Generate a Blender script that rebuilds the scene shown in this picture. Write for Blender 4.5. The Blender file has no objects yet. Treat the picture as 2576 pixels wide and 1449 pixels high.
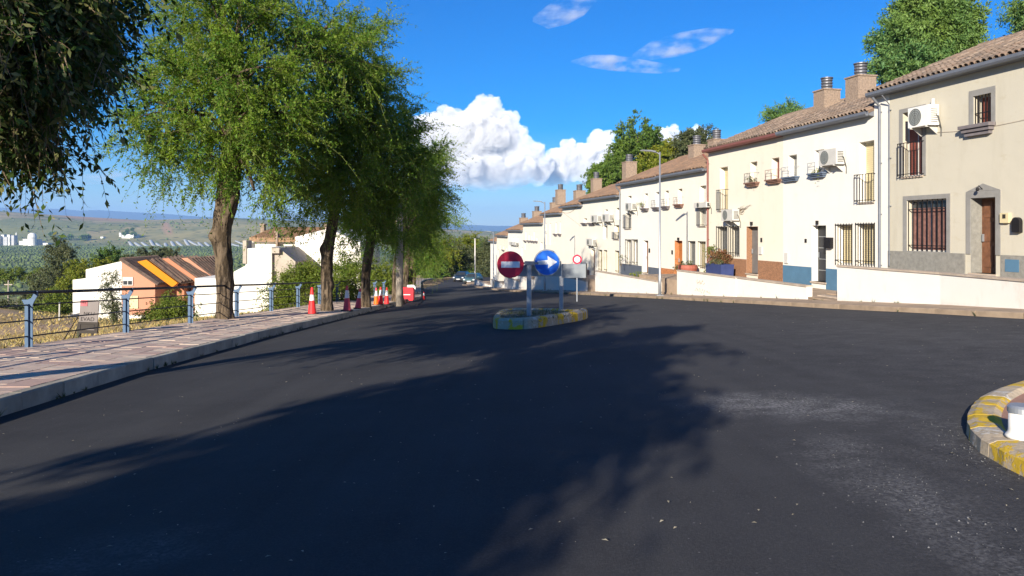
import bpy, bmesh, math, random
import numpy as np
from mathutils import Vector, Matrix, noise as mnoise

random.seed(7)
rng = np.random.default_rng(11)
SC = bpy.context.scene
COL = SC.collection

# ------------------------------------------------------------------ camera, sky, sun, exposure
EYE, FOC, CX, HY = 1.6, 1910.0, 1288.0, 580.0     # survey of the place: eye height, focal length and horizon
cam_d = bpy.data.cameras.new('camera')
cam = bpy.data.objects.new('camera', cam_d); COL.objects.link(cam)
cam.location = (0, 0, EYE); cam.rotation_euler = (math.radians(90), 0, 0)
cam_d.sensor_width = 36; cam_d.lens = 36 * FOC / 2576; cam_d.shift_y = -(724.5 - HY) / 2576
cam_d.clip_start = 0.1; cam_d.clip_end = 80000
SC.camera = cam

SUN_EL = math.radians(19.0)
SUN_AZ = Vector((-0.38, -0.925, 0)).normalized()    # horizontal direction towards the sun
w = bpy.data.worlds.new('World'); SC.world = w; w.use_nodes = True
nt = w.node_tree; nt.nodes.clear()
sky = nt.nodes.new('ShaderNodeTexSky'); sky.sky_type = 'NISHITA'; sky.sun_disc = False
sky.sun_elevation = SUN_EL; sky.sun_rotation = math.atan2(SUN_AZ.x, SUN_AZ.y)
sky.altitude = 200; sky.air_density = 1.0; sky.dust_density = 0.1; sky.ozone_density = 6.0
hsv = nt.nodes.new('ShaderNodeHueSaturation'); hsv.inputs['Saturation'].default_value = 1.42
hsv.inputs['Hue'].default_value = 0.512
hsv.inputs['Value'].default_value = 1.0
bg = nt.nodes.new('ShaderNodeBackground'); bg.inputs['Strength'].default_value = 0.073
wo = nt.nodes.new('ShaderNodeOutputWorld')
nt.links.new(sky.outputs[0], hsv.inputs['Color']); nt.links.new(hsv.outputs[0], bg.inputs['Color'])
nt.links.new(bg.outputs[0], wo.inputs['Surface'])

sun_d = bpy.data.lights.new('sun', 'SUN'); sun = bpy.data.objects.new('sun', sun_d); COL.objects.link(sun)
sun_d.energy = 5.0; sun_d.angle = math.radians(0.5); sun_d.color = (1.0, 0.915, 0.79)
sv = SUN_AZ * math.cos(SUN_EL) + Vector((0, 0, math.sin(SUN_EL)))
sun.rotation_euler = sv.to_track_quat('Z', 'Y').to_euler(); sun.location = (0, -20, 40)
SC.view_settings.view_transform = 'Standard'; SC.view_settings.look = 'None'
SC.view_settings.exposure = 1.05; SC.view_settings.gamma = 1; SC.view_settings.use_curve_mapping = False
cy = SC.cycles
cy.use_denoising = True
cy.max_bounces = 6; cy.diffuse_bounces = 3; cy.glossy_bounces = 2; cy.transmission_bounces = 4
cy.transparent_max_bounces = 8; cy.volume_bounces = 1
cy.sample_clamp_indirect = 4

# ------------------------------------------------------------------ helpers
def tag(o, label=None, cat=None, group=None, kind=None):
    if label: o['label'] = label
    if cat: o['category'] = cat
    if group: o['group'] = group
    if kind: o['kind'] = kind
    return o

def empty(name, loc, rz=0.0, label=None, cat=None, group=None, parent=None):
    o = bpy.data.objects.new(name, None); COL.objects.link(o)
    o.empty_display_size = 0.2
    o.location = loc; o.rotation_euler = (0, 0, rz)
    if parent: o.parent = parent
    return tag(o, label, cat, group)

def link(name, me, parent=None, loc=(0, 0, 0), rot=(0, 0, 0), mat=None):
    o = bpy.data.objects.new(name, me); COL.objects.link(o)
    if parent: o.parent = parent
    o.location = loc; o.rotation_euler = rot
    if mat is not None and len(me.materials) == 0: me.materials.append(mat)
    return o

def copy_tree(o, parent=None):
    c = o.copy(); COL.objects.link(c); c.parent = parent
    for ch in list(o.children): copy_tree(ch, c)
    return c

class MB:
    """collects simple shapes and links them as ONE mesh object"""
    def __init__(s): s.v = []; s.f = []; s.m = []; s.mi = 0
    def add(s, vs, fs):
        n = len(s.v); s.v += [tuple(p) for p in vs]
        for f in fs: s.f.append(tuple(i + n for i in f)); s.m.append(s.mi)
        return s
    def box(s, x0, x1, y0, y1, z0, z1):
        return s.add([(x0,y0,z0),(x1,y0,z0),(x1,y1,z0),(x0,y1,z0),(x0,y0,z1),(x1,y0,z1),(x1,y1,z1),(x0,y1,z1)],
                     [(0,3,2,1),(4,5,6,7),(0,1,5,4),(1,2,6,5),(2,3,7,6),(3,0,4,7)])
    def quad(s, a, b, c, d): return s.add([a, b, c, d], [(0, 1, 2, 3)])
    def prism(s, poly, z0, z1):
        n = len(poly); vs = [(x, y, z0) for x, y in poly] + [(x, y, z1) for x, y in poly]
        return s.add(vs, [tuple(range(n))[::-1], tuple(range(n, 2*n))] + [(i, (i+1) % n, n+(i+1) % n, n+i) for i in range(n)])
    def prism_y(s, poly, y0, y1):          # polygon in x,z, extruded along y
        n = len(poly); vs = [(x, y0, z) for x, z in poly] + [(x, y1, z) for x, z in poly]
        return s.add(vs, [tuple(range(n)), tuple(range(n, 2*n))[::-1]] + [(i, n+i, n+(i+1) % n, (i+1) % n) for i in range(n)])
    def prism_x(s, poly, x0, x1):          # polygon in y,z, extruded along x
        n = len(poly); vs = [(x0, y, z) for y, z in poly] + [(x1, y, z) for y, z in poly]
        return s.add(vs, [tuple(range(n))[::-1], tuple(range(n, 2*n))] + [(i, (i+1) % n, n+(i+1) % n, n+i) for i in range(n)])
    def lathe(s, prof, n=16, c=(0, 0)):
        vs = []; fs = []
        for r, z in prof:
            for k in range(n):
                a = 2*math.pi*k/n; vs.append((c[0]+r*math.cos(a), c[1]+r*math.sin(a), z))
        for i in range(len(prof)-1):
            for k in range(n): fs.append((i*n+k, i*n+(k+1) % n, (i+1)*n+(k+1) % n, (i+1)*n+k))
        fs.append(tuple(range(n))[::-1]); fs.append(tuple(range((len(prof)-1)*n, len(prof)*n)))
        return s.add(vs, fs)
    def disc(s, c, r, y0, y1, n=32):       # disc facing -y
        poly = [(c[0]+r*math.cos(2*math.pi*k/n), c[1]+r*math.sin(2*math.pi*k/n)) for k in range(n)]
        return s.prism_y(poly, y0, y1)
    def ring(s, c, r0, r1, y0, y1, n=32):
        vs = []
        for y in (y0, y1):
            for r in (r0, r1):
                vs += [(c[0]+r*math.cos(2*math.pi*k/n), y, c[1]+r*math.sin(2*math.pi*k/n)) for k in range(n)]
        fs = []
        for k in range(n):
            j = (k+1) % n
            fs += [(k, j, n+j, n+k), (2*n+k, 3*n+k, 3*n+j, 2*n+j), (n+k, n+j, 3*n+j, 3*n+k), (k, 2*n+k, 2*n+j, j)]
        return s.add(vs, fs)
    def tube(s, pts, rad, n=8, cap=True):
        pts = [Vector(p) for p in pts]; rads = rad if isinstance(rad, (list, tuple)) else [rad]*len(pts)
        vs = []; fs = []; up = Vector((0.13, 0.21, 1)).normalized(); prev = None
        for i, p in enumerate(pts):
            t = (pts[min(i+1, len(pts)-1)] - pts[max(i-1, 0)])
            t = t.normalized() if t.length > 1e-9 else Vector((0, 0, 1))
            if prev is None:
                a = t.cross(up);  a = a if a.length > 1e-3 else t.cross(Vector((1, 0, 0)))
            else: a = prev - t*prev.dot(t)
            a.normalize(); prev = a; b = t.cross(a)
            for k in range(n):
                th = 2*math.pi*k/n; vs.append(p + (a*math.cos(th) + b*math.sin(th))*rads[i])
        for i in range(len(pts)-1):
            for k in range(n): fs.append((i*n+k, i*n+(k+1) % n, (i+1)*n+(k+1) % n, (i+1)*n+k))
        if cap: fs.append(tuple(range(n))[::-1]); fs.append(tuple(range((len(pts)-1)*n, len(pts)*n)))
        return s.add(vs, fs)
    def mesh(s, name, mats, smooth=False):
        me = bpy.data.meshes.new(name); me.from_pydata(s.v, [], s.f)
        for m in (mats if isinstance(mats, (list, tuple)) else [mats]): me.materials.append(m)
        if any(s.m): me.polygons.foreach_set('material_index', s.m)
        if smooth: me.polygons.foreach_set('use_smooth', [True]*len(me.polygons))
        me.update(); return me
    def build(s, name, mats, parent=None, loc=(0, 0, 0), rot=(0, 0, 0), smooth=False):
        return link(name, s.mesh(name, mats, smooth), parent, loc, rot)

def np_mesh(name, verts, faces, mats, smooth=False, attr=None):
    """verts (n,3), faces (m,k) -> mesh, fast"""
    verts = np.ascontiguousarray(verts, dtype=np.float32); faces = np.ascontiguousarray(faces, dtype=np.int32)
    me = bpy.data.meshes.new(name); n, k = faces.shape
    me.vertices.add(len(verts)); me.vertices.foreach_set('co', verts.ravel())
    me.loops.add(n*k); me.loops.foreach_set('vertex_index', faces.ravel())
    me.polygons.add(n); me.polygons.foreach_set('loop_start', np.arange(0, n*k, k, dtype=np.int32))
    if smooth: me.polygons.foreach_set('use_smooth', np.ones(n, dtype=bool))
    for m in (mats if isinstance(mats, (list, tuple)) else [mats]): me.materials.append(m)
    me.update(calc_edges=True)
    if attr is not None:
        for an, vals in attr.items():
            a = me.attributes.new(an, 'FLOAT', 'POINT'); a.data.foreach_set('value', np.asarray(vals, dtype=np.float32))
    return me

# ------------------------------------------------------------------ procedural materials
class N:
    """small node-tree writer"""
    def __init__(s, name):
        s.mat = bpy.data.materials.new(name); s.mat.use_nodes = True; s.t = s.mat.node_tree
        s.bsdf = s.t.nodes['Principled BSDF']; s.out = s.t.nodes['Material Output']
    def new(s, typ, **kw):
        n = s.t.nodes.new(typ)
        for k, v in kw.items(): setattr(n, k, v)
        return n
    def lk(s, a, b): s.t.links.new(a, b)
    def coord(s, which='Object'): return s.new('ShaderNodeTexCoord').outputs[which]
    def pos(s): return s.new('ShaderNodeNewGeometry').outputs['Position']
    def noise(s, vec, scale, detail=4, rough=0.55, dist=0.0):
        n = s.new('ShaderNodeTexNoise'); n.inputs['Scale'].default_value = scale; n.inputs['Detail'].default_value = detail
        n.inputs['Roughness'].default_value = rough; n.inputs['Distortion'].default_value = dist
        if vec is not None: s.lk(vec, n.inputs['Vector'])
        return n.outputs['Fac']
    def voronoi(s, vec, scale, feature='F1', out='Distance'):
        n = s.new('ShaderNodeTexVoronoi'); n.feature = feature; n.inputs['Scale'].default_value = scale
        s.lk(vec, n.inputs['Vector']); return n.outputs[out]
    def scale(s, vec, sx, sy, sz):
        n = s.new('ShaderNodeMapping'); n.inputs['Scale'].default_value = (sx, sy, sz); s.lk(vec, n.inputs['Vector']); return n.outputs[0]
    def ramp(s, fac, stops, interp='LINEAR'):
        n = s.new('ShaderNodeValToRGB'); n.color_ramp.interpolation = interp; cr = n.color_ramp
        while len(cr.elements) < len(stops): cr.elements.new(0.5)
        for e, (p, c) in zip(cr.elements, stops):
            e.position = p; e.color = (*c, 1) if isinstance(c, tuple) else (c, c, c, 1)
        s.lk(fac, n.inputs[0]); return n.outputs[0]
    def mix(s, fac, a, b, mode='MIX'):
        n = s.new('ShaderNodeMix', data_type='RGBA', blend_type=mode)
        for sock, v in ((n.inputs[0], fac), (n.inputs[6], a), (n.inputs[7], b)):
            if isinstance(v, (int, float)): sock.default_value = v
            elif isinstance(v, tuple): sock.default_value = (*v, 1)
            else: s.lk(v, sock)
        return n.outputs[2]
    def math(s, op, a, b=0.5):
        n = s.new('ShaderNodeMath', operation=op)
        for sock, v in ((n.inputs[0], a), (n.inputs[1], b)):
            if isinstance(v, (int, float)): sock.default_value = v
            else: s.lk(v, sock)
        return n.outputs[0]
    def attr(s, name): 
        n = s.new('ShaderNodeAttribute'); n.attribute_name = name; return n.outputs['Fac']
    def bump(s, h, strength=0.3, dist=0.02):
        n = s.new('ShaderNodeBump'); n.inputs['Strength'].default_value = strength; n.inputs['Distance'].default_value = dist
        s.lk(h, n.inputs['Height']); s.lk(n.outputs[0], s.bsdf.inputs['Normal'])
    def set(s, color=None, rough=0.8, spec=0.3, metal=0.0):
        b = s.bsdf
        if color is not None:
            if isinstance(color, tuple): b.inputs['Base Color'].default_value = (*color, 1)
            else: s.lk(color, b.inputs['Base Color'])
        if isinstance(rough, (int, float)): b.inputs['Roughness'].default_value = rough
        else: s.lk(rough, b.inputs['Roughness'])
        b.inputs['Specular IOR Level'].default_value = spec; b.inputs['Metallic'].default_value = metal
        return s.mat

def dim(c, k): return tuple(min(1.0, x*k) for x in c)

def mat(name, c, rough=0.8, var=0.12, scale=2.0, bump=0.0, bscale=40.0, spec=0.3, metal=0.0, rnd=0.0):
    """coloured surface with uneven tone, optional grain and a random tone per object"""
    n = N(name); v = n.coord('Object')
    f = n.noise(v, scale, 6, 0.62)
    col = n.mix(n.ramp(f, [(0.3, 0.0), (0.7, 1.0)]), dim(c, 1-var), dim(c, 1+var))
    if rnd:
        oi = n.new('ShaderNodeObjectInfo').outputs['Random']
        col = n.mix(1.0, col, n.ramp(oi, [(0.0, 1-rnd), (1.0, 1.0)]), 'MULTIPLY')
    if bump: n.bump(n.noise(v, bscale, 5, 0.6), bump, 0.02)
    return n.set(col, rough, spec, metal)

def plaster(name, c, stain=0.25, streak=True):
    """painted render: mottled, with rain streaks and worn patches"""
    n = N(name); v = n.coord('Object')
    f = n.noise(v, 0.7, 6, 0.6); g = n.noise(n.scale(v, 2.0, 2.0, 0.35), 0.8, 6, 0.7); h = n.noise(v, 9, 4, 0.6)
    col = n.mix(n.ramp(f, [(0.35, 0.0), (0.75, 1.0)]), c, dim(c, 0.93))
    if streak: col = n.mix(n.math('MULTIPLY', n.ramp(g, [(0.52, 0.0), (0.78, 1.0)]), stain), col, (c[0]*0.62, c[1]*0.58, c[2]*0.5))
    col = n.mix(n.math('MULTIPLY', n.ramp(h, [(0.6, 0.0), (0.8, 1.0)]), 0.08), col, dim(c, 0.7))
    ft = n.noise(n.scale(v, 0.9, 0.9, 2.2), 1.7, 6, 0.75)                 # patches where the paint has yellowed or been redone
    col = n.mix(n.ramp(ft, [(0.57, 0.0), (0.66, min(0.5, stain*1.6))]), col, (c[0]*0.84, c[1]*0.79, c[2]*0.70))
    n.bump(n.math('ADD', n.noise(v, 55, 4, 0.6), n.math('MULTIPLY', n.noise(v, 3, 3), 1.5)), 0.3, 0.012)
    return n.set(col, 0.85, 0.2)

def leaf_mat(name, c1, c2, c3, trans=0.35, nscale=0.6):
    """leaves: tone differs from leaf to leaf and from bough to bough; light passes through"""
    n = N(name)
    isl = n.new('ShaderNodeNewGeometry').outputs['Random Per Island']
    f = n.noise(n.pos(), nscale, 3, 0.6)
    col = n.mix(n.ramp(f, [(0.35, 0.0), (0.65, 1.0)]), c1, c2)
    col = n.mix(n.ramp(isl, [(0.55, 0.0), (1.0, 0.8)]), col, c3)
    n.set(col, 0.55, 0.25)
    tr = n.new('ShaderNodeBsdfTranslucent'); n.lk(n.mix(1.0, col, (1.0, 1.0, 0.45), 'MULTIPLY'), tr.inputs['Color'])
    mx = n.new('ShaderNodeMixShader'); mx.inputs[0].default_value = trans
    n.lk(n.bsdf.outputs[0], mx.inputs[1]); n.lk(tr.outputs[0], mx.inputs[2]); n.lk(mx.outputs[0], n.out.inputs['Surface'])
    return n.mat

def bark_mat(name, c):
    n = N(name); v = n.coord('Object')
    f = n.noise(n.scale(v, 4.2, 4.2, 0.9), 2.2, 6, 0.65, 0.6); g = n.noise(v, 1.3, 4)
    col = n.mix(n.ramp(f, [(0.43, 0.0), (0.57, 1.0)]), dim(c, 0.2), dim(c, 1.15))
    col = n.mix(n.ramp(g, [(0.4, 0.0), (0.8, 0.6)]), col, (c[0]*1.15, c[1]*1.1, c[2]*0.95))
    n.bump(f, 1.0, 0.09)
    return n.set(col, 0.9, 0.15)

def asphalt_mat():
    n = N('asphalt'); v = n.pos()
    fine = n.noise(v, 70, 3, 0.7); mid = n.noise(v, 1.1, 5, 0.6); big = n.noise(n.scale(v, 0.5, 0.18, 1), 0.6, 3, 0.5)
    col = n.mix(n.ramp(mid, [(0.3, 0.0), (0.7, 1.0)]), (0.034, 0.033, 0.034), (0.048, 0.047, 0.048))
    col = n.mix(n.ramp(big, [(0.4, 0.0), (0.75, 0.6)]), col, (0.066, 0.064, 0.062))
    col = n.mix(n.ramp(fine, [(0.45, 0.0), (0.75, 0.7)]), col, (0.085, 0.083, 0.080))
    speck = n.voronoi(v, 9.0)
    col = n.mix(n.math('MULTIPLY', n.ramp(speck, [(0.035, 1.0), (0.06, 0.0)]), 0.55), col, (0.30, 0.29, 0.27))
    tr = n.noise(n.scale(v, 2.2, 0.07, 1), 1.0, 4, 0.6)                      # long faint paver and tyre streaks
    col = n.mix(n.ramp(tr, [(0.42, 0.0), (0.72, 0.30)]), col, (0.085, 0.083, 0.080)); col = n.mix(n.ramp(n.noise(v, 0.45, 6, 0.7), [(0.5, 0.0), (0.75, 0.45)]), col, (0.022, 0.022, 0.024))
    # loose dusty chippings, and painted sun flecks, where the road attribute says
    d = n.attr('dust_sunfleck'); gr = n.ramp(n.noise(v, 38, 4, 0.75), [(0.42, 0.0), (0.66, 1.0)])
    soft = n.ramp(n.noise(v, 3.0, 5, 0.65), [(0.35, 0.1), (0.7, 1.0)])
    col = n.mix(n.math('MULTIPLY', n.math('MULTIPLY', d, gr), soft), col, (0.46, 0.44, 0.41))
    col = n.mix(n.math('MULTIPLY', n.math('MULTIPLY', d, soft), 0.35), col, (0.13, 0.125, 0.12))
    h = n.math('ADD', n.noise(v, 120, 3, 0.7), n.math('MULTIPLY', n.noise(v, 25, 3), 0.6))
    n.bump(h, 0.45, 0.01)
    return n.set(col, 0.9, 0.14)

def terrain_mat():
    n = N('land'); v = n.pos()
    near, field, hill, mount = n.attr('near'), n.attr('field'), n.attr('hill'), n.attr('mount')
    g1 = n.noise(v, 0.35, 6, 0.65); g2 = n.noise(v, 2.5, 6, 0.7)
    dry = n.mix(n.ramp(g2, [(0.3, 0.0), (0.7, 1.0)]), (0.36, 0.24, 0.09), (0.55, 0.40, 0.17))
    earth = n.mix(n.ramp(n.noise(v, 0.12, 5), [(0.45, 0.0), (0.6, 1.0)]), dry, (0.43, 0.30, 0.18))
    green = n.mix(n.ramp(g1, [(0.35, 0.0), (0.7, 1.0)]), (0.08, 0.12, 0.03), (0.17, 0.2, 0.06))
    base = n.mix(n.ramp(n.noise(v, 0.045, 5, 0.6), [(0.52, 0.0), (0.62, 1.0)]), earth, green)
    # plain: orchards in rows
    dots = n.ramp(n.voronoi(v, 0.17), [(0.25, 0.8), (0.6, 0.0)])
    plain = n.mix(n.math('MULTIPLY', dots, 0.85), n.mix(n.noise(v, 0.006, 3), (0.17, 0.21, 0.075), (0.25, 0.25, 0.11)), (0.09, 0.135, 0.035))
    plot = n.ramp(n.noise(v, 0.004, 2, 0.4), [(0.45, 0.0), (0.55, 1.0)])
    plain = n.mix(n.math('MULTIPLY', plot, 0.5), plain, (0.05, 0.10, 0.03))
    # hills: fields of grass, stubble and bare red earth with scrub between
    cell = n.new('ShaderNodeTexVoronoi'); cell.inputs['Scale'].default_value = 0.0030
    wv = n.new('ShaderNodeMapping'); n.lk(v, wv.inputs['Vector']); wv.inputs['Scale'].default_value = (1, 0.55, 0.2)
    dist = n.new('ShaderNodeMix', data_type='VECTOR'); dist.inputs[0].default_value = 0.75
    nz = n.new('ShaderNodeTexNoise'); nz.inputs['Scale'].default_value = 0.004; nz.inputs['Detail'].default_value = 4; n.lk(v, nz.inputs['Vector'])
    sc = n.new('ShaderNodeVectorMath', operation='SCALE'); sc.inputs['Scale'].default_value = 500; n.lk(nz.outputs['Color'], sc.inputs[0])
    ad = n.new('ShaderNodeVectorMath', operation='ADD'); n.lk(wv.outputs[0], ad.inputs[0]); n.lk(sc.outputs[0], ad.inputs[1])
    n.lk(ad.outputs[0], cell.inputs['Vector'])
    sep = n.new('ShaderNodeSeparateColor'); n.lk(cell.outputs['Color'], sep.inputs[0])
    hc = n.ramp(sep.outputs[0], [(0.0, (0.30, 0.27, 0.11)), (0.3, (0.23, 0.23, 0.085)), (0.5, (0.40, 0.31, 0.15)), (0.72, (0.19, 0.20, 0.075)), (0.9, (0.34, 0.29, 0.12))], 'CONSTANT')
    hc = n.mix(n.ramp(n.noise(v, 0.008, 6, 0.7), [(0.4, 0.0), (0.7, 0.7)]), hc, (0.10, 0.13, 0.055))
    scrub = n.ramp(n.voronoi(v, 0.035), [(0.18, 1.0), (0.42, 0.0)])
    patch = n.ramp(n.noise(v, 0.0035, 5, 0.65), [(0.45, 0.0), (0.58, 1.0)])
    hc = n.mix(n.math('MULTIPLY', scrub, patch), hc, (0.035, 0.055, 0.022))
    red = n.attr('redsoil'); hc = n.mix(n.math('MULTIPLY', red, 0.9), hc, (0.42, 0.26, 0.15))
    col = n.mix(field, base, plain); col = n.mix(hill, col, hc); col = n.mix(mount, col, (0.05, 0.07, 0.06))
    n.bump(g2, 0.5, 0.15)
    return n.set(col, 0.95, 0.1)

M = {}
M['asphalt'] = asphalt_mat()
M['land'] = terrain_mat()
M['kerb'] = mat('kerb_concrete', (0.40, 0.36, 0.28), 0.9, 0.22, 3.0, 0.3, 45, rnd=0.22)
M['kerbtan'] = mat('dusty_kerb_concrete', (0.33, 0.245, 0.165), 0.95, 0.25, 2.0, 0.3, 45, rnd=0.2)
M['mortar'] = mat('mortar', (0.40, 0.30, 0.23), 0.95, 0.2, 4.0, 0.3, 60)
def tile_mat():
    n = N('paving_tile'); v = n.coord('Object'); oi = n.new('ShaderNodeObjectInfo').outputs['Random']
    c = n.ramp(oi, [(0.0, (0.62, 0.47, 0.36)), (0.25, (0.68, 0.54, 0.41)), (0.5, (0.55, 0.37, 0.29)), (0.65, (0.65, 0.50, 0.38)), (0.85, (0.58, 0.42, 0.33))], 'CONSTANT')
    f = n.noise(v, 6, 5, 0.65); g = n.noise(n.pos(), 0.8, 5, 0.6)
    c = n.mix(n.ramp(f, [(0.35, 0.0), (0.75, 0.5)]), c, (0.30, 0.23, 0.18)); c = n.mix(n.ramp(g, [(0.5, 0.0), (0.8, 0.45)]), c, (0.28, 0.24, 0.21))
    n.bump(n.noise(v, 60, 4), 0.25, 0.01); return n.set(c, 0.85, 0.25)
M['tile'] = tile_mat()
M['tilefar'] = mat('paving_far', (0.62, 0.47, 0.36), 0.9, 0.3, 2.2, 0.2, 60)
M['pavement'] = mat('pavement_concrete', (0.34, 0.25, 0.17), 0.95, 0.25, 1.5, 0.3, 40)
M['white'] = plaster('white_plaster', (0.75, 0.715, 0.63), 0.14)
M['cream'] = plaster('cream_plaster', (0.74, 0.695, 0.585), 0.16)
M['cream2'] = plaster('warm_cream_plaster', (0.72, 0.66, 0.535), 0.22)
M['beige'] = plaster('beige_plaster', (0.515, 0.475, 0.375), 0.3)
def garden_plaster():
    n = N('garden_wall_plaster'); v = n.coord('Object'); c = (0.74, 0.705, 0.635)
    f = n.noise(v, 0.8, 6, 0.65); h = n.noise(v, 5, 6, 0.7); s = n.noise(n.scale(v, 1.2, 1.2, 0.6), 1.1, 5, 0.7)
    col = n.mix(n.ramp(f, [(0.4, 0.0), (0.75, 0.5)]), c, (0.74, 0.66, 0.56)); col = n.mix(n.ramp(s, [(0.60, 0.0), (0.72, 0.45)]), col, (0.60, 0.52, 0.42))
    sx = n.new('ShaderNodeSeparateXYZ'); n.lk(v, sx.inputs[0])           # rain splash and dirt just above the pavement
    up = n.ramp(n.math('ADD', sx.outputs['Z'], n.math('MULTIPLY', h, 0.30)), [(0.20, 0.65), (0.42, 0.0)])
    col = n.mix(n.math('MULTIPLY', up, 0.55), col, (0.42, 0.33, 0.24)); n.bump(n.noise(v, 50, 4), 0.3, 0.01); return n.set(col, 0.9, 0.15)
M['wallwhite'] = garden_plaster()
M['cap'] = mat('wall_cap', (0.42, 0.34, 0.26), 0.9, 0.25, 3, 0.2)
M['greystone'] = mat('grey_stone', (0.23, 0.22, 0.19), 0.85, 0.2, 8, 0.25, 60)
M['surround'] = mat('grey_surround', (0.24, 0.23, 0.21), 0.85, 0.12, 3, 0.15)
M['brownstone'] = mat('brown_speckled_tile', (0.27, 0.14, 0.075), 0.75, 0.5, 22, 0.25, 70)
M['orangetile'] = mat('orange_brick_tile', (0.40, 0.16, 0.06), 0.75, 0.4, 10, 0.25, 60)
M['bluepaint'] = mat('blue_plinth_paint', (0.075, 0.16, 0.24), 0.8, 0.1, 2)
M['slatepaint'] = mat('slate_plinth_paint', (0.085, 0.10, 0.125), 0.8, 0.12, 2)
M['metalgrey'] = mat('grey_metal', (0.36, 0.38, 0.40), 0.45, 0.1, 3, metal=0.6)
M['gutter'] = mat('grey_gutter', (0.17, 0.18, 0.20), 0.5, 0.12, 3, metal=0.3)
M['gutterred'] = mat('brown_red_gutter', (0.20, 0.075, 0.06), 0.55, 0.15, 3)
M['iron'] = mat('black_iron', (0.02, 0.018, 0.018), 0.55, 0.2, 5, metal=0.3)
M['brownwood'] = mat('brown_door_wood', (0.16, 0.07, 0.035), 0.55, 0.3, 6, 0.15, 30)
M['orangewood'] = mat('orange_door_wood', (0.36, 0.13, 0.035), 0.5, 0.25, 5, 0.15, 30)
M['greydoor'] = mat('grey_door', (0.15, 0.14, 0.13), 0.6, 0.15, 4)
M['blackdoor'] = mat('black_door', (0.018, 0.02, 0.025), 0.4, 0.2, 4)
M['shutred'] = mat('red_brown_shutter', (0.19, 0.055, 0.04), 0.6, 0.15, 3)
M['shutcream'] = mat('cream_shutter', (0.56, 0.47, 0.27), 0.7, 0.08, 2)
M['shutgrey'] = mat('grey_shutter', (0.24, 0.24, 0.22), 0.7, 0.12, 2)
M['shutwhite'] = mat('white_shutter', (0.52, 0.50, 0.45), 0.6, 0.08, 2)
M['curtain'] = mat('striped_curtain', (0.20, 0.10, 0.08), 0.9, 0.35, 9)
M['ledgebrown'] = mat('brown_ledge', (0.20, 0.11, 0.08), 0.8, 0.2, 5)
M['ledgeblue'] = mat('slate_ledge', (0.10, 0.13, 0.18), 0.8, 0.2, 5)
M['ledgegrey'] = mat('grey_ledge', (0.16, 0.14, 0.14), 0.8, 0.2, 5)
M['acwhite'] = mat('off_white_casing', (0.50, 0.48, 0.43), 0.5, 0.08, 3)
M['acnew'] = mat('white_casing', (0.72, 0.70, 0.64), 0.5, 0.06, 3)
M['acdark'] = mat('dark_grille', (0.07, 0.07, 0.065), 0.6, 0.2, 4)
M['acfan'] = mat('grey_fan_guard', (0.22, 0.235, 0.22), 0.6, 0.1, 4)
M['brick'] = mat('chimney_brick', (0.27, 0.20, 0.145), 0.9, 0.35, 14, 0.4, 30)
M['cowl'] = mat('cowl_metal', (0.16, 0.16, 0.17), 0.5, 0.2, 4, metal=0.5)
def roof_mat(name, cols):
    n = N(name); v = n.coord('Object'); oi = n.new('ShaderNodeObjectInfo').outputs['Random']
    isl = n.new('ShaderNodeNewGeometry').outputs['Random Per Island']
    r = n.math('FRACT', n.math('ADD', oi, isl))
    c = n.ramp(r, [(i/len(cols), k) for i, k in enumerate(cols)], 'CONSTANT')
    f = n.noise(n.pos(), 5, 5, 0.7); c = n.mix(n.ramp(f, [(0.4, 0.0), (0.7, 0.75)]), c, (0.15, 0.12, 0.09))
    n.bump(n.noise(v, 40, 4), 0.4, 0.01); return n.set(c, 0.9, 0.15)
M['rooftile'] = roof_mat('weathered_roof_tile', [(0.27, 0.20, 0.145), (0.21, 0.155, 0.115), (0.33, 0.245, 0.18), (0.16, 0.125, 0.10), (0.25, 0.17, 0.12)])
M['roofbrown'] = roof_mat('brown_roof_tile', [(0.28, 0.17, 0.105), (0.23, 0.14, 0.09), (0.32, 0.195, 0.12), (0.20, 0.125, 0.085)])
M['rooftan'] = roof_mat('tan_roof_tile', [(0.34, 0.20, 0.11), (0.30, 0.18, 0.10), (0.38, 0.23, 0.13)])
M['roofdark'] = roof_mat('dark_roof_tile', [(0.13, 0.085, 0.065), (0.10, 0.07, 0.055), (0.16, 0.10, 0.075), (0.09, 0.06, 0.05)])
M['roofbase'] = mat('roof_mortar', (0.16, 0.11, 0.08), 0.95, 0.3, 4, 0.3)
M['terracotta'] = plaster('terracotta_plaster', (0.47, 0.225, 0.14), 0.12)
M['orange'] = plaster('orange_plaster', (0.60, 0.21, 0.012), 0.10)
M['salmon'] = plaster('salmon_plaster', (0.42, 0.18, 0.10), 0.12)
M['post'] = mat('blue_grey_post', (0.065, 0.115, 0.19), 0.5, 0.15, 4)
M['rail'] = mat('dark_rail', (0.020, 0.020, 0.024), 0.5, 0.2, 4)
M['signgrey'] = mat('aluminium_panel', (0.40, 0.42, 0.41), 0.5, 0.08, 3, metal=0.2)
M['signpanel'] = mat('grey_panel_back', (0.22, 0.24, 0.25), 0.5, 0.1, 3)
M['signdark'] = mat('dark_grey_panel', (0.20, 0.21, 0.22), 0.5, 0.1, 3)
M['signpost'] = mat('galvanised_post', (0.34, 0.36, 0.38), 0.45, 0.12, 5, metal=0.4)
M['signred'] = mat('sign_red', (0.60, 0.016, 0.05), 0.4, 0.06, 2)
M['signblue'] = mat('sign_blue', (0.011, 0.13, 0.60), 0.4, 0.06, 2)
M['signwhite'] = mat('sign_white', (0.78, 0.78, 0.77), 0.45, 0.05, 2)
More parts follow.
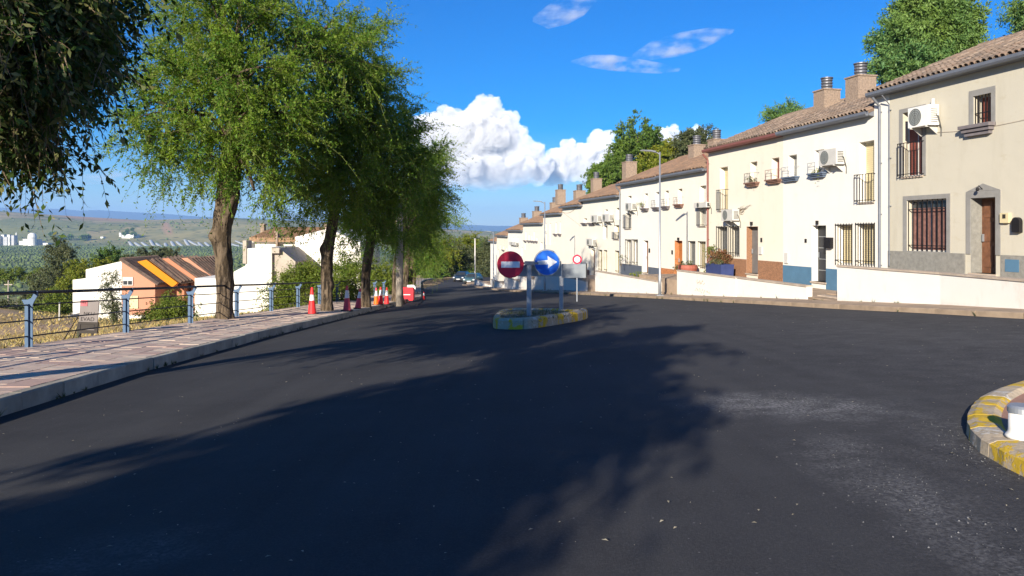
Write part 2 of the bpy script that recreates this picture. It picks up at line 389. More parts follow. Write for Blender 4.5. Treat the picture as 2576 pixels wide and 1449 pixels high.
def worn_paint(name, c):
    n = N(name); v = n.coord('Object')
    f = n.noise(v, 5, 6, 0.7); g = n.noise(v, 20, 4, 0.6)
    col = n.mix(n.ramp(f, [(0.49, 0.0), (0.58, 1.0)]), c, (0.36, 0.32, 0.25)); col = n.mix(n.ramp(g, [(0.55, 0.0), (0.75, 0.6)]), col, dim(c, 0.6))
    n.bump(n.math('ADD', f, g), 0.5, 0.02); return n.set(col, 0.85, 0.2)
M['kerbyellow'] = worn_paint('worn_yellow_paint', (0.68, 0.40, 0.02))
M['kerbwhite'] = worn_paint('worn_white_paint', (0.56, 0.55, 0.50))
def chipped(name, c, bare=(0.52, 0.42, 0.29), amount=0.5):
    n = N(name); v = n.coord('Object'); f = n.noise(v, 3.2, 8, 0.75, 0.4); g = n.noise(v, 26, 4, 0.65)
    m = n.ramp(n.math('ADD', f, n.math('MULTIPLY', g, 0.12)), [(amount, 0.0), (amount+0.03, 1.0)])
    col = n.mix(m, n.mix(n.ramp(g, [(0.45, 0.0), (0.75, 0.45)]), c, dim(c, 0.55)), n.mix(n.ramp(g, [(0.4, 0.0), (0.7, 1.0)]), bare, dim(bare, 0.72)))
    n.bump(n.math('SUBTRACT', n.math('MULTIPLY', g, 0.4), m), 0.5, 0.015); return n.set(col, 0.9, 0.15)
M['chipyellow'] = chipped('chipped_yellow_paint', (0.66, 0.43, 0.04), amount=0.545)
M['chipwhite'] = chipped('chipped_white_paint', (0.62, 0.58, 0.49), amount=0.50)
M['redpaving'] = mat('faded_red_paving', (0.40, 0.22, 0.15), 0.9, 0.3, 3, 0.3, 40)
M['islandsoil'] = mat('island_soil', (0.16, 0.15, 0.10), 0.95, 0.5, 3, 0.6, 25)
M['conered'] = mat('cone_red', (0.75, 0.03, 0.03), 0.5, 0.1, 3)
M['conepink'] = mat('faded_cone_red', (0.62, 0.07, 0.10), 0.6, 0.15, 3)
M['coneorange'] = mat('cone_orange', (0.85, 0.14, 0.01), 0.5, 0.1, 3)
M['conewhite'] = mat('cone_white_band', (0.74, 0.70, 0.66), 0.5, 0.12, 4)
M['rubber'] = mat('black_rubber', (0.03, 0.028, 0.026), 0.8, 0.2, 4)
M['glass'] = mat('dark_window_glass', (0.03, 0.035, 0.04), 0.15, 0.2, 2, spec=0.6)
M['carteal'] = mat('teal_car_paint', (0.05, 0.10, 0.11), 0.3, 0.05, 2, spec=0.5)
M['cardark'] = mat('dark_blue_car_paint', (0.015, 0.03, 0.05), 0.3, 0.05, 2, spec=0.5)
M['carlight'] = mat('headlight', (0.6, 0.6, 0.6), 0.2, 0.05, 2, spec=0.6)
M['bark'] = bark_mat('grey_brown_bark', (0.125, 0.093, 0.062))
M['barkdark'] = bark_mat('dark_bark', (0.14, 0.11, 0.08))
M['stain'] = mat('faint_dark_marks', (0.36, 0.31, 0.25), 0.9, 0.2, 8)
M['boardgrey'] = mat('board_face', (0.20, 0.175, 0.16), 0.7, 0.1, 3)
M['boarddark'] = mat('board_frame', (0.035, 0.028, 0.022), 0.7, 0.2, 3)
M['boardred'] = mat('board_red_label', (0.45, 0.12, 0.13), 0.7, 0.2, 12)
M['boardink'] = mat('board_lettering', (0.025, 0.02, 0.018), 0.7, 0.1, 3)
M['plasticred'] = mat('red_barrier_plastic', (0.62, 0.012, 0.025), 0.45, 0.1, 3)
M['potblue'] = mat('blue_pot', (0.035, 0.05, 0.14), 0.5, 0.15, 3)
M['potred'] = mat('clay_pot', (0.30, 0.09, 0.06), 0.7, 0.2, 4)
M['boxred'] = mat('rust_red_panel', (0.42, 0.10, 0.025), 0.7, 0.2, 3)
M['plastic'] = mat('greenhouse_plastic', (0.42, 0.43, 0.40), 0.5, 0.1, 0.05)
M['farwhite'] = mat('far_white_wall', (0.70, 0.68, 0.62), 0.9, 0.12, 0.1)
M['fargrey'] = mat('far_grey_wall', (0.40, 0.40, 0.40), 0.9, 0.2, 0.1)
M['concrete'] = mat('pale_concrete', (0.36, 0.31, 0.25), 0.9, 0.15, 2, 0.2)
M['yellowflower'] = mat('yellow_flowers', (0.75, 0.52, 0.04), 0.7, 0.25, 9)
M['boulder'] = mat('pale_rock', (0.58, 0.48, 0.42), 0.9, 0.2, 3, 0.4)
L = {}
L['elm'] = leaf_mat('fresh_green_leaves', (0.062, 0.165, 0.018), (0.185, 0.295, 0.020), (0.28, 0.32, 0.06), 0.48, 1.0)
L['elm2'] = leaf_mat('green_leaves', (0.072, 0.175, 0.020), (0.18, 0.295, 0.022), (0.26, 0.31, 0.06), 0.48, 0.8)
L['dark'] = leaf_mat('dark_broad_leaves', (0.028, 0.066, 0.012), (0.070, 0.115, 0.020), (0.30, 0.28, 0.11), 0.35, 1.4)  # pale third tone paints sunlit tufts into some of the leaves
L['pine'] = leaf_mat('blue_green_needles', (0.080, 0.18, 0.06), (0.16, 0.25, 0.045), (0.19, 0.27, 0.07), 0.25, 0.35)
L['poplar'] = leaf_mat('mid_green_leaves', (0.075, 0.155, 0.030), (0.14, 0.215, 0.028), (0.18, 0.23, 0.045), 0.35, 0.25)
L['olive'] = leaf_mat('grey_green_leaves', (0.070, 0.090, 0.035), (0.10, 0.115, 0.045), (0.15, 0.15, 0.07), 0.25, 0.4)
L['lime'] = leaf_mat('yellow_green_leaves', (0.14, 0.19, 0.015), (0.22, 0.235, 0.018), (0.28, 0.26, 0.04), 0.35, 0.4)
L['shrub'] = leaf_mat('bright_shrub_leaves', (0.09, 0.155, 0.015), (0.15, 0.19, 0.02), (0.20, 0.21, 0.05), 0.3, 0.8)
L['rust'] = leaf_mat('rusty_red_green_leaves', (0.12, 0.12, 0.04), (0.24, 0.10, 0.05), (0.30, 0.12, 0.07), 0.25, 3)
M['greentwig'] = mat('green_twig', (0.12, 0.14, 0.035), 0.8, 0.2, 5)
M['twig'] = mat('twig_bark', (0.17, 0.12, 0.075), 0.9, 0.2, 5)

# ------------------------------------------------------------------ the lie of the land
def G(X, Y):
    """road level: the street falls away from the viewer and rises towards the houses"""
    z = np.interp(Y, [-40, 0, 70, 100, 135, 220], [0.9, 0.0, -4.165, -5.55, -6.45, -7.6])
    fade = np.interp(Y, [55, 110], [1.0, 0.0])
    return z + 0.044*np.clip(np.asarray(X) + 6.2, 0, 22)*fade
def Gf(X, Y): return float(G(X, Y))

def at(px, py, Y):                       # survey sighting (column, row) at depth Y -> world point
    return Vector(((px - CX)/FOC*Y, Y, EYE - (py - HY)/FOC*Y))
def gp(px, py, h=0.0):                   # survey sighting that meets the ground (raised by h)
    lo, hi = 2.0, 160.0
    f = lambda Y: (EYE - (py-HY)/FOC*Y) - Gf((px-CX)/FOC*Y, Y) - h
    Y = lo; step = 0.25
    while Y < hi and f(Y) > 0: Y += step
    a, b = Y - step, Y
    for _ in range(30):
        m = (a+b)/2
        if f(m) > 0: a = m
        else: b = m
    return at(px, py, (a+b)/2)

XLY = [-20, 3, 8, 12, 20, 27, 52, 105, 112, 119, 126, 133, 140]
XLX = [-4.6, -5.2, -5.68, -6.08, -6.36, -6.3, -6.2, -12.6, -13.0, -12.2, -9.6, -5.0, 3.0]
def XL(Y): return float(np.interp(Y, XLY, XLX))      # left kerb line
RAILX = -9.1
def smooth(x, a, b):
    t = np.clip((x-a)/(b-a), 0, 1); return t*t*(3-2*t)
def fbm(x, y, seed=0, octs=4):
    r = np.zeros_like(x, dtype=float); a = 1.0; rs = np.random.default_rng(seed)
    for o in range(octs):
        for _ in range(3):
            th, ph = rs.uniform(0, 6.28), rs.uniform(0, 6.28); k = 2**o
            r += a*np.sin((x*np.cos(th)+y*np.sin(th))*k + ph + 1.3*np.sin((x*np.sin(th)-y*np.cos(th))*k*0.7+ph*2))/3
        a *= 0.5
    return r
VAL = -38.0
HX = np.array([-1500, -600, 0, 126, 252, 355, 480, 600, 719, 900, 1136, 1230, 1400, 1800, 2600, 4000])
HYs = np.array([533, 531, 531, 540, 548, 553.5, 551, 549, 555, 566, 576.6, 582, 584, 584, 584, 584])
MX = np.array([-1500, -600, 0, 89, 155, 200, 244, 355, 430, 500, 700, 1000, 1132, 1238, 1500, 2000, 2600, 4000])
MYs = np.array([522, 525, 520, 525, 526, 530, 528.5, 535, 539, 545, 551, 560, 564, 568, 570, 569, 568, 568])
def terrain(X, Y):
    """height of the land away from the street"""
    X = np.asarray(X, float); Y = np.asarray(Y, float); r = np.hypot(X, Y)
    Yc = np.clip(Y, -60, 135)
    xl = np.where(Yc > 52, np.interp(Yc, XLY, XLX) - 3.3, -9.45)
    dl = np.maximum(0, xl - X); core = G(np.clip(X, -9.45, 15.5), Yc)
    drop = np.interp(dl, [0, 3, 12, 25, 40, 60, 110, 200, 300], [0, .3, 1.4, 3.2, 5.4, 8.5, 18, 30, 36])
    ea = np.maximum(0, Y - 140); drop = np.maximum(drop, np.interp(ea, [0, 15, 60, 150, 300], [0, .6, 5, 17, 34]))
    rise = np.clip(X - 17, 0, 400)*0.10*smooth(-Y, -180, -60)
    a, b = np.array([-0.60, 0.80]), np.array([0.80, 0.60])
    da = (X+47)*a[0] + (Y-63)*a[1]; db = (X+47)*b[0] + (Y-63)*b[1]
    mound = 3.8*np.exp(-(da/24)**2 - (db/9.0)**2)*smooth(dl, 1, 7)
    near = np.maximum(core - drop + rise + mound, VAL)
    near = near - 0.16*smooth(X, -9.6, -9.2)*(Y < 139) + 0.12*fbm(X*0.35, Y*0.35, 3)*smooth(dl, 2, 12)
    wq = smooth(r, 260, 620)*smooth(Y, -200, 200)
    px = CX + FOC*X/np.maximum(Y, 1.0)
    hz = EYE - (np.interp(px, HX, HYs) - HY)*3200/FOC; mz = EYE - (np.interp(px, MX, MYs) - HY)*13500/FOC
    f = smooth(Y, 1850, 3250)
    hh = VAL + (hz - VAL)*(0.55*f + 0.45*smooth(Y, 1850, 2500)) + 7*fbm(X/330, Y/330, 5)*smooth(Y, 1850, 2300)*(1-smooth(Y, 2700, 3200))
    hh = np.where(Y > 3250, VAL + (hz-VAL)*(1-smooth(Y, 3300, 5200)), hh)
    mm = (mz + 60)*smooth(Y, 9500, 13500)
    far = np.where(Y > 9000, -60 + mm, hh)
    return near*(1-wq) + far*wq

def build_land():
    ang = np.concatenate([np.linspace(-180, -45, 50, endpoint=False), np.linspace(-45, 45, 420, endpoint=False), np.linspace(45, 180, 50)])
    rad = np.concatenate([[0.01], np.arange(2, 40, 1.0), np.geomspace(40, 400, 90, endpoint=False), np.geomspace(400, 15500, 150)])
    A, R = np.meshgrid(np.radians(ang), rad); X = R*np.sin(A); Y = R*np.cos(A); Z = terrain(X, Y)
    n, m = X.shape; idx = np.arange(n*m).reshape(n, m)
    F = np.stack([idx[:-1, :-1], idx[:-1, 1:], idx[1:, 1:], idx[1:, :-1]], -1).reshape(-1, 4)
    r = R; px = CX + FOC*X/np.maximum(Y, 1.0); py = HY - FOC*(Z-EYE)/np.maximum(Y, 1.0)
    field = smooth(r, 330, 600)*smooth(Y, 0, 300); hill = smooth(Y + 60*fbm(X/200, Y/200, 8), 1850, 2000); mount = smooth(Y, 8500, 9000)
    redsoil = smooth(fbm(X/260, Y/500, 21)*0.5+0.6 - np.abs(px-230)/230, 0.2, 0.5)*smooth(Y, 2650, 2800)*(Y < 3400)
    redsoil = np.maximum(redsoil, (1-smooth(np.abs(px-425-(py-590)*0.35), 6, 14))*smooth(Y, 2150, 2250)*(1-smooth(Y, 2600, 2750)))
    P = np.stack([X, Y, Z], -1).reshape(-1, 3)
    me = np_mesh('ground', P, F[:, ::-1], M['land'], True, {'near': np.zeros(n*m), 'field': field.ravel(), 'hill': hill.ravel(), 'mount': mount.ravel(), 'redsoil': redsoil.ravel()})
    o = link('ground', me); tag(o, kind='structure'); return o
build_land()

# ------------------------------------------------------------------ road
def seg_dist(X, Y, pts):
    d = np.full(X.shape, 1e9)
    for (x0, y0), (x1, y1) in zip(pts[:-1], pts[1:]):
        vx, vy = x1-x0, y1-y0; t = np.clip(((X-x0)*vx + (Y-y0)*vy)/(vx*vx+vy*vy), 0, 1)
        d = np.minimum(d, np.hypot(X-x0-t*vx, Y-y0-t*vy))
    return d
def road():
    xs = np.arange(-19, 17.01, 0.4); ys = np.concatenate([np.arange(-16, 30, 0.3), np.arange(30, 139, 0.8)])
    X, Y = np.meshgrid(xs, ys); X = np.maximum(X, np.interp(Y, XLY, XLX)-0.12-0.001*(xs[-1]-X)); Z = G(X, Y) + 0.012*fbm(X*0.5, Y*0.4, 4)*smooth(X, XL(0)-1.5, -4.0)
    n, m = X.shape; idx = np.arange(n*m).reshape(n, m)
    F = np.stack([idx[:-1, :-1], idx[:-1, 1:], idx[1:, 1:], idx[1:, :-1]], -1).reshape(-1, 4)
    p = [gp(*q) for q in ((1895, 1012), (1975, 1022), (2090, 1030))]
    d1 = np.exp(-(seg_dist(X, Y, [(a.x, a.y) for a in p])/0.42)**2)
    p = [gp(*q) for q in ((2090, 1110), (2150, 1165), (2260, 1235), (2370, 1300), (2560, 1430))]
    d2 = 0.8*np.exp(-(seg_dist(X, Y, [(a.x, a.y) for a in p])/0.26)**2)
    p = [gp(*q) for q in ((2350, 1060), (2430, 1130), (2500, 1180))]
    d3 = 0.7*np.exp(-(seg_dist(X, Y, [(a.x, a.y) for a in p])/0.22)**2)
    p = [gp(*q) for q in ((150, 1400), (300, 1390), (430, 1375))]
    sunfleck = 0.55*np.exp(-(seg_dist(X, Y, [(a.x, a.y) for a in p])/0.22)**2)  # sun flecks within the leaf shadow, painted as paler road colour
    me = np_mesh('road', np.stack([X, Y, Z], -1).reshape(-1, 3), F, M['asphalt'], True, {'dust_sunfleck': np.clip(0.24*smooth(X, 1.5, 7.0)*smooth(-Y, -30, -8) + 0.10*smooth(-X, -1, 6)*smooth(fbm(X*.5, Y*.3, 9), 0, .6) + d1*1.5+d2*.6+d3*.6+sunfleck*.7, 0, 1).ravel()})
    tag(link('road', me), kind='structure')
road()

# ------------------------------------------------------------------ left pavement: slab, kerb stones, paving tiles
def kerb_run(name, pts, width, hgt, mats, parent, seg=1.0, depth=0.25, side=1, upto=None):
    """kerb stones of about seg metres along a polyline; pts are the road-side edge"""
    L_ = [0.0]
    for a, b in zip(pts[:-1], pts[1:]): L_.append(L_[-1] + math.hypot(b[0]-a[0], b[1]-a[1]))
    k = max(1, int(L_[-1]/seg)); s = 0
    xs = [p[0] for p in pts]; ys = [p[1] for p in pts]
    for i in range(k):
        u0, u1 = L_[-1]*i/k + 0.006, L_[-1]*(i+1)/k - 0.006
        a = (np.interp(u0, L_, xs), np.interp(u0, L_, ys)); b = (np.interp(u1, L_, xs), np.interp(u1, L_, ys))
        dx, dy = b[0]-a[0], b[1]-a[1]; l = math.hypot(dx, dy); nx, ny = -dy/l*side, dx/l*side
        jit = random.uniform(-0.008, 0.008); mb = MB(); c = 0.02
        prof = [(0, -depth), (0, hgt-c), (c, hgt), (width, hgt), (width, -depth)]
        vs = []
        for q in (a, b):
            g = Gf(q[0], q[1])
            for o, h in prof: vs.append((q[0]+nx*(o+jit), q[1]+ny*(o+jit), g+h+jit*0.5))
        ox, oy, oz = vs[0]
        vs = [(x-ox, y-oy, z-oz) for x, y, z in vs]; n = len(prof)
        mb.add(vs, [tuple(range(n)), tuple(range(n, 2*n))[::-1]] + [(j, n+j, n+(j+1) % n, (j+1) % n) for j in range(n)])
        m = mats[i % len(mats)] if isinstance(mats, list) else mats
        mb.build(name, m, parent, (ox, oy, oz))

KH = 0.2
def left_pavement():
    ys = list(np.arange(-14, 52, 1.0)) + list(np.arange(52, 119, 2.0))
    vs = []; fs = []
    for Y in ys:
        xl = XL(Y) - 0.15; xr = RAILX - 0.35 if Y < 52 else xl - 3.0
        if Y >= 52: xr = max(xr, -99)
        z = Gf(XL(Y), Y) + KH - 0.012
        for x, dz in ((xl, -0.4), (xl, 0), (xr, 0.06), (xr-0.02, -0.6)): vs.append((x, Y, z+dz))
    n = 4
    for i in range(len(ys)-1):
        for j in range(3): fs.append((i*n+j, i*n+j+1, (i+1)*n+j+1, (i+1)*n+j))
    o = MB().add(vs, fs).build('pavement', M['mortar']); tag(o, kind='structure')
    # tiles follow the kerb, in stretcher bond; the 300 nearest are parts, the rest one joined part
    ts = 0.4; base = MB(); g = 0.006; h = 0.03
    base.box(-ts/2+g, ts/2-g, -ts/2+g, ts/2-g, -h, 0); tile = base.mesh('tile', M['tile'])
    cells = []
    for j in range(int(7.6/ts), int(50/ts)):
        for i in range(8):
            Y = (j + (0.5 if i % 2 else 0))*ts; x = XL(Y) - 0.155 - ts*(i+0.5)
            if x - ts/2 < RAILX - 0.34: continue
            cells.append((Y, x))
    cells.sort(); far = MB()
    slope = -math.atan(0.0595)
    for k, (Y, x) in enumerate(cells):
        sl = (XL(Y+0.3)-XL(Y-0.3))/0.6
        lat = (XL(Y)-0.15 - x)/(XL(Y)-0.15-RAILX+0.35)
        z = Gf(XL(Y), Y) + KH + 0.06*lat + 0.004 + random.uniform(-0.004, 0.003)
        ry = 0.06/3.0
        if k < 300:
            link('tile', tile, o, (x, Y, z), (slope+random.uniform(-.006, .006), ry+random.uniform(-.006, .006), -math.atan(sl)))
        else:
            c, s_ = ts/2-g, math.tan(slope)
            q = [(x-c-sl*c, Y-c, z-s_*c*-1*-1), (x+c-sl*c, Y-c, z-s_*c), (x+c+sl*c, Y+c, z+s_*c), (x-c+sl*c, Y+c, z+s_*c)]
            q[0] = (q[0][0], q[0][1], z-s_*c)
            lo = [(a, b, d-h) for a, b, d in q]
            far.add(q+lo, [(0, 1, 2, 3), (0, 4, 5, 1), (1, 5, 6, 2), (2, 6, 7, 3), (3, 7, 4, 0)])
    f = far.build('paving', M['tilefar'], o); f['kind'] = 'stuff'
    k = tag(bpy.data.objects.new('kerb', None), kind='structure'); COL.objects.link(k)
    kerb_run('kerb_stone', [(XL(y), y) for y in np.arange(-12, 120, 0.5)], 0.15, KH, M['kerb'], k, 1.0)
left_pavement()

# ------------------------------------------------------------------ facade survey frame
SA, CA = 0.1995, 0.9799                  # the street front runs 11.5 degrees to the left of the view
D0, DW, DK = 17.8, 14.3, 13.2            # distance of the house fronts, garden walls and right kerb from the eye, square to the front
RZ = math.atan2(-CA, SA)
def PW(r, d, z=0.0):                     # r along the front (growing to the right), d square to it -> world
    return Vector((CA*d + SA*r, SA*d - CA*r, z))
def rz(px, py, d=D0):                    # sighting on a plane parallel to the front -> (r, z)
    t = (px-CX)/FOC; Y = d/(CA*t + SA)
    return (SA*d - Y)/CA, EYE - (py-HY)/FOC*Y
def crop(ox, oy, s): return lambda x, y: ((ox + x/s)/1.118, (oy + y/s)/1.118)
cA = crop(2440, 60, 1.6841); cB = crop(2100, 180, 2.07); c4 = crop(1700, 300, 2.588)
c3 = crop(1840, 420, 3.295); cD = crop(1660, 440, 3.62); cE = crop(1380, 520, 4.673); cF = crop(1940, 640, 6.586)
def rect(c, x0, y0, x1, y1, d=D0):       # sighted rectangle -> r0, r1, z0, z1 on the front
    r0, _ = rz(*c(x0, y1), d); r1, _ = rz(*c(x1, y1), d); xm = (x0+x1)/2
    return r0, r1, rz(*c(xm, y1), d)[1], rz(*c(xm, y0), d)[1]

# right pavement along the garden walls
def right_pavement():
    rs = np.arange(-97, 6, 1.0); vs = []; fs = []
    for r in rs:
        a = PW(r, DK+0.14); b = PW(r, DW+0.3)
        za = Gf(a.x, a.y)+0.115; zb = Gf(b.x, b.y)+0.14
        vs += [(a.x, a.y, za-0.4), (a.x, a.y, za), (b.x, b.y, zb), (b.x, b.y, zb-0.5)]
    for i in range(len(rs)-1):
        for j in range(3): fs.append((i*4+j, (i+1)*4+j, (i+1)*4+j+1, i*4+j+1))
    o = MB().add(vs, fs).build('pavement', M['pavement']); tag(o, kind='structure')
    k = tag(bpy.data.objects.new('kerb', None), kind='structure'); COL.objects.link(k)
    pts = [(PW(r, DK).x, PW(r, DK).y) for r in np.arange(-97, 5.1, 0.5)]
    kerb_run('kerb_stone', pts, 0.14, 0.125, M['kerbtan'], k, 1.2, side=1)
right_pavement()

# ------------------------------------------------------------------ houses along the street
def facade(mb, x0, x1, z0, z1, holes, depth):
    """front wall at y=0 with openings and their reveals"""
    xs = sorted({x0, x1, *[h[0] for h in holes], *[h[1] for h in holes]}); zs = sorted({z0, z1, *[h[2] for h in holes], *[h[3] for h in holes]})
    xs = [x for x in xs if x0 <= x <= x1]; zs = [z for z in zs if z0 <= z <= z1]
    for a, b in zip(xs[:-1], xs[1:]):
        for c, d in zip(zs[:-1], zs[1:]):
            m, k = (a+b)/2, (c+d)/2
            if any(h[0] < m < h[1] and h[2] < k < h[3] for h in holes): continue
            mb.quad((a, 0, c), (b, 0, c), (b, 0, d), (a, 0, d))
    for h in holes:
        a, b, c, d = h[:4]; e = h[4] if len(h) > 4 else depth
        mb.quad((a, 0, c), (a, 0, d), (a, e, d), (a, e, c)); mb.quad((b, 0, c), (b, e, c), (b, e, d), (b, 0, d))
        mb.quad((a, 0, d), (b, 0, d), (b, e, d), (a, e, d)); mb.quad((a, 0, c), (a, e, c), (b, e, c), (b, 0, c))

TILE = None
def tile_mesh():
    global TILE
    if TILE is None:
        mb = MB(); n = 5; L_ = 0.44; vs = []
        for (y, r) in ((0, 0.098), (L_, 0.082)):
            for rr in (r, r-0.016):
                for k in range(n): a = math.pi*k/(n-1); vs.append((-rr*math.cos(a), y, rr*math.sin(a)))
        fs = []
        for k in range(n-1):
            fs.append((k, k+1, 2*n+k+1, 2*n+k)); fs.append((k, n+k, n+k+1, k+1))
        mb.add(vs, fs); TILE = mb.mesh('roof_tile', M['rooftile'], False)
    return TILE

def house(name, label, r0, r1, zb, ze, wallm, openings, roofm=None, tiles=0, depth=0.28, group=None, wall_z0=None, gutter='gutter', ridge=4.3, eave=0.24, skirt=None, back=8.6):
    """a terraced house. openings: dicts with the sighted rectangle and its kind"""
    W = r1 - r0; o = PW(r0, D0, zb)
    t = empty(name, o, RZ, label, 'house', group)
    L0 = lambda q: (q[0]-r0, q[1]-r0, q[2]-zb, q[3]-zb)
    H = ze - zb; z0 = -2.2 if wall_z0 is None else wall_z0
    holes = [L0(q['r']) + (q.get('dp', depth),) for q in openings]
    mb = MB(); facade(mb, 0, W, z0, H, holes, depth)
    pk = H + 0.4*ridge
    for x, s in ((0, 1), (W, -1)):
        pts = [(x, 0, z0), (x, 0, H), (x, ridge, pk), (x, back, H), (x, back, z0)]
        mb.add(pts, [(0, 4, 3, 2, 1)] if s > 0 else [(0, 1, 2, 3, 4)])
    mb.quad((0, back, z0), (0, back, H), (W, back, H), (W, back, z0))
    mb.build('wall', wallm, t)
    # roof: two slopes with an overhanging eave
    th = 0.10; sl = 0.4
    rb = MB(); e = -eave
    prof = [(e, H+sl*e+0.02), (ridge, pk+0.02), (back+0.3, H-sl*0.3+0.02), (back+0.3, H-sl*0.3+0.02+th), (ridge, pk+0.02+th), (e, H+sl*e+0.02+th)]
    rb.prism_x(prof, 0, W)
    rf = rb.build('roof', M['roofbase'], t)
    ang = math.atan(sl); cs = 0.215; rs = 0.37; nc = max(1, int(W/cs)); nr = int((ridge-e)/math.cos(ang)/rs)
    tm = tile_mesh(); joined_v = []; joined_f = []; cnt = 0
    tv = np.array([v.co[:] for v in tm.vertices]); tf = np.array([p.vertices[:] for p in tm.polygons])
    R = np.array([[1, 0, 0], [0, math.cos(ang), -math.sin(ang)], [0, math.sin(ang), math.cos(ang)]])
    order = []
    for j in range(nr+1):
        for i in range(nc): order.append((j, i))
    for j, i in order:
        x = (i+0.5)*W/nc + random.uniform(-.012, .012); d = -0.06 + j*rs + random.uniform(-.02, .02)
        y = e + d*math.cos(ang); z = H + sl*e + 0.02 + th + d*math.sin(ang) + 0.002 + (0.006 if (i+j) % 2 else 0)
        lift = ang - 0.03
        if cnt < tiles:
            link('roof_tile', tm, rf, (x, y, z), (lift, random.uniform(-.05, .05), random.uniform(-.04, .04)))
        else:
            k = len(joined_v)*len(tv); joined_v.append(tv@R.T + np.array([x, y, z])); joined_f.append(tf + k)
        cnt += 1
    if joined_v:
        me = np_mesh('roof_tiles', np.concatenate(joined_v), np.concatenate(joined_f), roofm or M['rooftile'])
        s = link('roof_tiles', me, rf); s['kind'] = 'stuff'
    ridge_mb = MB(); 
    for i in range(max(1, int(W/0.42))):
        a = i*0.42; ridge_mb.tube([(a, ridge, pk+0.13), (min(a+0.45, W), ridge, pk+0.15)], [0.11, 0.095], 8)
    ridge_mb.build('ridge_cap', roofm or M['rooftile'], rf)
    if gutter:
        g = MB(); gz = H + sl*e + 0.015
        g.prism_x([(e-0.14, gz+0.06), (e-0.14, gz-0.03), (e-0.10, gz-0.09), (e-0.02, gz-0.09), (e, gz-0.03), (e, gz+0.06), (e-0.02, gz+0.06), (e-0.03, gz-0.02), (e-0.11, gz-0.02), (e-0.12, gz+0.06)], 0.0, W)
        g.build('gutter', M[gutter], t)
        s = MB(); s.prism_x([(e+0.02, gz), (e+0.02, gz-0.07), (0.0, gz-0.10), (0.0, H+0.02)], 0.0, W); s.build('eave_board', M[skirt or gutter], t)
    for q in openings: opening(t, L0(q['r']), q, q.get('dp', depth))
    return t

def bars(mb, x0, x1, z0, z1, y, n, r=0.012, rails=(0.0, 1.0)):
    for i in range(n): x = x0 + (x1-x0)*i/(n-1); mb.box(x-r, x+r, y-r, y+r, z0, z1)
    for f in rails: z = z0 + (z1-z0)*f; mb.box(x0-r*1.5, x1+r*1.5, y-r*1.2, y+r*1.2, z-r*1.2, z+r*1.2)

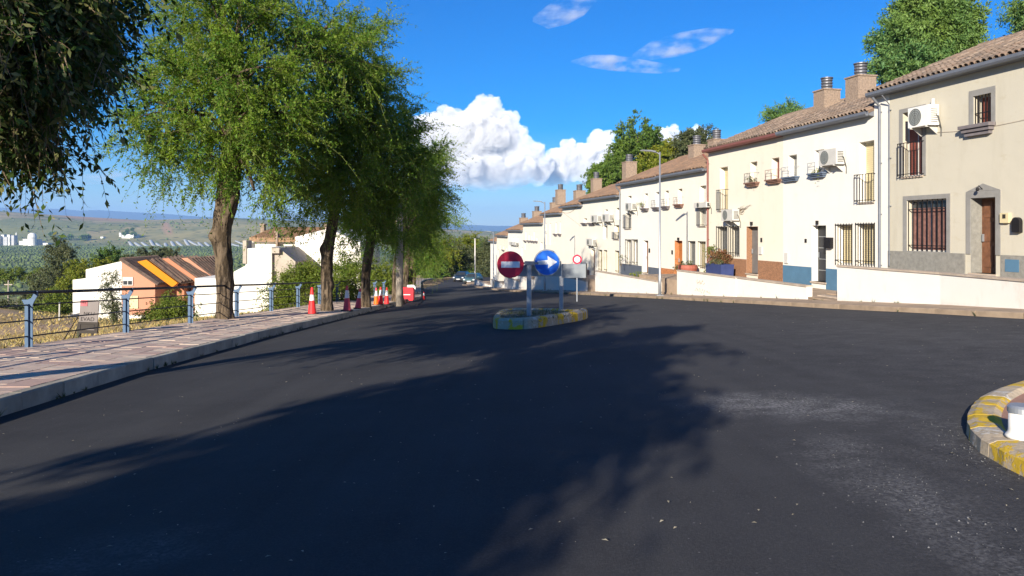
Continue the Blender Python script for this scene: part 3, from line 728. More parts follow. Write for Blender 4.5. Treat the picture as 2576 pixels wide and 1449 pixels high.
def opening(t, q, spec, depth):
    x0, x1, z0, z1 = q; k = spec['k']; d = depth - 0.03; w_ = x1-x0; h = z1-z0
    if k == 'door':
        m = M[spec.get('m', 'brownwood')]; mb = MB(); mb.box(x0, x1, d, d+0.05, z0, z1)
        for zz in ((0.08, 0.36), (0.42, 0.68), (0.74, 0.95)):
            if spec.get('plain'): break
            a, b = z0+h*zz[0], z0+h*zz[1]
            for f in ((0.12, 0.46), (0.54, 0.88)): mb.box(x0+w_*f[0], x0+w_*f[1], d-0.022, d, a, b)
        do = mb.build('door', m, t)
        if spec.get('lines'):
            s = MB()
            for f in (0.2, 0.4, 0.6, 0.8): s.box(x0+0.05, x1-0.05, d-0.012, d-0.002, z0+h*f-0.012, z0+h*f+0.012)
            s.build('trim', M['metalgrey'], do)
        hb = MB(); hb.box(x0+w_*0.08, x0+w_*0.13, d-0.07, d-0.02, z0+h*0.42, z0+h*0.52); hb.build('handle', M['metalgrey'], do)
        if spec.get('sill', True):
            s = MB(); s.box(x0-0.05, x1+0.05, -0.06, d, z0-0.06, z0); s.build('doorstep', M['cap'], t)
        if spec.get('lining'):
            s = MB(); e = 0.012
            s.box(x0, x0+e, -0.004, d-0.002, z0, z1-e); s.box(x1-e, x1, -0.004, d-0.002, z0, z1-e); s.box(x0, x1, -0.004, d-0.002, z1-e, z1)
            s.build('door_lining', M[spec['lining']], t)
        return
    mb = MB(); f = 0.045
    mb.box(x0, x0+f, d-0.02, d+0.03, z0, z1); mb.box(x1-f, x1, d-0.02, d+0.03, z0, z1)
    mb.box(x0+f, x1-f, d-0.02, d+0.03, z1-f, z1); mb.box(x0+f, x1-f, d-0.02, d+0.03, z0, z0+f)
    if w_ > 0.9: mb.box((x0+x1)/2-0.02, (x0+x1)/2+0.02, d-0.02, d+0.03, z0+f, z1-f)
    wd = mb.build('window', M[spec.get('fm', 'shutwhite')], t)
    p = MB(); p.box(x0+f, x1-f, d+0.005, d+0.012, z0+f, z1-f); p.build('pane', M['glass'], wd)
    sh = spec.get('sh')
    if sh:                                             # roller shutter or blind, slat by slat joined
        s = MB(); fr = spec.get('shf', 1.0); zl = z1 - f - (h-2*f)*fr; ns = max(3, int((z1-f-zl)/0.07)); st = (z1-f-zl)/ns
        for i in range(ns): s.box(x0+f, x1-f, d-0.012, d+0.004, zl+i*st+0.006, zl+(i+1)*st)
        s.build('shutter', M[sh], wd)
    if spec.get('curtain'):
        s = MB(); n = int(w_/0.07)
        for i in range(n): a = x0+f+(w_-2*f)*i/n; s.box(a+0.004, a+(w_-2*f)/n-0.004, d-0.018-0.012*(i % 2), d+0.003, z0+f, z0+f+(h-2*f)*0.86)
        s.build('curtain', M['curtain'], wd)
    if spec.get('grille'):
        s = MB(); n = spec.get('nb', max(4, int(w_/0.14))); y = -0.03 if spec.get('out') else 0.04; e = 0.05 if spec.get('out') else -0.02
        bars(s, x0-e, x1+e, z0-0.04, z1+0.04, y, n, 0.011, spec.get('rails', (0.12, 0.97)))
        if spec.get('out'):
            for zz in (z0, z1): s.box(x0-e, x0-e+0.02, y, 0.0, zz-0.01, zz+0.01); s.box(x1+e-0.02, x1+e, y, 0.0, zz-0.01, zz+0.01)
        s.build('grille', M['iron'], wd)
    if spec.get('balcony'):
        s = MB(); zt = z0 + h*spec['balcony']; y = -0.16; xa, xb = x0-0.06, x1+0.06
        bars(s, xa, xb, z0, zt, y, max(6, int((xb-xa)/0.12)), 0.009, (0.06, 0.99))
        for x in (xa, xb):
            s.box(x-0.01, x+0.01, y, 0.0, zt-0.022, zt); s.box(x-0.01, x+0.01, y, 0.0, z0+0.03, z0+0.05)
        s.build('balcony_railing', M['iron'], wd)
        s = MB(); s.box(x0-0.04, x1+0.04, -0.05, 0.002, z0-0.06, z0-0.005); s.build('sill', M['cap'], wd)
    lg = spec.get('ledge')
    if lg:                                             # stepped ledge for pots, with a thin rail in front
        s = MB(); e = spec.get('le', 0.22); p_ = 0.24
        s.box(x0-e, x1+e, -p_, -0.001, z0-0.07, z0-0.01); s.box(x0-e+0.05, x1+e-0.05, -p_+0.05, -0.001, z0-0.13, z0-0.07)
        s.box(x0-e+0.10, x1+e-0.10, -p_+0.10, -0.001, z0-0.20, z0-0.13)
        s.build('ledge', M[lg], wd)
        if spec.get('rail', True):
            s = MB(); zt = z0+min(0.42, h*0.45)
            for zz in (z0+0.14, zt): s.box(x0-e+0.04, x1+e-0.04, -p_+0.02, -p_+0.035, zz-0.012, zz)
            for x in (x0-e+0.05, x1+e-0.05, (x0+x1)/2):
                s.box(x-0.008, x+0.008, -p_+0.02, -p_+0.035, z0-0.01, zt)
            for x in (x0-e+0.05, x1+e-0.05): s.box(x-0.008, x+0.008, -p_+0.03, 0, zt-0.012, zt)
            s.build('ledge_rail', M[spec.get('rm', 'iron')], wd)
    if spec.get('surround'):
        s = MB(); a, b, c, e_ = spec['surround']; y0 = -0.025
        s.box(a, x0, y0, -0.001, c, e_); s.box(x1, b, y0, -0.001, c, e_); s.box(x0, x1, y0, -0.001, z1, e_)
        if c < z0-0.01: s.box(x0, x1, y0, -0.001, c, z0)
        s.build('surround', M['surround'], wd)
    if spec.get('stepledge'):
        s = MB(); a, b, c, e_ = spec['stepledge']; hh = (e_-c)/3
        for i in range(3): s.box(a+0.06*i, b-0.06*i, -0.25+0.06*i, -0.001, e_-hh*(i+1)+0.006, e_-hh*i)
        s.build('ledge', M['ledgegrey'], wd)

def O(c, x0, y0, x1, y1, k='win', **kw): return dict(r=rect(c, x0, y0, x1, y1), k=k, **kw)

def plate(t, q, r0, zb, mat_, name, y0=-0.014, gaps=()):
    """thin facing on the front, with gaps (r ranges) left for doors"""
    a, b, c, d = q[0]-r0, q[1]-r0, q[2]-zb, q[3]-zb
    cuts = [a] + sorted(x-r0 for g in gaps for x in g) + [b]
    for i in range(0, len(cuts), 2):
        if cuts[i+1]-cuts[i] > 0.02: mb = MB(); mb.box(cuts[i], cuts[i+1], y0, -0.001, c, d); mb.build(name, mat_, t)

def downpipe(t, x, ztop, zbot, m='gutter', r=0.045):
    mb = MB(); mb.tube([(x, -0.35, ztop), (x, -0.22, ztop-0.14), (x, -0.07, ztop-0.3), (x, -0.07, zbot)], r, 10)
    for z in np.linspace(zbot+0.4, ztop-0.5, 4): mb.box(x-r-0.012, x+r+0.012, -0.085, -0.002, z-0.015, z+0.015)
    mb.build('downpipe', M[m], t, smooth=False)

def chimney(t, r, d, zbase, wdt, hgt, r0, zb, m='brick', cowl=True):
    x, y, z = r-r0, d-D0, zbase-zb
    mb = MB(); mb.box(x-wdt/2, x+wdt/2, y-wdt/2, y+wdt/2, z-0.6, z+hgt); mb.box(x-wdt/2-0.04, x+wdt/2+0.04, y-wdt/2-0.04, y+wdt/2+0.04, z+hgt, z+hgt+0.06)
    c = mb.build('chimney', M[m], t)
    if cowl:
        rr = wdt*0.31; zc = z+hgt+0.06; k = MB()
        for i in range(4): k.lathe([(rr*0.86, zc+i*0.13), (rr, zc+i*0.13+0.03), (rr, zc+i*0.13+0.07), (rr*0.86, zc+i*0.13+0.12)], 16, (x, y))
        k.lathe([(rr*1.1, zc+0.52), (rr*1.1, zc+0.56), (rr*0.3, zc+0.60)], 16, (x, y)); k.build('cowl', M['cowl'], c)
    return c

def rb_(px, d=D0): return rz(px, 600, d)[0]
RA0, RB0, RBM, RC0, RCM = rb_(2200), rb_(1782), rb_(1970), rb_(1561), rb_(1661)
RD0, RDM = rb_(1415), rb_(1466)
RE0, RF0, RG0, RH0, RI0 = rb_(1366.5), rb_(1315.7), rb_(1278), rb_(1250), rb_(1238.5)
ZA, ZB, ZC, ZD, ZE, ZF, ZG, ZH, ZI = 0.40, -0.32, -1.08, -1.9, -2.75, -3.55, -4.3, -4.95, -5.6

# --- house A: beige, grey stone plinth and surrounds
sw = lambda c, *q: rect(c, *q)
def local4(q, r0, zb): return (q[0]-r0, q[1]-r0, q[2]-zb, q[3]-zb)
wA1 = O(cA, 168, 425, 262, 732, dp=0.26, sh='shutred', balcony=0.52, surround=None); wA1['surround'] = local4(rect(cA, 152, 405, 278, 735), RA0, ZA)
wA2 = O(cA, 503, 347, 588, 498, dp=0.3, sh='shutred', grille=False); wA2['surround'] = local4(rect(cA, 483, 318, 608, 503), RA0, ZA)
wA2['stepledge'] = local4(rect(cA, 460, 488, 608, 540), RA0, ZA); wA2['grille'] = True; wA2['nb'] = 6; wA2['rails'] = (0.03, 0.45)
wA3 = O(cA, 187, 843, 376, 1090, dp=0.24, curtain=True, grille=True, nb=9, rails=(0.13, 0.8)); wA3['surround'] = local4(rect(cA, 170, 822, 393, 1094), RA0, ZA)
dA = O(cA, 490, 835, 609, 1195, 'door', m='brownwood', lining='greystone')
HA = house('terraced_house', 'beige two storey house with grey stone plinth and brown panelled door', RA0, RA0+12.5, ZA, 6.42, M['beige'],
           [wA1, wA2, wA3, dA], M['rooftile'], 300, 0.40, group='terraced houses stepping down the street')
tA = HA
a, b, c, d = local4(dA['r'], RA0, ZA)
s = MB(); q = local4(rect(cA, 470, 803, 632, 1105), RA0, ZA)
s.box(q[0], a, -0.03, -0.001, q[2], q[3]); s.box(b, q[1], -0.03, -0.001, q[2], q[3]); s.box(a, b, -0.03, -0.001, d, q[3])
g0 = local4(rect(cA, 473, 768, 630, 803), RA0, ZA)
s.prism_y([(g0[0], g0[2]+0.004), (g0[1], g0[2]+0.004), ((g0[0]+g0[1])/2, g0[3])], -0.03, -0.001)
s.build('door_surround', M['surround'], tA)
plate(tA, (rect(cA, 100, 1090, 741, 1200)[0], RA0+12.5, ZA-0.25, rect(cA, 100, 1090, 300, 1200)[3]), RA0, ZA, M['greystone'], 'plinth', -0.035, [(dA['r'][0]-0.2, dA['r'][1]+0.2)])
plate(tA, (RA0+0.0, rect(cA, 30, 400, 104, 900)[1], ZA-0.5, 6.4), RA0, ZA, M['white'], 'white_edge', -0.012)
downpipe(tA, rect(cA, 60, 360, 72, 900)[0]-RA0+0.06, 6.2-ZA, -0.4, 'gutter')
downpipe(tA, rect(cA, 106, 360, 114, 900)[0]-RA0+0.05, 6.2-ZA, -0.0, 'gutter', 0.022)
def panel(t, c, q, r0, zb, m, name, y0, bevel=0.0):
    a, b, z0, z1 = local4(rect(c, *q), r0, zb); mb = MB(); mb.box(a, b, y0, -0.001, z0, z1)
    return mb.build(name, m, t)
panel(tA, cA, (657, 1128, 723, 1187), RA0, ZA, M['bluepaint'], 'vent_panel', -0.045)
bx = panel(tA, cA, (640, 908, 680, 955), RA0, ZA, M['shutcream'], 'meter_box', -0.10)
a, b, z0, z1 = local4(rect(cA, 653, 914, 668, 934), RA0, ZA); s = MB(); s.box(a, b, -0.106, -0.101, z0, z1); s.build('meter_window', M['boarddark'], bx)
a, b, z0, z1 = local4(rect(cA, 698, 928, 735, 1000), RA0, ZA); rr = (b-a)/2
s = MB(); s.prism_y([(a, z0), (b, z0), (b, z1-rr)] + [((a+b)/2+rr*math.cos(k*math.pi/8), z1-rr+rr*math.sin(k*math.pi/8)) for k in range(1, 8)] + [(a, z1-rr)], -0.12, -0.001)
s.build('mailbox', M['iron'], tA)
a, b, z0, z1 = local4(rect(cA, 542, 770, 554, 795), RA0, ZA); s = MB(); s.tube([(a+0.05, -0.03, z0), (a+0.05, -0.16, z0+0.1), (a+0.05, -0.2, z0+0.04)], 0.012, 6); s.lathe([(0.02, z0-0.06), (0.05, z0-0.02), (0.03, z0+0.05)], 8, (a+0.05, -0.2)); s.build('door_lamp', M['iron'], tA)
pts = []
p0, p1 = rz(*cA(270, 528)), rz(*cA(760, 463))
for k in range(21): f = k/20; pts.append((p0[0]+(p1[0]-p0[0])*f-RA0, -0.02, p0[1]+(p1[1]-p0[1])*f-ZA-0.09*math.sin(math.pi*f)))
s = MB(); s.tube(pts, 0.006, 5); s.build('cable', M['cap'], tA)
# --- house B right half: white, blue plinth, black door
oB1 = [O(cB, 243, 530, 292, 655, sh='shutgrey', ledge='ledgeblue', rm='metalgrey'), O(cB, 397, 500, 450, 632, sh='shutwhite', ledge='ledgeblue', rm='metalgrey'),
       O(cB, 655, 450, 743, 803, sh='shutcream', balcony=0.46), O(cB, 380, 940, 462, 1268, 'door', m='blackdoor', plain=True, lines=True),
       O(cB, 525, 935, 612, 1166, sh='shutcream', grille=True, out=True, nb=7), O(cB, 643, 930, 743, 1172, sh='shutcream', grille=True, out=True, nb=8)]
tB1 = house('terraced_house', 'white two storey house with blue painted plinth and black front door', RBM, RA0, ZB, 5.80, M['white'], oB1, M['rooftile'], 300, 0.30, 'terraced houses stepping down the street')
plate(tB1, (RBM+0.005, rect(cB, 205, 1172, 527, 1262)[1], ZB-1.9, rect(cB, 205, 1176, 371, 1262)[3]), RBM, ZB, M['bluepaint'], 'plinth', -0.014, [(oB1[3]['r'][0]-0.02, oB1[3]['r'][1]+0.01)])
mbx = panel(tB1, cB, (467, 1010, 505, 1073), RBM, ZB, M['iron'], 'mailbox', -0.14)
panel(tB1, cB, (340, 1018, 350, 1040), RBM, ZB, M['iron'], 'doorbell', -0.03)
panel(tB1, cB, (225, 1100, 245, 1160), RBM, ZB, M['shutwhite'], 'meter_box', -0.06)
panel(tB1, cB, (413, 912, 419, 934), RBM, ZB, M['iron'], 'door_lamp', -0.10)
chimney(tB1, rb_(2165, 21.0), 21.0, 7.12, 0.86, 0.98, RBM, ZB); 
# --- house B left half: cream, brown tile plinth
oB2 = [O(c4, 840, 440, 898, 755, sh='shutcream', balcony=0.48), O(c4, 1062, 402, 1112, 550, sh='shutwhite', ledge='ledgebrown', rm='iron'),
       O(c4, 1217, 373, 1272, 527, sh='shutred', ledge='ledgebrown', rm='ledgebrown'), O(c4, 1035, 872, 1118, 1215, 'door', m='greydoor', plain=True, lining='brownstone'),
       O(c4, 822, 874, 893, 1095, sh='shutgrey', grille=True, out=True, nb=7), O(c4, 912, 872, 980, 1085, sh='shutgrey', grille=True, out=True, nb=7)]
tB2 = house('terraced_house', 'cream two storey house with brown tiled plinth and brown tiled door recess', RB0, RBM, ZB, 5.78, M['cream2'], oB2, M['rooftile'], 300, 0.30, 'terraced houses stepping down the street', gutter='gutterred')
plate(tB2, (RB0+0.12, RBM-0.005, ZB-1.0, rect(c4, 780, 1102, 1030, 1230)[3]), RB0, ZB, M['brownstone'], 'plinth', -0.014, [(oB2[3]['r'][0]-0.01, oB2[3]['r'][1]+0.01)])
downpipe(tB2, 0.06, 5.55-ZB, -0.9, 'gutterred', 0.05)
panel(tB2, c4, (1140, 955, 1149, 985), RB0, ZB, M['iron'], 'doorbell', -0.04); panel(tB2, c4, (1130, 1020, 1152, 1075), RB0, ZB, M['shutwhite'], 'meter_box', -0.06)
panel(tB2, c4, (1073, 838, 1080, 862), RB0, ZB, M['iron'], 'door_lamp', -0.10)
chimney(tB2, rb_(2080, 21.0), 21.0, 7.15, 0.82, 0.80, RB0, ZB)
# --- house C right half: orange tile plinth, orange door
oC1 = [O(c4, 440, 612, 467, 722, sh='shutcream', ledge='ledgegrey'), O(c4, 535, 598, 566, 708, sh='shutcream', ledge='ledgebrown', rm='ledgebrown'),
       O(c4, 693, 575, 740, 868, sh='shutwhite', balcony=0.44), O(c4, 512, 975, 567, 1250, 'door', m='orangewood', lining='orangetile'),
       O(c4, 605, 978, 662, 1165, sh='shutgrey', grille=True, nb=5), O(c4, 675, 980, 737, 1178, sh='shutcream', grille=True, nb=5)]
tC1 = house('terraced_house', 'pale cream house with orange tiled plinth and orange wooden door', RCM, RB0, ZC, 4.86, M['cream'], oC1, M['roofbrown'], 0, 0.28, 'terraced houses stepping down the street')
plate(tC1, (RCM+0.01, oC1[3]['r'][1]+0.1, ZC-1.3, rect(c4, 415, 1180, 525, 1320)[3]), RCM, ZC, M['orangetile'], 'plinth', -0.014, [(oC1[3]['r'][0]-0.01, oC1[3]['r'][1]+0.01)])
panel(tC1, c4, (491, 1045, 499, 1075), RCM, ZC, M['iron'], 'doorbell', -0.04); panel(tC1, c4, (540, 953, 546, 972), RCM, ZC, M['iron'], 'door_lamp', -0.1)
chimney(tC1, rb_(1803, 21.0), 21.0, 6.25, 0.80, 0.72, RCM, ZC, 'brick')
# --- house C left half: slate plinth
oC2 = [O(c4, 170, 650, 197, 745, sh='shutcream'), O(c4, 290, 632, 315, 738, sh='shutcream', ledge='ledgegrey', rail=False), O(c4, 372, 622, 400, 730, sh='shutwhite', ledge='ledgegrey'),
       O(c4, 153, 775, 195, 887, sh='shutgrey', balcony=0.9), O(c4, 282, 975, 318, 1208, 'door', m='brownwood'),
       O(c4, 157, 968, 194, 1150, sh='shutwhite', grille=True, out=True, nb=5), O(c4, 205, 968, 242, 1150, sh='shutwhite', grille=True, out=True, nb=5)]
tC2 = house('terraced_house', 'pale cream house with dark slate painted plinth behind the near lamp post', RC0, RCM, ZC, 4.82, M['white'], oC2, M['roofbrown'], 0, 0.28, 'terraced houses stepping down the street')
plate(tC2, (RC0+0.1, RCM-0.01, ZC-1.0, rect(c4, 150, 1160, 395, 1250)[3]), RC0, ZC, M['slatepaint'], 'plinth', -0.014, [(rect(c4, 272, 975, 320, 1208)[0], rect(c4, 272, 975, 320, 1208)[1])])
downpipe(tC2, 0.05, 4.6-ZC, -0.6, 'gutter'); panel(tC2, c4, (325, 1032, 333, 1062), RC0, ZC, M['iron'], 'doorbell', -0.04)
chimney(tC2, rb_(1753, 21.0), 21.0, 6.25, 0.80, 0.70, RC0, ZC)
chimney(tC2, rb_(1568, 21.0)+1.4, 21.0, 6.2, 0.9, 0.75, RC0, ZC)
# --- houses D
oD1 = [O(cE, 1222, 440, 1264, 497, sh='shutwhite', ledge='ledgegrey', rail=False), O(cE, 1312, 440, 1364, 497, sh='shutwhite', ledge='ledgegrey', rail=False), O(cD, 149, 540, 178, 655, sh='shutwhite'), O(cD, 262, 525, 298, 640, sh='shutcream'), O(cD, 130, 703, 175, 842, sh='shutgrey'), O(cD, 245, 700, 295, 842, sh='shutcream', shf=0.5, balcony=0.5),
       O(cD, 5, 945, 47, 1238, 'door', m='brownwood'), O(cD, 77, 950, 122, 1168, sh='shutcream', grille=True, nb=4), O(cD, 134, 953, 172, 1172, sh='shutcream', grille=True, nb=4), O(cD, 247, 960, 294, 1188, sh='shutcream', grille=True, nb=4)]
tD1 = house('terraced_house', 'cream house with three wall air conditioners above and beside its brown door', RDM, RC0, ZD, 4.08, M['cream'], oD1, M['roofbrown'], 0, 0.28, 'terraced houses stepping down the street')
plate(tD1, (rect(cE, 1190, 1110, 1300, 1225)[0], rect(cE, 1190, 1110, 1300, 1225)[1], ZD-0.1, rect(cE, 1190, 1110, 1300, 1225)[3]), RDM, ZD, M['brownstone'], 'plinth', -0.014)
chimney(tD1, rb_(1500, 21.0), 21.0, 5.5, 0.8, 0.7, RDM, ZD)
oD2 = [O(cE, 1120, 980, 1160, 1120, sh='shutcream')]
tD2 = house('terraced_house', 'cream house with a mostly blank wall above the small speed sign', RD0, RDM, ZD-0.35, 3.72, M['cream'], oD2, M['roofbrown'], 0, 0.28, 'terraced houses stepping down the street')
s = MB(); w0, w1, w2 = rz(*cE(1190, 205)), rz(*cE(946, 357)), rz(*cE(1188, 540)); pts = []
for a, b, sg in ((w0, w1, 0.45), (w1, w2, 0.0)):
    for k in range(9): f = k/8; pts.append((a[0]+(b[0]-a[0])*f-RD0, -0.02, a[1]+(b[1]-a[1])*f-(ZD-0.35)-sg*math.sin(math.pi*f)))
s.tube(pts, 0.014, 5); s.build('cable', M['cap'], tD2)
chimney(tD2, rb_(1410, 21.0), 21.0, 4.95, 0.9, 0.9, RD0, ZD-0.35, 'brick')
# --- farther houses
def far_house(r0, r1, zb, ze, label, wins, wm, ch=True):
    ops = [O(cE, *q, sh=s_, ledge=('ledgegrey' if lg else None), rail=False) for (q, s_, lg) in wins]
    t = house('terraced_house', label, r0, r1, zb, ze, wm, ops, M['roofbrown'], 0, 0.28, 'terraced houses stepping down the street')
    if ch: chimney(t, r0+1.6, 21.0, ze+1.35, 0.95, 0.85, r0, zb)
    return t
far_house(RE0, RD0, ZE, 3.2, 'narrow cream house with two slit like dark upper windows', [((853, 495, 868, 640), 'shutred', True), ((909, 487, 922, 640), 'shutred', True), ((776, 505, 792, 788), 'shutgrey', False), ((722, 510, 738, 600), 'shutgrey', False), ((722, 640, 738, 785), 'shutgrey', False)], M['cream'])
far_house(RF0, RE0, ZF, 2.38, 'cream house with small ledged windows in a row above the disc signs', [((455, 610, 468, 728), 'shutcream', True), ((500, 650, 512, 728), 'shutred', True), ((535, 660, 546, 730), 'shutgrey', True), ((566, 610, 577, 735), 'shutcream', True), ((602, 690, 613, 735), 'shutgrey', True), ((446, 760, 458, 850), 'shutred', False), ((655, 757, 680, 850), 'shutgrey', False)], M['cream'])
far_house(RG0, RF0, ZG, 1.66, 'white house with a wide air conditioner shelf, partly behind the red disc sign', [((290, 690, 306, 750), 'shutwhite', False), ((345, 690, 362, 750), 'shutwhite', False), ((402, 823, 420, 935), 'shutgrey', False), ((242, 805, 252, 862), 'shutred', False)], M['white'])
far_house(RH0, RG0, ZH, 1.0, 'small pinkish house with a low brown roof, second from the far end', [((120, 790, 130, 850), 'shutgrey', False), ((165, 800, 178, 850), 'shutgrey', True), ((205, 825, 214, 865), 'shutgrey', False), ((92, 850, 103, 950), 'shutred', False)], M['cream2'])
far_house(RI0-1.5, RH0, ZI, 0.2, 'last white house at the far end of the row', [((60, 1070, 70, 1180), 'shutred', False)], M['white'], False)

# --- air conditioners hung on the fronts
def aircon(q, label, depth=0.34, side='fan', shelf=True, m='acwhite'):
    r0, r1, z0, z1 = q; W, H = r1-r0, z1-z0
    t = empty('air_conditioner', PW(r0, D0, z0), RZ, label, 'air conditioner', 'air conditioners on the house fronts')
    mb = MB(); y0, y1 = -depth-0.06, -0.06; b = 0.025
    mb.prism([(0, y0+b), (b, y0), (W-b, y0), (W, y0+b), (W, y1), (0, y1)], 0, H); cs = mb.build('casing', M[m], t)
    g = MB(); rr = min(W*0.3, H*0.42); cx_ = W*0.36
    g.disc((cx_, H*0.5), rr, y0-0.012, y0-0.001, 28); fg = g.build('fan_guard', M['acfan'], t)
    g = MB()
    for k in range(4): g.ring((cx_, H*0.5), rr*(0.2+0.25*k), rr*(0.2+0.25*k)+0.012, y0-0.02, y0-0.012, 24)
    for k in range(6): a = math.pi*k/6; g.box(cx_-0.005, cx_+0.005, y0-0.019, y0-0.0125, H*0.5-rr, H*0.5+rr) if k == 0 else None
    g.build('guard_ring', M['acdark'], fg)
    g = MB()
    for k in range(7): z = H*(0.15+0.1*k); g.box(W+0.001, W+0.008, y0+0.05, y1-0.05, z, z+0.025)
    g.build('side_vent', M['acdark'], t)
    if shelf:
        for x in (W*0.15, W*0.85):
            g = MB(); g.box(x-0.02, x+0.02, y0-0.02, 0, -0.045, -0.005); g.prism_x([(0, -0.05), (0, -0.26), (-0.03, -0.26), (y0+0.1, -0.05)], x-0.012, x+0.012)
            g.build('bracket', M['acwhite'], t)
    g = MB(); g.tube([(W, y1-0.1, H*0.5), (W+0.09, y1-0.1, H*0.42), (W+0.10, y1-0.06, H*0.15), (W+0.04, -0.015, -0.1), (W+0.04, -0.015, -0.35)], 0.016, 6); g.build('hose', M['acdark'], t)
    return t
tq = aircon(rect(cA, 240, 405, 346, 500), 'white air conditioner over the balcony window of the beige house', m='acnew')
q = rect(cA, 320, 368, 337, 404); s = MB(); s.lathe([(0.06, q[2]), (0.06, q[3]), (0.045, q[3]+0.02)], 12, (0, 0)); W_ = rect(cA, 240, 405, 346, 500)
s.build('pipe_cover', M['acwhite'], tq, (q[0]-W_[0]+0.05, -0.12, -W_[2]))
aircon(rect(cB, 470, 498, 578, 590), 'air conditioner between upper windows of the blue plinth house')
aircon(rect(c4, 903, 748, 990, 830), 'air conditioner above the barred windows of the brown plinth house')
aircon(rect(c4, 190, 700, 240, 755), 'air conditioner at the far upper window of the slate plinth house')
aircon(rect(cD, 168, 587, 245, 662), 'air conditioner by the corner downpipe, right one of an upper pair')
aircon(rect(cD, 53, 598, 125, 670), 'air conditioner under the eave, left one of an upper pair')
aircon(rect(cD, 5, 838, 72, 905), 'air conditioner directly above the brown door')
aircon(rect(cE, 278, 752, 370, 790), 'wide white air conditioner on the house behind the red disc sign', 0.3)
t = aircon(rect(c4, 683, 697, 778, 735), 'slim white unit beside the red brown downpipe', 0.22, shelf=False)

# ------------------------------------------------------------------ terraces, garden walls, steps
def ground_r(r, d): p = PW(r, d); return Gf(p.x, p.y)
def terrace(r0, r1, z, name='terrace'):
    mb = MB(); a, b, c, d = PW(r0, DW+0.1), PW(r1, DW+0.1), PW(r1, D0+0.05), PW(r0, D0+0.05)
    vs = [(p.x, p.y, z) for p in (a, b, c, d)] + [(p.x, p.y, z-3) for p in (a, b, c, d)]
    mb.add(vs, [(0, 1, 2, 3), (0, 4, 5, 1), (1, 5, 6, 2), (2, 6, 7, 3), (3, 7, 4, 0)]); o = mb.build(name, M['pavement']); tag(o, kind='structure')
def garden_wall(pts, ztop, label, mw='wallwhite'):
    """low rendered wall; pts are (r, d) points of its street face"""
    P0 = PW(pts[0][0], pts[0][1]); base = ground_r(*pts[0])
    t = empty('garden_wall', (P0.x, P0.y, base), 0, label, 'wall', 'low white garden walls along the pavement')
    th = 0.2; mb = MB(); cp = MB()
    for (r0, d0), (r1, d1) in zip(pts[:-1], pts[1:]):
        n = max(1, int(abs(r1-r0)/1.5))
        for k in range(n):
            fa, fb = k/n, (k+1)/n
            q = []
            for f in (fa, fb):
                r, d = r0+(r1-r0)*f, d0+(d1-d0)*f; g = ground_r(r, d)
                for dd, z in ((0, g-0.3), (0, ztop), (th, ztop), (th, g-0.3)):
                    p = PW(r, d+dd); q.append((p.x-P0.x, p.y-P0.y, z-base))
            mb.add(q, [(1, 5, 4, 0), (2, 6, 5, 1), (3, 7, 6, 2)] + ([(0, 3, 2, 1)] if k == 0 else []) + ([(4, 5, 6, 7)] if k == n-1 else []))
        q = []
        for r, d in ((r0, d0), (r1, d1)):
            for dd, z in ((-0.035, ztop+0.002), (-0.035, ztop+0.05), (th+0.035, ztop+0.05), (th+0.035, ztop+0.002)):
                p = PW(r, d+dd); q.append((p.x-P0.x, p.y-P0.y, z-base))
        cp.add(q, [(1, 5, 4, 0), (2, 6, 5, 1), (3, 7, 6, 2), (0, 4, 7, 3), (0, 3, 2, 1), (4, 5, 6, 7)])
    mb.build('wall_body', M[mw], t); cp.build('coping', M['cap'], t)
    return t
rw = lambda px: rb_(px, DW)
garden_wall([(rw(2106), DW), (rw(2365), DW)], 0.50, 'tall blank white garden wall right of the steps to the black door')
garden_wall([(rw(2365)+0.004, DW), (rw(2365)+5.5, DW-0.55)], 0.50, 'white garden wall in front of the beige house')
garden_wall([(rw(1703), DW), (rw(1850), DW+0.02)], -0.24, 'white garden wall with dark scribbled marks beside the lamp post steps')
garden_wall([(rw(1850)+0.004, DW+0.05), (rw(2026), DW+0.05)], -0.24, 'clean bright white garden wall in front of the brown plinth house')
garden_wall([(rw(1497), DW), (rw(1660), DW)], -0.90, 'pale garden wall in front of the slate plinth house, with worn patches')
garden_wall([(rw(1345), DW), (rw(1475), DW)], -1.66, 'low garden wall behind the small round speed sign')
garden_wall([(rw(1308), DW), (rw(1343), DW)], -2.45, 'short garden wall stretch behind the red disc sign')
garden_wall([(rw(1268), DW), (rw(1306), DW)], -3.0, 'far garden wall stretch between the red disc and the lamp post')
garden_wall([(rw(1234), DW), (rw(1266), DW)], -3.75, 'garden wall stretch near the far lamp post')
garden_wall([(rw(1196), DW), (rw(1231), DW)], -4.45, 'last garden wall stretch beside the parked teal car')
terrace(rw(2106)+0.2, RA0+12.5, ZA-0.16); terrace(RB0-1.0, rw(2030), ZB-0.36); terrace(RC0, RB0-2.3, ZC-0.36)
terrace(RD0, RC0-0.0, ZD-0.36); terrace(RE0, RD0, ZE-0.36); terrace(RF0, RE0, ZF-0.36); terrace(RG0, RF0, ZG-0.36); terrace(RI0-1.5, RG0, ZI+0.3)
def steps(r0, r1, zt, zb_, n, label):
    p = PW(r0, DW); t = empty('steps', (p.x, p.y, zb_), RZ, label, 'steps', 'flights of steps in the garden wall gaps')
    W = r1-r0
    for i in range(n):
        mb = MB(); z1 = (zt-zb_)*(i+1)/n; mb.box(0, W, 0.05+i*0.34, 3.6, z1-(zt-zb_)/n+0.002*(i > 0) - (0.4 if i == 0 else 0), z1)
        mb.box(-0.0, W, 0.02+i*0.34, 0.05+i*0.34, z1-0.045, z1); mb.build('step', M['cap'] if i % 2 else M['pavement'], t)
steps(rw(2030)+0.02, rw(2104)-0.02, ZB-0.06, ground_r(rw(2066), DW)+0.12, 4, 'steps up to the black door between two white walls')
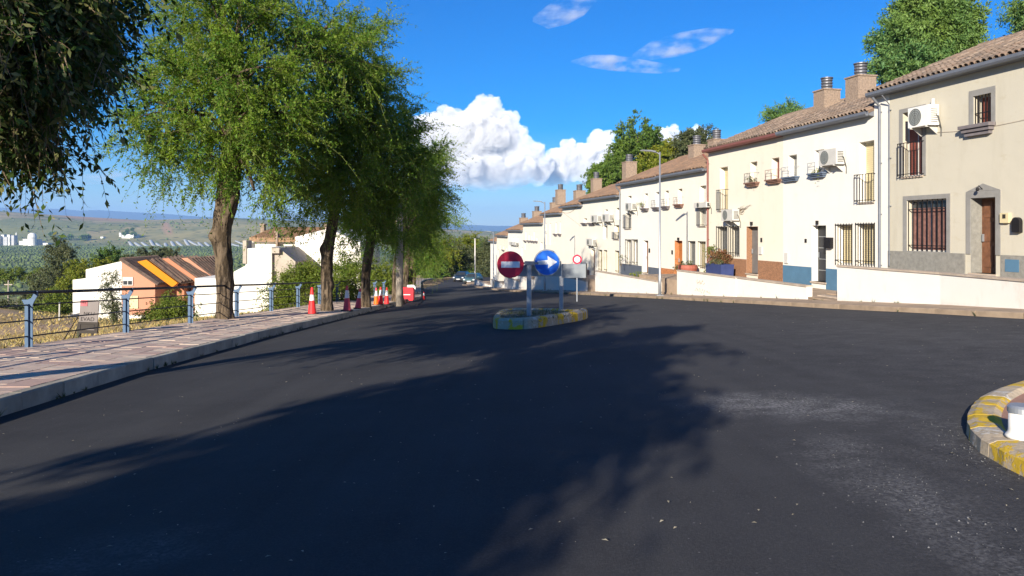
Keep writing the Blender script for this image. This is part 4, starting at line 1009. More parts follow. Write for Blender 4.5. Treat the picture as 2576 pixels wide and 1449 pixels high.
steps(rw(1662)+0.02, rw(1701)-0.02, ZC-0.06, ground_r(rw(1680), DW)+0.12, 4, 'steps beside the near lamp post')
steps(rw(1477)+0.02, rw(1495)-0.02, ZD-0.06, ground_r(rw(1485), DW)+0.12, 4, 'brown steps by the small round speed sign')
# marks on the wall: two faint scribbled lines, as worn as in the photograph
def scribble():
    seed = random.Random(3); mb = MB(); r0 = rw(1745); base = PW(r0, DW)
    for row, (zz, n, h) in enumerate(((-0.62, 7, 0.16), (-0.98, 13, 0.14))):
        x = 0.25 if row == 0 else 0.1
        for k in range(n):
            pts = [(x+seed.uniform(0, .04), -0.004, zz+seed.uniform(-h*.3, h)), (x+0.03+seed.uniform(0, .05), -0.004, zz+seed.uniform(-h*.6, h*.6)), (x+0.08+seed.uniform(0, .05), -0.004, zz+seed.uniform(-h*.3, h*.7))]
            mb.tube(pts, 0.009, 4); x += 0.115
    w_ = [o for o in bpy.data.objects if o.get('label', '').startswith('white garden wall with dark scribbled')][0]
    o = mb.build('graffiti', M['stain'], w_); o.location = (base.x-w_.location.x, base.y-w_.location.y, -w_.location.z); o.rotation_euler = (0, 0, RZ)
scribble()

# ------------------------------------------------------------------ railing on the left pavement
def railing():
    y0 = 3.5
    t = empty('railing', (RAILX, y0, Gf(XL(y0), y0)+KH), 0, 'blue grey post and dark rail railing along the left pavement edge', 'railing')
    base = t.location.copy()
    def zt(Y): return Gf(-6.2, Y)+KH+0.05 - base.z
    mb = MB()
    # a post: two plates with forked, outward leaning heads
    for s_ in (-1, 1):
        x0 = 0.045*s_
        mb.box(x0-0.03, x0+0.03, -0.008, 0.008, -0.15, 0.80)
    mb.box(-0.016, 0.016, -0.05, 0.05, -0.15, 0.82)
    mb.prism_y([(-0.075, 0.80), (0.075, 0.80), (0.10, 0.86), (0.17, 0.98), (0.17, 1.06), (0.12, 1.06), (0.05, 0.93), (-0.02, 0.90), (-0.13, 0.90), (-0.10, 0.84)], -0.010, 0.010)
    post = mb.mesh('post', M['post'])
    Ys = [y0 + 3.6*k for k in range(15)]
    for Y in Ys: link('post', post, t, (0, Y-y0, zt(Y)))
    hs = ((0.12, 1.04, 0.032), (0.0, 0.80, 0.014), (0.0, 0.51, 0.014), (0.0, 0.21, 0.014))
    for a, b in zip(Ys[:-1], Ys[1:]):
        for x, h, r in hs:
            mb = MB(); sag = 0.012; pts = [(x, a-y0, zt(a)+h), (x, (a+b)/2-y0, (zt(a)+zt(b))/2+h-sag*random.uniform(0, 1)), (x, b-y0, zt(b)+h)]
            mb.tube(pts, r, 8); mb.build('handrail' if r > 0.02 else 'rail', M['rail'], t, smooth=True)
railing()

# ------------------------------------------------------------------ text on boards and signs
def letters(txt, size, m, parent, loc, rot, name, ext=0.002, sx=1.0, align='CENTER'):
    cu = bpy.data.curves.new('lettering', 'FONT'); cu.body = txt; cu.size = size; cu.extrude = ext; cu.align_x = align; cu.align_y = 'CENTER'
    o = bpy.data.objects.new('lettering', cu); COL.objects.link(o)
    bpy.context.view_layer.update()
    me = bpy.data.meshes.new_from_object(o.evaluated_get(bpy.context.evaluated_depsgraph_get()))
    bpy.data.objects.remove(o); bpy.data.curves.remove(cu)
    r = link(name, me, parent, loc, rot); me.materials.clear(); me.materials.append(m); r.scale = (sx, 1, 1)
    return r

# ------------------------------------------------------------------ traffic island with the two disc signs
def island(name, outline, h, mats, label, cat, rim=0.32, topm=None, seg=0.62):
    """kerbed island: painted kerb blocks as parts round a filled top"""
    n = len(outline); cx = sum(p[0] for p in outline)/n; cy_ = sum(p[1] for p in outline)/n
    g0 = Gf(cx, cy_); t = empty(name, (cx, cy_, g0), 0, label, cat)
    # smooth the outline
    pts = [Vector((p[0], p[1], 0)) for p in outline]
    for _ in range(3):
        q = []
        for a, b in zip(pts, pts[1:]+pts[:1]): q += [a*0.75+b*0.25, a*0.25+b*0.75]
        pts = q
    L_ = [0]; P = pts+[pts[0]]
    for a, b in zip(P[:-1], P[1:]): L_.append(L_[-1]+(b-a).length)
    k = max(6, int(L_[-1]/seg)); k += k % 2
    X = [p.x for p in P]; Y = [p.y for p in P]; f = lambda u: (np.interp(u % L_[-1], L_, X), np.interp(u % L_[-1], L_, Y))
    c = Vector((cx, cy_, 0)); inner = []
    for i in range(k):
        mb = MB(); rings = []
        m = 5
        for j in range(m):
            u = L_[-1]*(i+0.01+0.98*j/(m-1))/k; x, y = f(u); x2, y2 = f(u+0.05); x1, y1 = f(u-0.05)
            d = Vector((x2-x1, y2-y1, 0)).normalized(); nn = Vector((-d.y, d.x, 0))
            if (c-Vector((x, y, 0))).dot(nn) < 0: nn = -nn
            g = Gf(x, y); jit = 0.012*mnoise.noise((x*6, y*6, 1.0))+0.008*mnoise.noise((x*17, y*17, 3.0)); rings.append([(x+nn.x*o-cx, y+nn.y*o-cy_, g+z-g0) for o, z in ((jit, -0.2), (0.02+jit, h*0.8), (0.07, h+jit*.5), (rim*0.8, h+0.01+jit), (rim, h-0.02), (rim, -0.2))])
            if j < m-1: inner.append((x+nn.x*(rim-0.01), y+nn.y*(rim-0.01)))
        vs = [v for r in rings for v in r]; fs = []
        for a in range(m-1):
            for b in range(5): fs.append((a*6+b, (a+1)*6+b, (a+1)*6+b+1, a*6+b+1))
        fs += [tuple(range(6)), tuple(range((m-1)*6, m*6))[::-1]]
        mb.add(vs, fs).build('kerb_block', mats[i % len(mats)], t)
    vs = [(0, 0, h-0.03)] + [(x-cx, y-cy_, Gf(x, y)-g0+h-0.04) for x, y in inner]; m = len(inner)
    MB().add(vs, [(0, 1+j, 1+(j+1) % m) for j in range(m)]).build('top', topm, t)
    return t, g0
def gxy(px, py, h=0.0): p = gp(px, py, h); return (p.x, p.y)
out1 = [gxy(1238, 822), gxy(1246, 828), gxy(1328, 829), gxy(1400, 818), gxy(1474, 805), gxy(1482, 797), gxy(1474, 780, .26), gxy(1380, 775, .26), gxy(1262, 775, .26), gxy(1242, 788, .26)]
ISL, gI = island('traffic_island', out1, 0.26, [M['chipyellow'], M['chipwhite']], 'small traffic island with worn yellow and white kerb carrying the disc signs', 'traffic island', 0.22, M['islandsoil'], 0.46)
out2 = [gxy(2425, 1090), gxy(2428, 1060), gxy(2455, 1025), gxy(2520, 994), gxy(2640, 962), gxy(2900, 950), gxy(3050, 1120), gxy(2800, 1330), gxy(2576, 1205), gxy(2500, 1165), gxy(2440, 1125)]
ISR, gR = island('corner_island', out2, 0.115, [M['chipyellow'], M['chipyellow'], M['chipwhite']], 'rounded pavement corner with chipped yellow and white kerb and reddish paving', 'traffic island', 0.24, M['redpaving'], 0.5)

def post_base(px, py, h): return gp(px, py, h)
pL = gp(1331, 795, 0.22); pR = gp(1412, 779, 0.22)
gs = FOC/pL.y                                     # local scale
def sign_frame():
    t = empty('direction_sign', (pL.x, pL.y, pL.z-0.05), 0, 'back of a grey direction sign on two posts behind the disc signs', 'sign')
    q = lambda px, py, Y: (at(px, py, Y) - t.location)
    zt = q(1331, 668, pL.y).z
    for p, w_, nm, top in ((pL, 0.13, 'post', 666), (pR, 0.125, 'post', 664)):
        mb = MB(); b = p - t.location; z1 = q(1331, top, p.y).z; c = 0.02; ww = w_/2
        mb.prism([(b.x-ww+c, b.y-ww), (b.x+ww-c, b.y-ww), (b.x+ww, b.y-ww+c), (b.x+ww, b.y+ww), (b.x-ww, b.y+ww), (b.x-ww, b.y-ww+c)], b.z-0.15, z1)
        mb.build(nm, M['signpost'], t)
    # panel turned so that it follows the two posts
    dx, dy = pR.x-pL.x, pR.y-pL.y; ang = math.atan2(dy, dx); u = Vector((math.cos(ang), math.sin(ang), 0)); wdt = math.hypot(dx, dy)
    sc = gs; z0 = (HY-694)/sc + EYE - t.location.z; z1 = (HY-665)/sc + EYE - t.location.z
    def pan(xa, ya, xb, yb, dy, m, th=0.035):
        a, b = q(xa, yb, pL.y+dy), q(xb, ya, pL.y+dy); mb = MB(); mb.box(a.x, b.x, a.y, a.y+th, a.z, b.z); return mb.build('panel', M[m], t)
    pn = pan(1302, 667, 1413, 695, 0.42, 'signgrey'); p2 = pan(1414, 664, 1474, 697, 0.44, 'signpanel')
    def edge(xa, ya, xb, yb, dy, m, par, th=0.06):
        a, b = q(xa, yb, pL.y+dy), q(xb, ya, pL.y+dy); mb = MB(); mb.box(a.x, b.x, a.y, a.y+th, a.z, b.z); mb.build('edge_profile', M[m], par)
    edge(1320, 657.5, 1412, 666.8, 0.30, 'signdark', pn, 0.16); edge(1474.2, 663, 1477, 698, 0.40, 'iron', p2); edge(1414, 697.2, 1474, 699, 0.40, 'signdark', p2)
    return t
DS = sign_frame()
def disc_sign(px, py, Y, rpx, face, label, rim=None):
    c = at(px, py, Y); r = rpx/FOC*Y
    t = empty('disc_sign', c, 0, label, 'road sign')
    mb = MB(); mb.lathe([(r, 0.0), (r, 0.022), (r*0.985, 0.028)], 48); 
    pl = mb.build('plate', M[face], t, (0, 0, 0), (math.radians(90), 0, 0))
    if rim:
        mb = MB(); mb.ring((0, 0), r*0.93, r*1.012, -0.034, 0.0, 48); mb.build('rim', M[rim], t)
    mb = MB(); mb.box(-r*0.7, r*0.7, 0.002, 0.03, -0.03, 0.03); mb.build('bracket', M['signpost'], t)
    return t, r
t, r = disc_sign(1284, 665.5, pL.y-0.16, 33.6, 'signred', 'round red no entry disc with a white bar on the traffic island')
mb = MB(); mb.box(-r*0.69, r*0.70, -0.036, -0.0285, -r*0.23, r*0.23); mb.build('bar', M['signwhite'], t)
mb = MB(); mb.box(-0.05, 0.75, 0.03, 0.075, 0.0, 0.06); mb.build('arm', M['signdark'], t)
t, r = disc_sign(1376, 660.5, pL.y+0.25, 33.2, 'signblue', 'round blue disc with a white arrow pointing right on the traffic island', 'signgrey')
k = r/132.0; P = lambda x, y: ((x-938)*k, -(y-685)*k)
mb = MB(); mb.prism_y([P(842, 668), P(946, 660), P(943, 618), P(1040, 678), P(947, 742), P(949, 702), P(845, 706)], -0.034, -0.0285); mb.build('arrow', M['signwhite'], t)
mb = MB(); mb.box(-0.6, 0.36, 0.03, 0.06, -0.1, -0.04); mb.build('arm', M['signdark'], t)

# small speed sign on the right pavement
bp = gp(1451.5, 753, 0.12)
t = empty('speed_sign', bp, 0, 'small round red rimmed speed sign on a thin post by the low garden wall', 'road sign')
top = at(1451.5, 652.4, bp.y).z - bp.z; r = 11.6/FOC*bp.y
mb = MB(); mb.lathe([(0.03, -0.1), (0.03, top+0.25)], 10); mb.build('post', M['signpost'], t)
mb = MB(); mb.lathe([(r, 0), (r, 0.02)], 36); mb.build('plate', M['signwhite'], t, (0, -0.05, top), (math.radians(90), 0, 0))
mb = MB(); mb.ring((0, top), r*0.66, r*1.01, -0.08, -0.0705, 36); mb.build('rim', M['signred'], t)
letters('30', r*0.78, M['signred'], t, (0, -0.0725, top), (math.radians(90), 0, 0), 'numeral')

# white bollard on the corner
bp = gp(2556, 1094, 0.15); s_ = FOC/bp.y
t = empty('bollard', (bp.x+0.10, bp.y+0.08, bp.z-0.04), 0, 'stubby white bollard with flat grey top on the yellow kerbed corner', 'bollard')
rr = 33/s_; hh = 64/s_
mb = MB(); mb.lathe([(rr*1.22, 0), (rr*1.2, hh*0.10), (rr*1.03, hh*0.20), (rr, hh*0.3), (rr*0.98, hh)], 28); mb.build('body', M['acnew'], t, smooth=True)
mb = MB(); mb.lathe([(rr*1.06, hh+0.002), (rr*1.06, hh+0.035), (rr*0.9, hh+0.05)], 28); mb.build('top_plate', M['metalgrey'], t)

# ------------------------------------------------------------------ cones and barrier on the left pavement
def cone(px, py, ht, low, label, up=None, tilt=(0, 0), sleeve=False, h=KH):
    p = gp(px, py, h); H = ht/FOC*p.y; t = empty('traffic_cone', p, 0, label, 'traffic cone', 'traffic cones along the left kerb')
    t.rotation_euler = (tilt[0], tilt[1], random.uniform(0, 1))
    b = H*0.215
    mb = MB(); mb.prism([(b*math.cos(a+math.pi/8)*1.12, b*math.sin(a+math.pi/8)*1.12) for a in np.arange(8)*math.pi/4], 0, H*0.045); mb.build('base', M['rubber'], t)
    R = lambda f: H*(0.155 - 0.115*f)
    def band(f0, f1, m, nm, e=0.0):
        mb = MB(); mb.lathe([(R(f0)+e, H*(0.045+0.955*f0)), (R(f1)+e, H*(0.045+0.955*f1))], 20); return mb.build(nm, m, t)
    band(0.0, 0.5, M[low], 'body'); band(0.5, 0.82 if not sleeve else 0.72, M['conewhite'], 'reflective_band'); band(0.82 if not sleeve else 0.72, 1.0, M[up or low], 'tip')
    return t
cone(785, 791, 68, 'conered', 'bright red cone with wide white sleeve, standing alone left of the second tree', sleeve=True)
cone(873, 783, 64, 'conepink', 'faded pinkish red cone with black base right of the second tree')
cone(900, 777, 52, 'conepink', 'faded red cone leaning against the third tree trunk', tilt=(0.02, 0.14))
cone(946.5, 767, 43, 'coneorange', 'orange bodied cone with white upper band', up='conepink')
cone(957.5, 766, 44, 'conered', 'red cone just behind the orange cone')
cone(973, 766, 43, 'conered', 'red cone in front of the straight bare pole')
cone(1041, 751, 22, 'conewhite', 'pale cone in front of the red plastic barrier', up='conepink')
cone(1066, 754, 20, 'conered', 'small red cone at the kerb beside the red barrier', h=0.02)
def barrier():
    a = gp(1010, 752, KH); b = gp(1047, 753, KH); Y = (a.y+b.y)/2
    W = 37/FOC*Y; H = 33/FOC*Y
    t = empty('plastic_barrier', (a.x, Y, a.z), math.radians(-4), 'red and white plastic barrier lying across the left pavement', 'barrier')
    mb = MB(); mb.prism_y([(0, 0.1*H), (0.05*W, 0), (0.3*W, 0), (0.34*W, 0.12*H), (0.66*W, 0.12*H), (0.7*W, 0), (0.95*W, 0), (W, 0.1*H), (W, 0.86*H), (0.96*W, H), (0.04*W, H), (0, 0.86*H)], -0.22, 0.22); mb.build('body', M['plasticred'], t)
    mb = MB(); mb.prism_y([(0.55*W, H+0.003), (W*0.98, H+0.003), (W*1.12, H*0.82), (W*1.12, H*1.05), (0.98*W, H*1.18), (0.55*W, H*1.16)], -0.1, 0.12); mb.build('white_panel', M['conewhite'], t)
    mb = MB(); mb.box(0.3*W, 0.8*W, -0.235, -0.2205, 0.42*H, 0.48*H); mb.build('stripe', M['conewhite'], t)
barrier()
p = [gp(1049, 735, .3), gp(1056, 747, .02), gp(1062, 752, .02), gp(1059, 762, .02), gp(1050, 768, .02)]
mb = MB(); c = p[0].copy(); mb.tube([q-c+Vector((0, 0, 0.03)) for q in p], 0.03, 6); tag(mb.build('cable', M['rubber'], None, c), 'black cable trailing from the red barrier over the kerb', 'cable')
# pole standing by the cones
bp = gp(972, 766, KH) + Vector((0.25, 2.6, -0.15)); t = empty('bare_pole', bp, 0, 'straight smooth grey brown pole behind the row of cones', 'pole')
mb = MB(); mb.tube([(0, 0, -0.2), (0, 0, 2.2), (0.02, 0, 5.6)], [0.19, 0.18, 0.15], 16); mb.build('shaft', M['concrete'], t, smooth=True)
mb = MB(); mb.lathe([(0.155, 5.58), (0.155, 5.66), (0.1, 5.70)], 14, (0.02, 0)); mb.build('cap', M['metalgrey'], t)

# ------------------------------------------------------------------ board propped on the pavement edge, and things just below it
def board():
    Y = 17.6; c = at(196, 846, Y); t = empty('notice_board', (c.x, Y, at(196, 846, Y).z), math.radians(8), 'grey hand lettered notice board on a dark frame behind the railing', 'sign')
    k = Y/FOC; W = 44*k; H = 92*k; b = 8*k
    lean = 0.10
    T = MB(); T.box(0, W, -0.02, 0.02, b, H); 
    fr = MB(); f = 0.05; fr.box(-0.02, f, -0.035, 0.03, 0, H*0.40); fr.box(W-f, W+0.02, -0.035, 0.03, b*1.2, H*0.40); fr.box(f, W-f, -0.035, 0.03, b, b+f*1.6); fr.box(f, W-f, -0.035, -0.0205, H*0.34, H*0.40)
    fr.box(0.02, 0.06, -0.02, 0.02, -0.1, b); fr.box(W*0.72, W*0.72+0.04, -0.02, 0.02, b*0.3, b+0.01)
    bd = T.build('board', M['boardgrey'], t, rot=(-0.06, 0.05, 0)); fo = fr.build('frame', M['boarddark'], t, rot=(-0.06, 0.05, 0))
    s = MB(); s.box(0.06, W-0.06, -0.03, -0.0205, b+0.1, H*0.335); s.build('lower_panel', M['boarddark'], bd)
    s = MB(); s.box(W*0.02, W*0.40, -0.028, -0.0205, H*0.83, H*0.985); s.build('red_label', M['boardred'], bd)
    letters('EVAD', H*0.15, M['boardink'], bd, (W*0.46, -0.023, H*0.47), (math.radians(90), 0, 0), 'lettering', sx=0.95)
    letters('NKI /', H*0.125, M['boardink'], bd, (W*0.52, -0.023, H*0.62), (math.radians(90), 0, 0), 'lettering')
    letters('3 6 E', H*0.07, M['boardink'], bd, (W*0.2, -0.030, H*0.92), (math.radians(90), 0, 0), 'lettering', sx=0.8)
    st = MB(); st.tube([(-0.02, 0.05, H*0.52), (-0.42, 0.25, -0.12)], 0.013, 6); st.tube([(-0.03, 0.05, H*0.24), (-0.2, 0.2, -0.1)], 0.012, 6); st.build('prop', M['iron'], t)
board()

# ------------------------------------------------------------------ street lamps, poles
def lamp(px, py, ptop, label, d=13.62, head=True, arm_px=22):
    r, _ = rz(px, 600, d); p = PW(r, d); z0 = Gf(p.x, p.y)+0.12; H = at(px, ptop, p.y).z - z0
    t = empty('street_lamp', (p.x, p.y, z0), 0, label, 'street lamp', 'street lamps on the right pavement')
    mb = MB(); mb.tube([(0, 0, 0), (0, 0, 0.9), (0, 0, 0.95), (0, 0, H)], [0.075, 0.075, 0.056, 0.034], 12); mb.build('pole', M['metalgrey'], t, smooth=True)
    mb = MB(); mb.box(-0.17, 0.17, -0.17, 0.17, -0.02, 0.03); mb.build('base_plate', M['metalgrey'], t)
    if head:
        mb = MB(); L_ = 0.78; mb.tube([(0, 0, H-0.12), (-0.10, 0, H-0.05), (-0.22, 0, H-0.01)], 0.026, 8); mb.build('arm', M['metalgrey'], t)
        mb = MB(); mb.prism_y([(-0.2, H-0.035), (-0.2, H+0.035), (-0.45, H+0.075), (-0.85, H+0.09), (-0.88, H+0.06), (-0.45, H+0.02)], -0.13, 0.13); hd = mb.build('lamp_head', M['gutter'], t)
        mb = MB(); mb.prism_y([(-0.46, H+0.016), (-0.9, H+0.056), (-0.9, H+0.05), (-0.46, H+0.010)], -0.1, 0.1); mb.build('lens', M['signwhite'], hd)
    return t
lamp(1660, 752, 382, 'tall slender street lamp in front of the slate plinth house')
lamp(1370.5, 742, 508, 'street lamp rising behind the blue disc sign', d=13.7)
lamp(1241.3, 729, 583, 'far street lamp at the end of the white row', d=13.5)
bp = PW(rz(1195, 600, 14.0)[0]-1, 14.0); z0 = Gf(bp.x, bp.y); t = empty('white_pole', (at(1195, 600, bp.y).x, bp.y, z0), 0, 'thin white pole beside the teal car', 'pole')
H = at(1195, 602, bp.y).z - z0; mb = MB(); mb.tube([(0, 0, -0.1), (0, 0, H)], [0.09, 0.075], 8); mb.build('shaft', M['shutwhite'], t); mb = MB(); mb.lathe([(0.11, H), (0.11, H+0.1)], 8); mb.build('cap', M['shutwhite'], t)

# ------------------------------------------------------------------ parked cars
def car(p, rz_, paint, label):
    t = empty('parked_car', p, rz_, label, 'car', 'cars parked beyond the white row')
    side = [(-2.05, 0.32), (-2.08, 0.62), (-1.95, 0.80), (-0.95, 0.92), (-0.35, 1.36), (0.25, 1.45), (1.05, 1.40), (1.75, 0.98), (2.02, 0.92), (2.06, 0.55), (2.0, 0.32)]
    mb = MB(); wv = [0.80, 0.82, 0.82, 0.82, 0.64, 0.62, 0.62, 0.76, 0.80, 0.82, 0.80]
    n = len(side); vs = [(-w_, x, z) for (x, z), w_ in zip(side, wv)] + [(w_, x, z) for (x, z), w_ in zip(side, wv)]
    mb.add(vs, [tuple(range(n))[::-1], tuple(range(n, 2*n))] + [(i, (i+1) % n, n+(i+1) % n, n+i) for i in range(n)])
    b = mb.build('body', M[paint], t)
    mb = MB(); mb.quad((-0.74, -0.93, 0.955), (0.74, -0.93, 0.955), (0.58, -0.40, 1.345), (-0.58, -0.40, 1.345)); mb.build('windscreen', M['glass'], t, (0, -0.012, 0.012))
    for s_ in (-1, 1):
        mb = MB(); q = [(-0.75, 0.98), (-0.3, 1.33), (0.25, 1.40), (0.95, 1.35), (1.35, 1.02)]
        mb.add([(s_*(0.775 - 0.36*(z-0.95)+0.03), x, z) for x, z in q], [(0, 1, 2, 3, 4)]); mb.build('side_window', M['glass'], t)
        mb = MB(); mb.box(s_*0.66-0.13, s_*0.66+0.13, -2.085, -2.0, 0.60, 0.74); mb.build('headlight', M['carlight'], t)
        mb = MB(); mb.box(s_*0.92-0.08, s_*0.92+0.08, -0.72, -0.6, 0.95, 1.07); mb.build('mirror', M[paint], t)
        for y in (-1.28, 1.3):
            mb = MB(); mb.lathe([(0.3, -0.1), (0.31, -0.06), (0.31, 0.06), (0.3, 0.1)], 18); wh = mb.build('wheel', M['rubber'], t, (s_*0.74, y, 0.31), (0, math.radians(90), 0))
            mb = MB(); mb.lathe([(0.19, -0.106), (0.19, 0.106)], 12); mb.build('rim', M['metalgrey'], wh)
    mb = MB(); mb.box(-0.75, 0.75, -2.10, -2.0, 0.30, 0.50); mb.build('bumper', M['iron'], t); mb = MB(); mb.box(-0.26, 0.26, -2.112, -2.101, 0.40, 0.49); mb.build('number_plate', M['signwhite'], t)
    return t
q = gp(1183, 715, 0.0); car((q.x+0.3, q.y+2, Gf(q.x, q.y+2)), math.radians(-14), 'carteal', 'teal grey car parked beside the thin white pole')
q = gp(1160, 709, 0.0); car((q.x, q.y+2, Gf(q.x, q.y+2)), math.radians(-12), 'cardark', 'dark blue car parked behind the teal grey car')

# ------------------------------------------------------------------ pots on the terraces
def pot(q, m, label, h0=None):
    r0, r1, z0, z1 = q; p = PW((r0+r1)/2, D0-0.75, z0); w_ = (r1-r0)/2; t = empty('planter', p, RZ, label, 'planter', 'planters on the house terraces')
    return t, w_, z1-z0
t, w_, h = pot(rect(cF, 670, 670, 970, 900), 'potblue', 'large square blue planter box behind the garden wall')
mb = MB(); mb.add([(-w_*.9, -0.3, -0.5), (w_*.9, -0.3, -0.5), (w_*.9, 0.3, -0.5), (-w_*.9, 0.3, -0.5), (-w_, -0.34, h), (w_, -0.34, h), (w_, 0.34, h), (-w_, 0.34, h)], [(0, 3, 2, 1), (0, 1, 5, 4), (1, 2, 6, 5), (2, 3, 7, 6), (3, 0, 4, 7)])
mb.build('box', M['potblue'], t); mb = MB(); mb.box(-w_*.96, w_*.96, -0.31, 0.31, h-0.1, h-0.05); mb.build('soil', M['islandsoil'], t)
t, w_, h = pot(rect(cF, 130, 690, 290, 800), 'potred', 'round clay pot under the barred windows by the red downpipe')
mb = MB(); mb.lathe([(w_*.7, -0.35), (w_*1.0, h*.5), (w_*.95, h), (w_*.85, h)], 18); mb.build('pot_body', M['potred'], t); mb = MB(); mb.lathe([(w_*.84, h-0.03), (w_*.84, h-0.02)], 14); mb.build('soil', M['islandsoil'], t)

# ------------------------------------------------------------------ houses on the slope below the left pavement
def wall_house(name, label, o, rzv, polyw, mats_, cat='house', group=None):
    t = empty(name, o, rzv, label, cat, group); return t
def below():
    # terracotta and white house with its stepped row of roofs: three joined dwellings
    Y = 65.0; k = Y/FOC
    def P(px, py, yy=Y): return at(px, py, yy)
    o = P(213, 842); base = o.z - 1.0
    t = empty('village_house', (o.x, Y, base), 0, 'white and terracotta gabled house below the railing, with a dark tiled roof', 'house', 'houses on the slope below the pavement')
    q = lambda px, py, dy=0.0: (at(px, py, Y+dy).x-o.x, dy, at(px, py, Y+dy).z-base)
    # white gable part: left half, terracotta right half; gable wall faces the street, roof runs back and down to the right
    mb = MB(); A = q(183, 842); mb_w = [q(183, 842), q(183, 704), q(216, 700), q(216, 678), q(306, 657), q(306, 842)]
    mb.prism_y([(a[0], a[2]-(1.5 if i in (0, 5) else 0)) for i, a in enumerate(mb_w)], 0, 7); mb.build('white_wall', M['white'], t)
    T = [q(306, 842), q(306, 657.5), q(390, 713), q(390, 842)]
    mb = MB(); mb.prism_y([(T[0][0]+0.004, -0.5), (T[1][0]+0.004, T[1][2]), (T[2][0], T[2][2]), (T[3][0], -0.5)], 0.01, 7); tw = mb.build('terracotta_wall', M['terracotta'], t)
    zc = q(306, 792)[2]; mb = MB(); mb.box(T[0][0], T[3][0], -0.02, 0.008, -0.5, zc); mb.build('white_base', M['white'], t)
    # roof slope seen behind the gable
    a0, a1 = q(304, 655), q(392, 714); e = 0.14; mb = MB()
    mb.prism_y([(a0[0], a0[2]), (a1[0]+0.25, a1[2]-0.14), (a1[0]+0.25, a1[2]-0.14+e), (a0[0], a0[2]+e)], -0.25, 6.6); rf = mb.build('roof', M['roofdark'], t)
    tl = MB(); L_ = math.hypot(a1[0]-a0[0], a1[2]-a0[2]); ux, uz = (a1[0]+0.25-a0[0])/L_, (a1[2]-0.14-a0[2])/L_
    for i in range(22):
        for j in range(9):
            x = a0[0]+ux*L_*(j+0.0)/9; z = a0[2]+uz*L_*j/9+e; x2 = a0[0]+ux*L_*(j+1.08)/9; z2 = a0[2]+uz*L_*(j+1.08)/9+e; y = -0.22+i*0.31
            tl.tube([(x, y+0.15, z+0.03), (x2, y+0.15, z2+0.015)], [0.12, 0.14], 5)
    s = tl.build('roof_tiles', M['roofdark'], rf); s['kind'] = 'stuff'
    def win(x0, y0, x1, y1, m, nm='window', pane=True, inset=-0.03):
        a, b = q(x0, y1), q(x1, y0); mb = MB(); f = 0.07
        mb.box(a[0], b[0], inset-0.03, inset+0.02, a[2], b[2]); w_ = mb.build(nm, M[m], t)
        if pane:
            xm = (a[0]+b[0])/2; g = MB(); g.box(a[0]+f, xm-f/2, inset-0.045, inset-0.031, a[2]+f, a[2]+(b[2]-a[2])*0.55); g.box(xm+f/2, b[0]-f, inset-0.045, inset-0.031, a[2]+f, a[2]+(b[2]-a[2])*0.55); g.build('pane', M['glass'], w_)
    win(309, 697, 335, 718, 'shutwhite'); win(326, 744, 348, 776, 'shutcream', pane=False); win(330, 800, 343, 832, 'shutcream')
    # second dwelling: orange parapet wall, sun lit, with its own roof
    for (i, lab, px0, px1, mparap, wallm, dy) in ((0, 'orange parapet house between two dark roofs, next to the terracotta gable', 352, 452, 'orange', 'salmon', 1.2), (1, 'house with a narrow orange edged dark roof and white front', 428, 540, 'salmon', 'white', 2.0), (2, 'farthest dark roofed house of the stepped row beside the tree trunk', 468, 545, 'terracotta', 'white', 3.2)):
        tt = empty('village_house', (o.x, Y+dy, base), 0, lab, 'house', 'houses on the slope below the pavement')
        q2 = lambda px, py, d2=0.0: (at(px, py, Y+dy+d2).x-o.x, d2, at(px, py, Y+dy+d2).z-base)
        if i == 0:
            w0 = [q2(350, 658), q2(373, 653), q2(451, 711), q2(438, 722)]
            xs = [a[0] for a in w0]; zs = [a[2] for a in w0]
            mb = MB(); mb.prism_y([(xs[0]+1.9, -0.5), (xs[0]+1.9, zs[0]-1.6), (xs[3], zs[3]), (xs[2], zs[2]), (xs[2], -0.5)], 1.0, 8); mb.build('wall', M['salmon'], tt)
            mb = MB(); mb.prism_y([(xs[0], zs[0]), (xs[1], zs[1]), (xs[2], zs[2]), (xs[3], zs[3])], -0.35, 0.2); mb.build('parapet', M['orange'], tt)
            s0, s1, r0_, r1_ = q2(376, 653), q2(417, 646), q2(452, 711), q2(500, 703)
            dw = MB(); a = q2(405, 805); b = q2(425, 748); dw.prism_y([(a[0], a[2]), (a[0]+1.1, a[2]), (a[0]+1.0, b[2]-0.4), (a[0]+0.6, b[2]), (a[0]+0.1, b[2]-0.3)], 0.85, 0.998); dw.build('porch_door', M['brownwood'], tt)
        elif i == 1:
            s0, s1, r0_, r1_ = q2(424, 651), q2(455, 648), q2(504, 707), q2(545, 707)
            mb = MB(); mb.box(q2(493, 800)[0], q2(562, 800)[0], 0.6, 8, -0.5, q2(500, 704)[2]); mb.build('wall', M['white'], tt)
            mb = MB(); mb.box(q2(470, 800)[0], q2(493, 800)[0]-0.004, 0.9, 8, -0.5, q2(500, 706)[2]); mb.build('side_wall', M['salmon'], tt)
        else:
            s0, s1, r0_, r1_ = q2(472, 650), q2(500, 648), q2(543, 704), q2(570, 704)
            mb = MB(); mb.box(q2(500, 800)[0], q2(570, 800)[0], 1.5, 8, -0.5, q2(500, 702)[2]); mb.build('wall', M['white'], tt)
        v = [s0, r0_, (r1_[0], 2.0, r1_[2]), (s1[0], 3.5, s1[2])]; v = [(x, y, z) for x, y, z in v]; mb = MB()
        mb.add(v+[(x, y+0.05, z-0.16) for x, y, z in v], [(0, 1, 2, 3), (4, 7, 6, 5), (0, 4, 5, 1), (1, 5, 6, 2), (2, 6, 7, 3), (3, 7, 4, 0)]); rf = mb.build('roof', M['roofdark'], tt)
        tl = MB(); nj, ni = 10, 9; V = [Vector(a) for a in v]
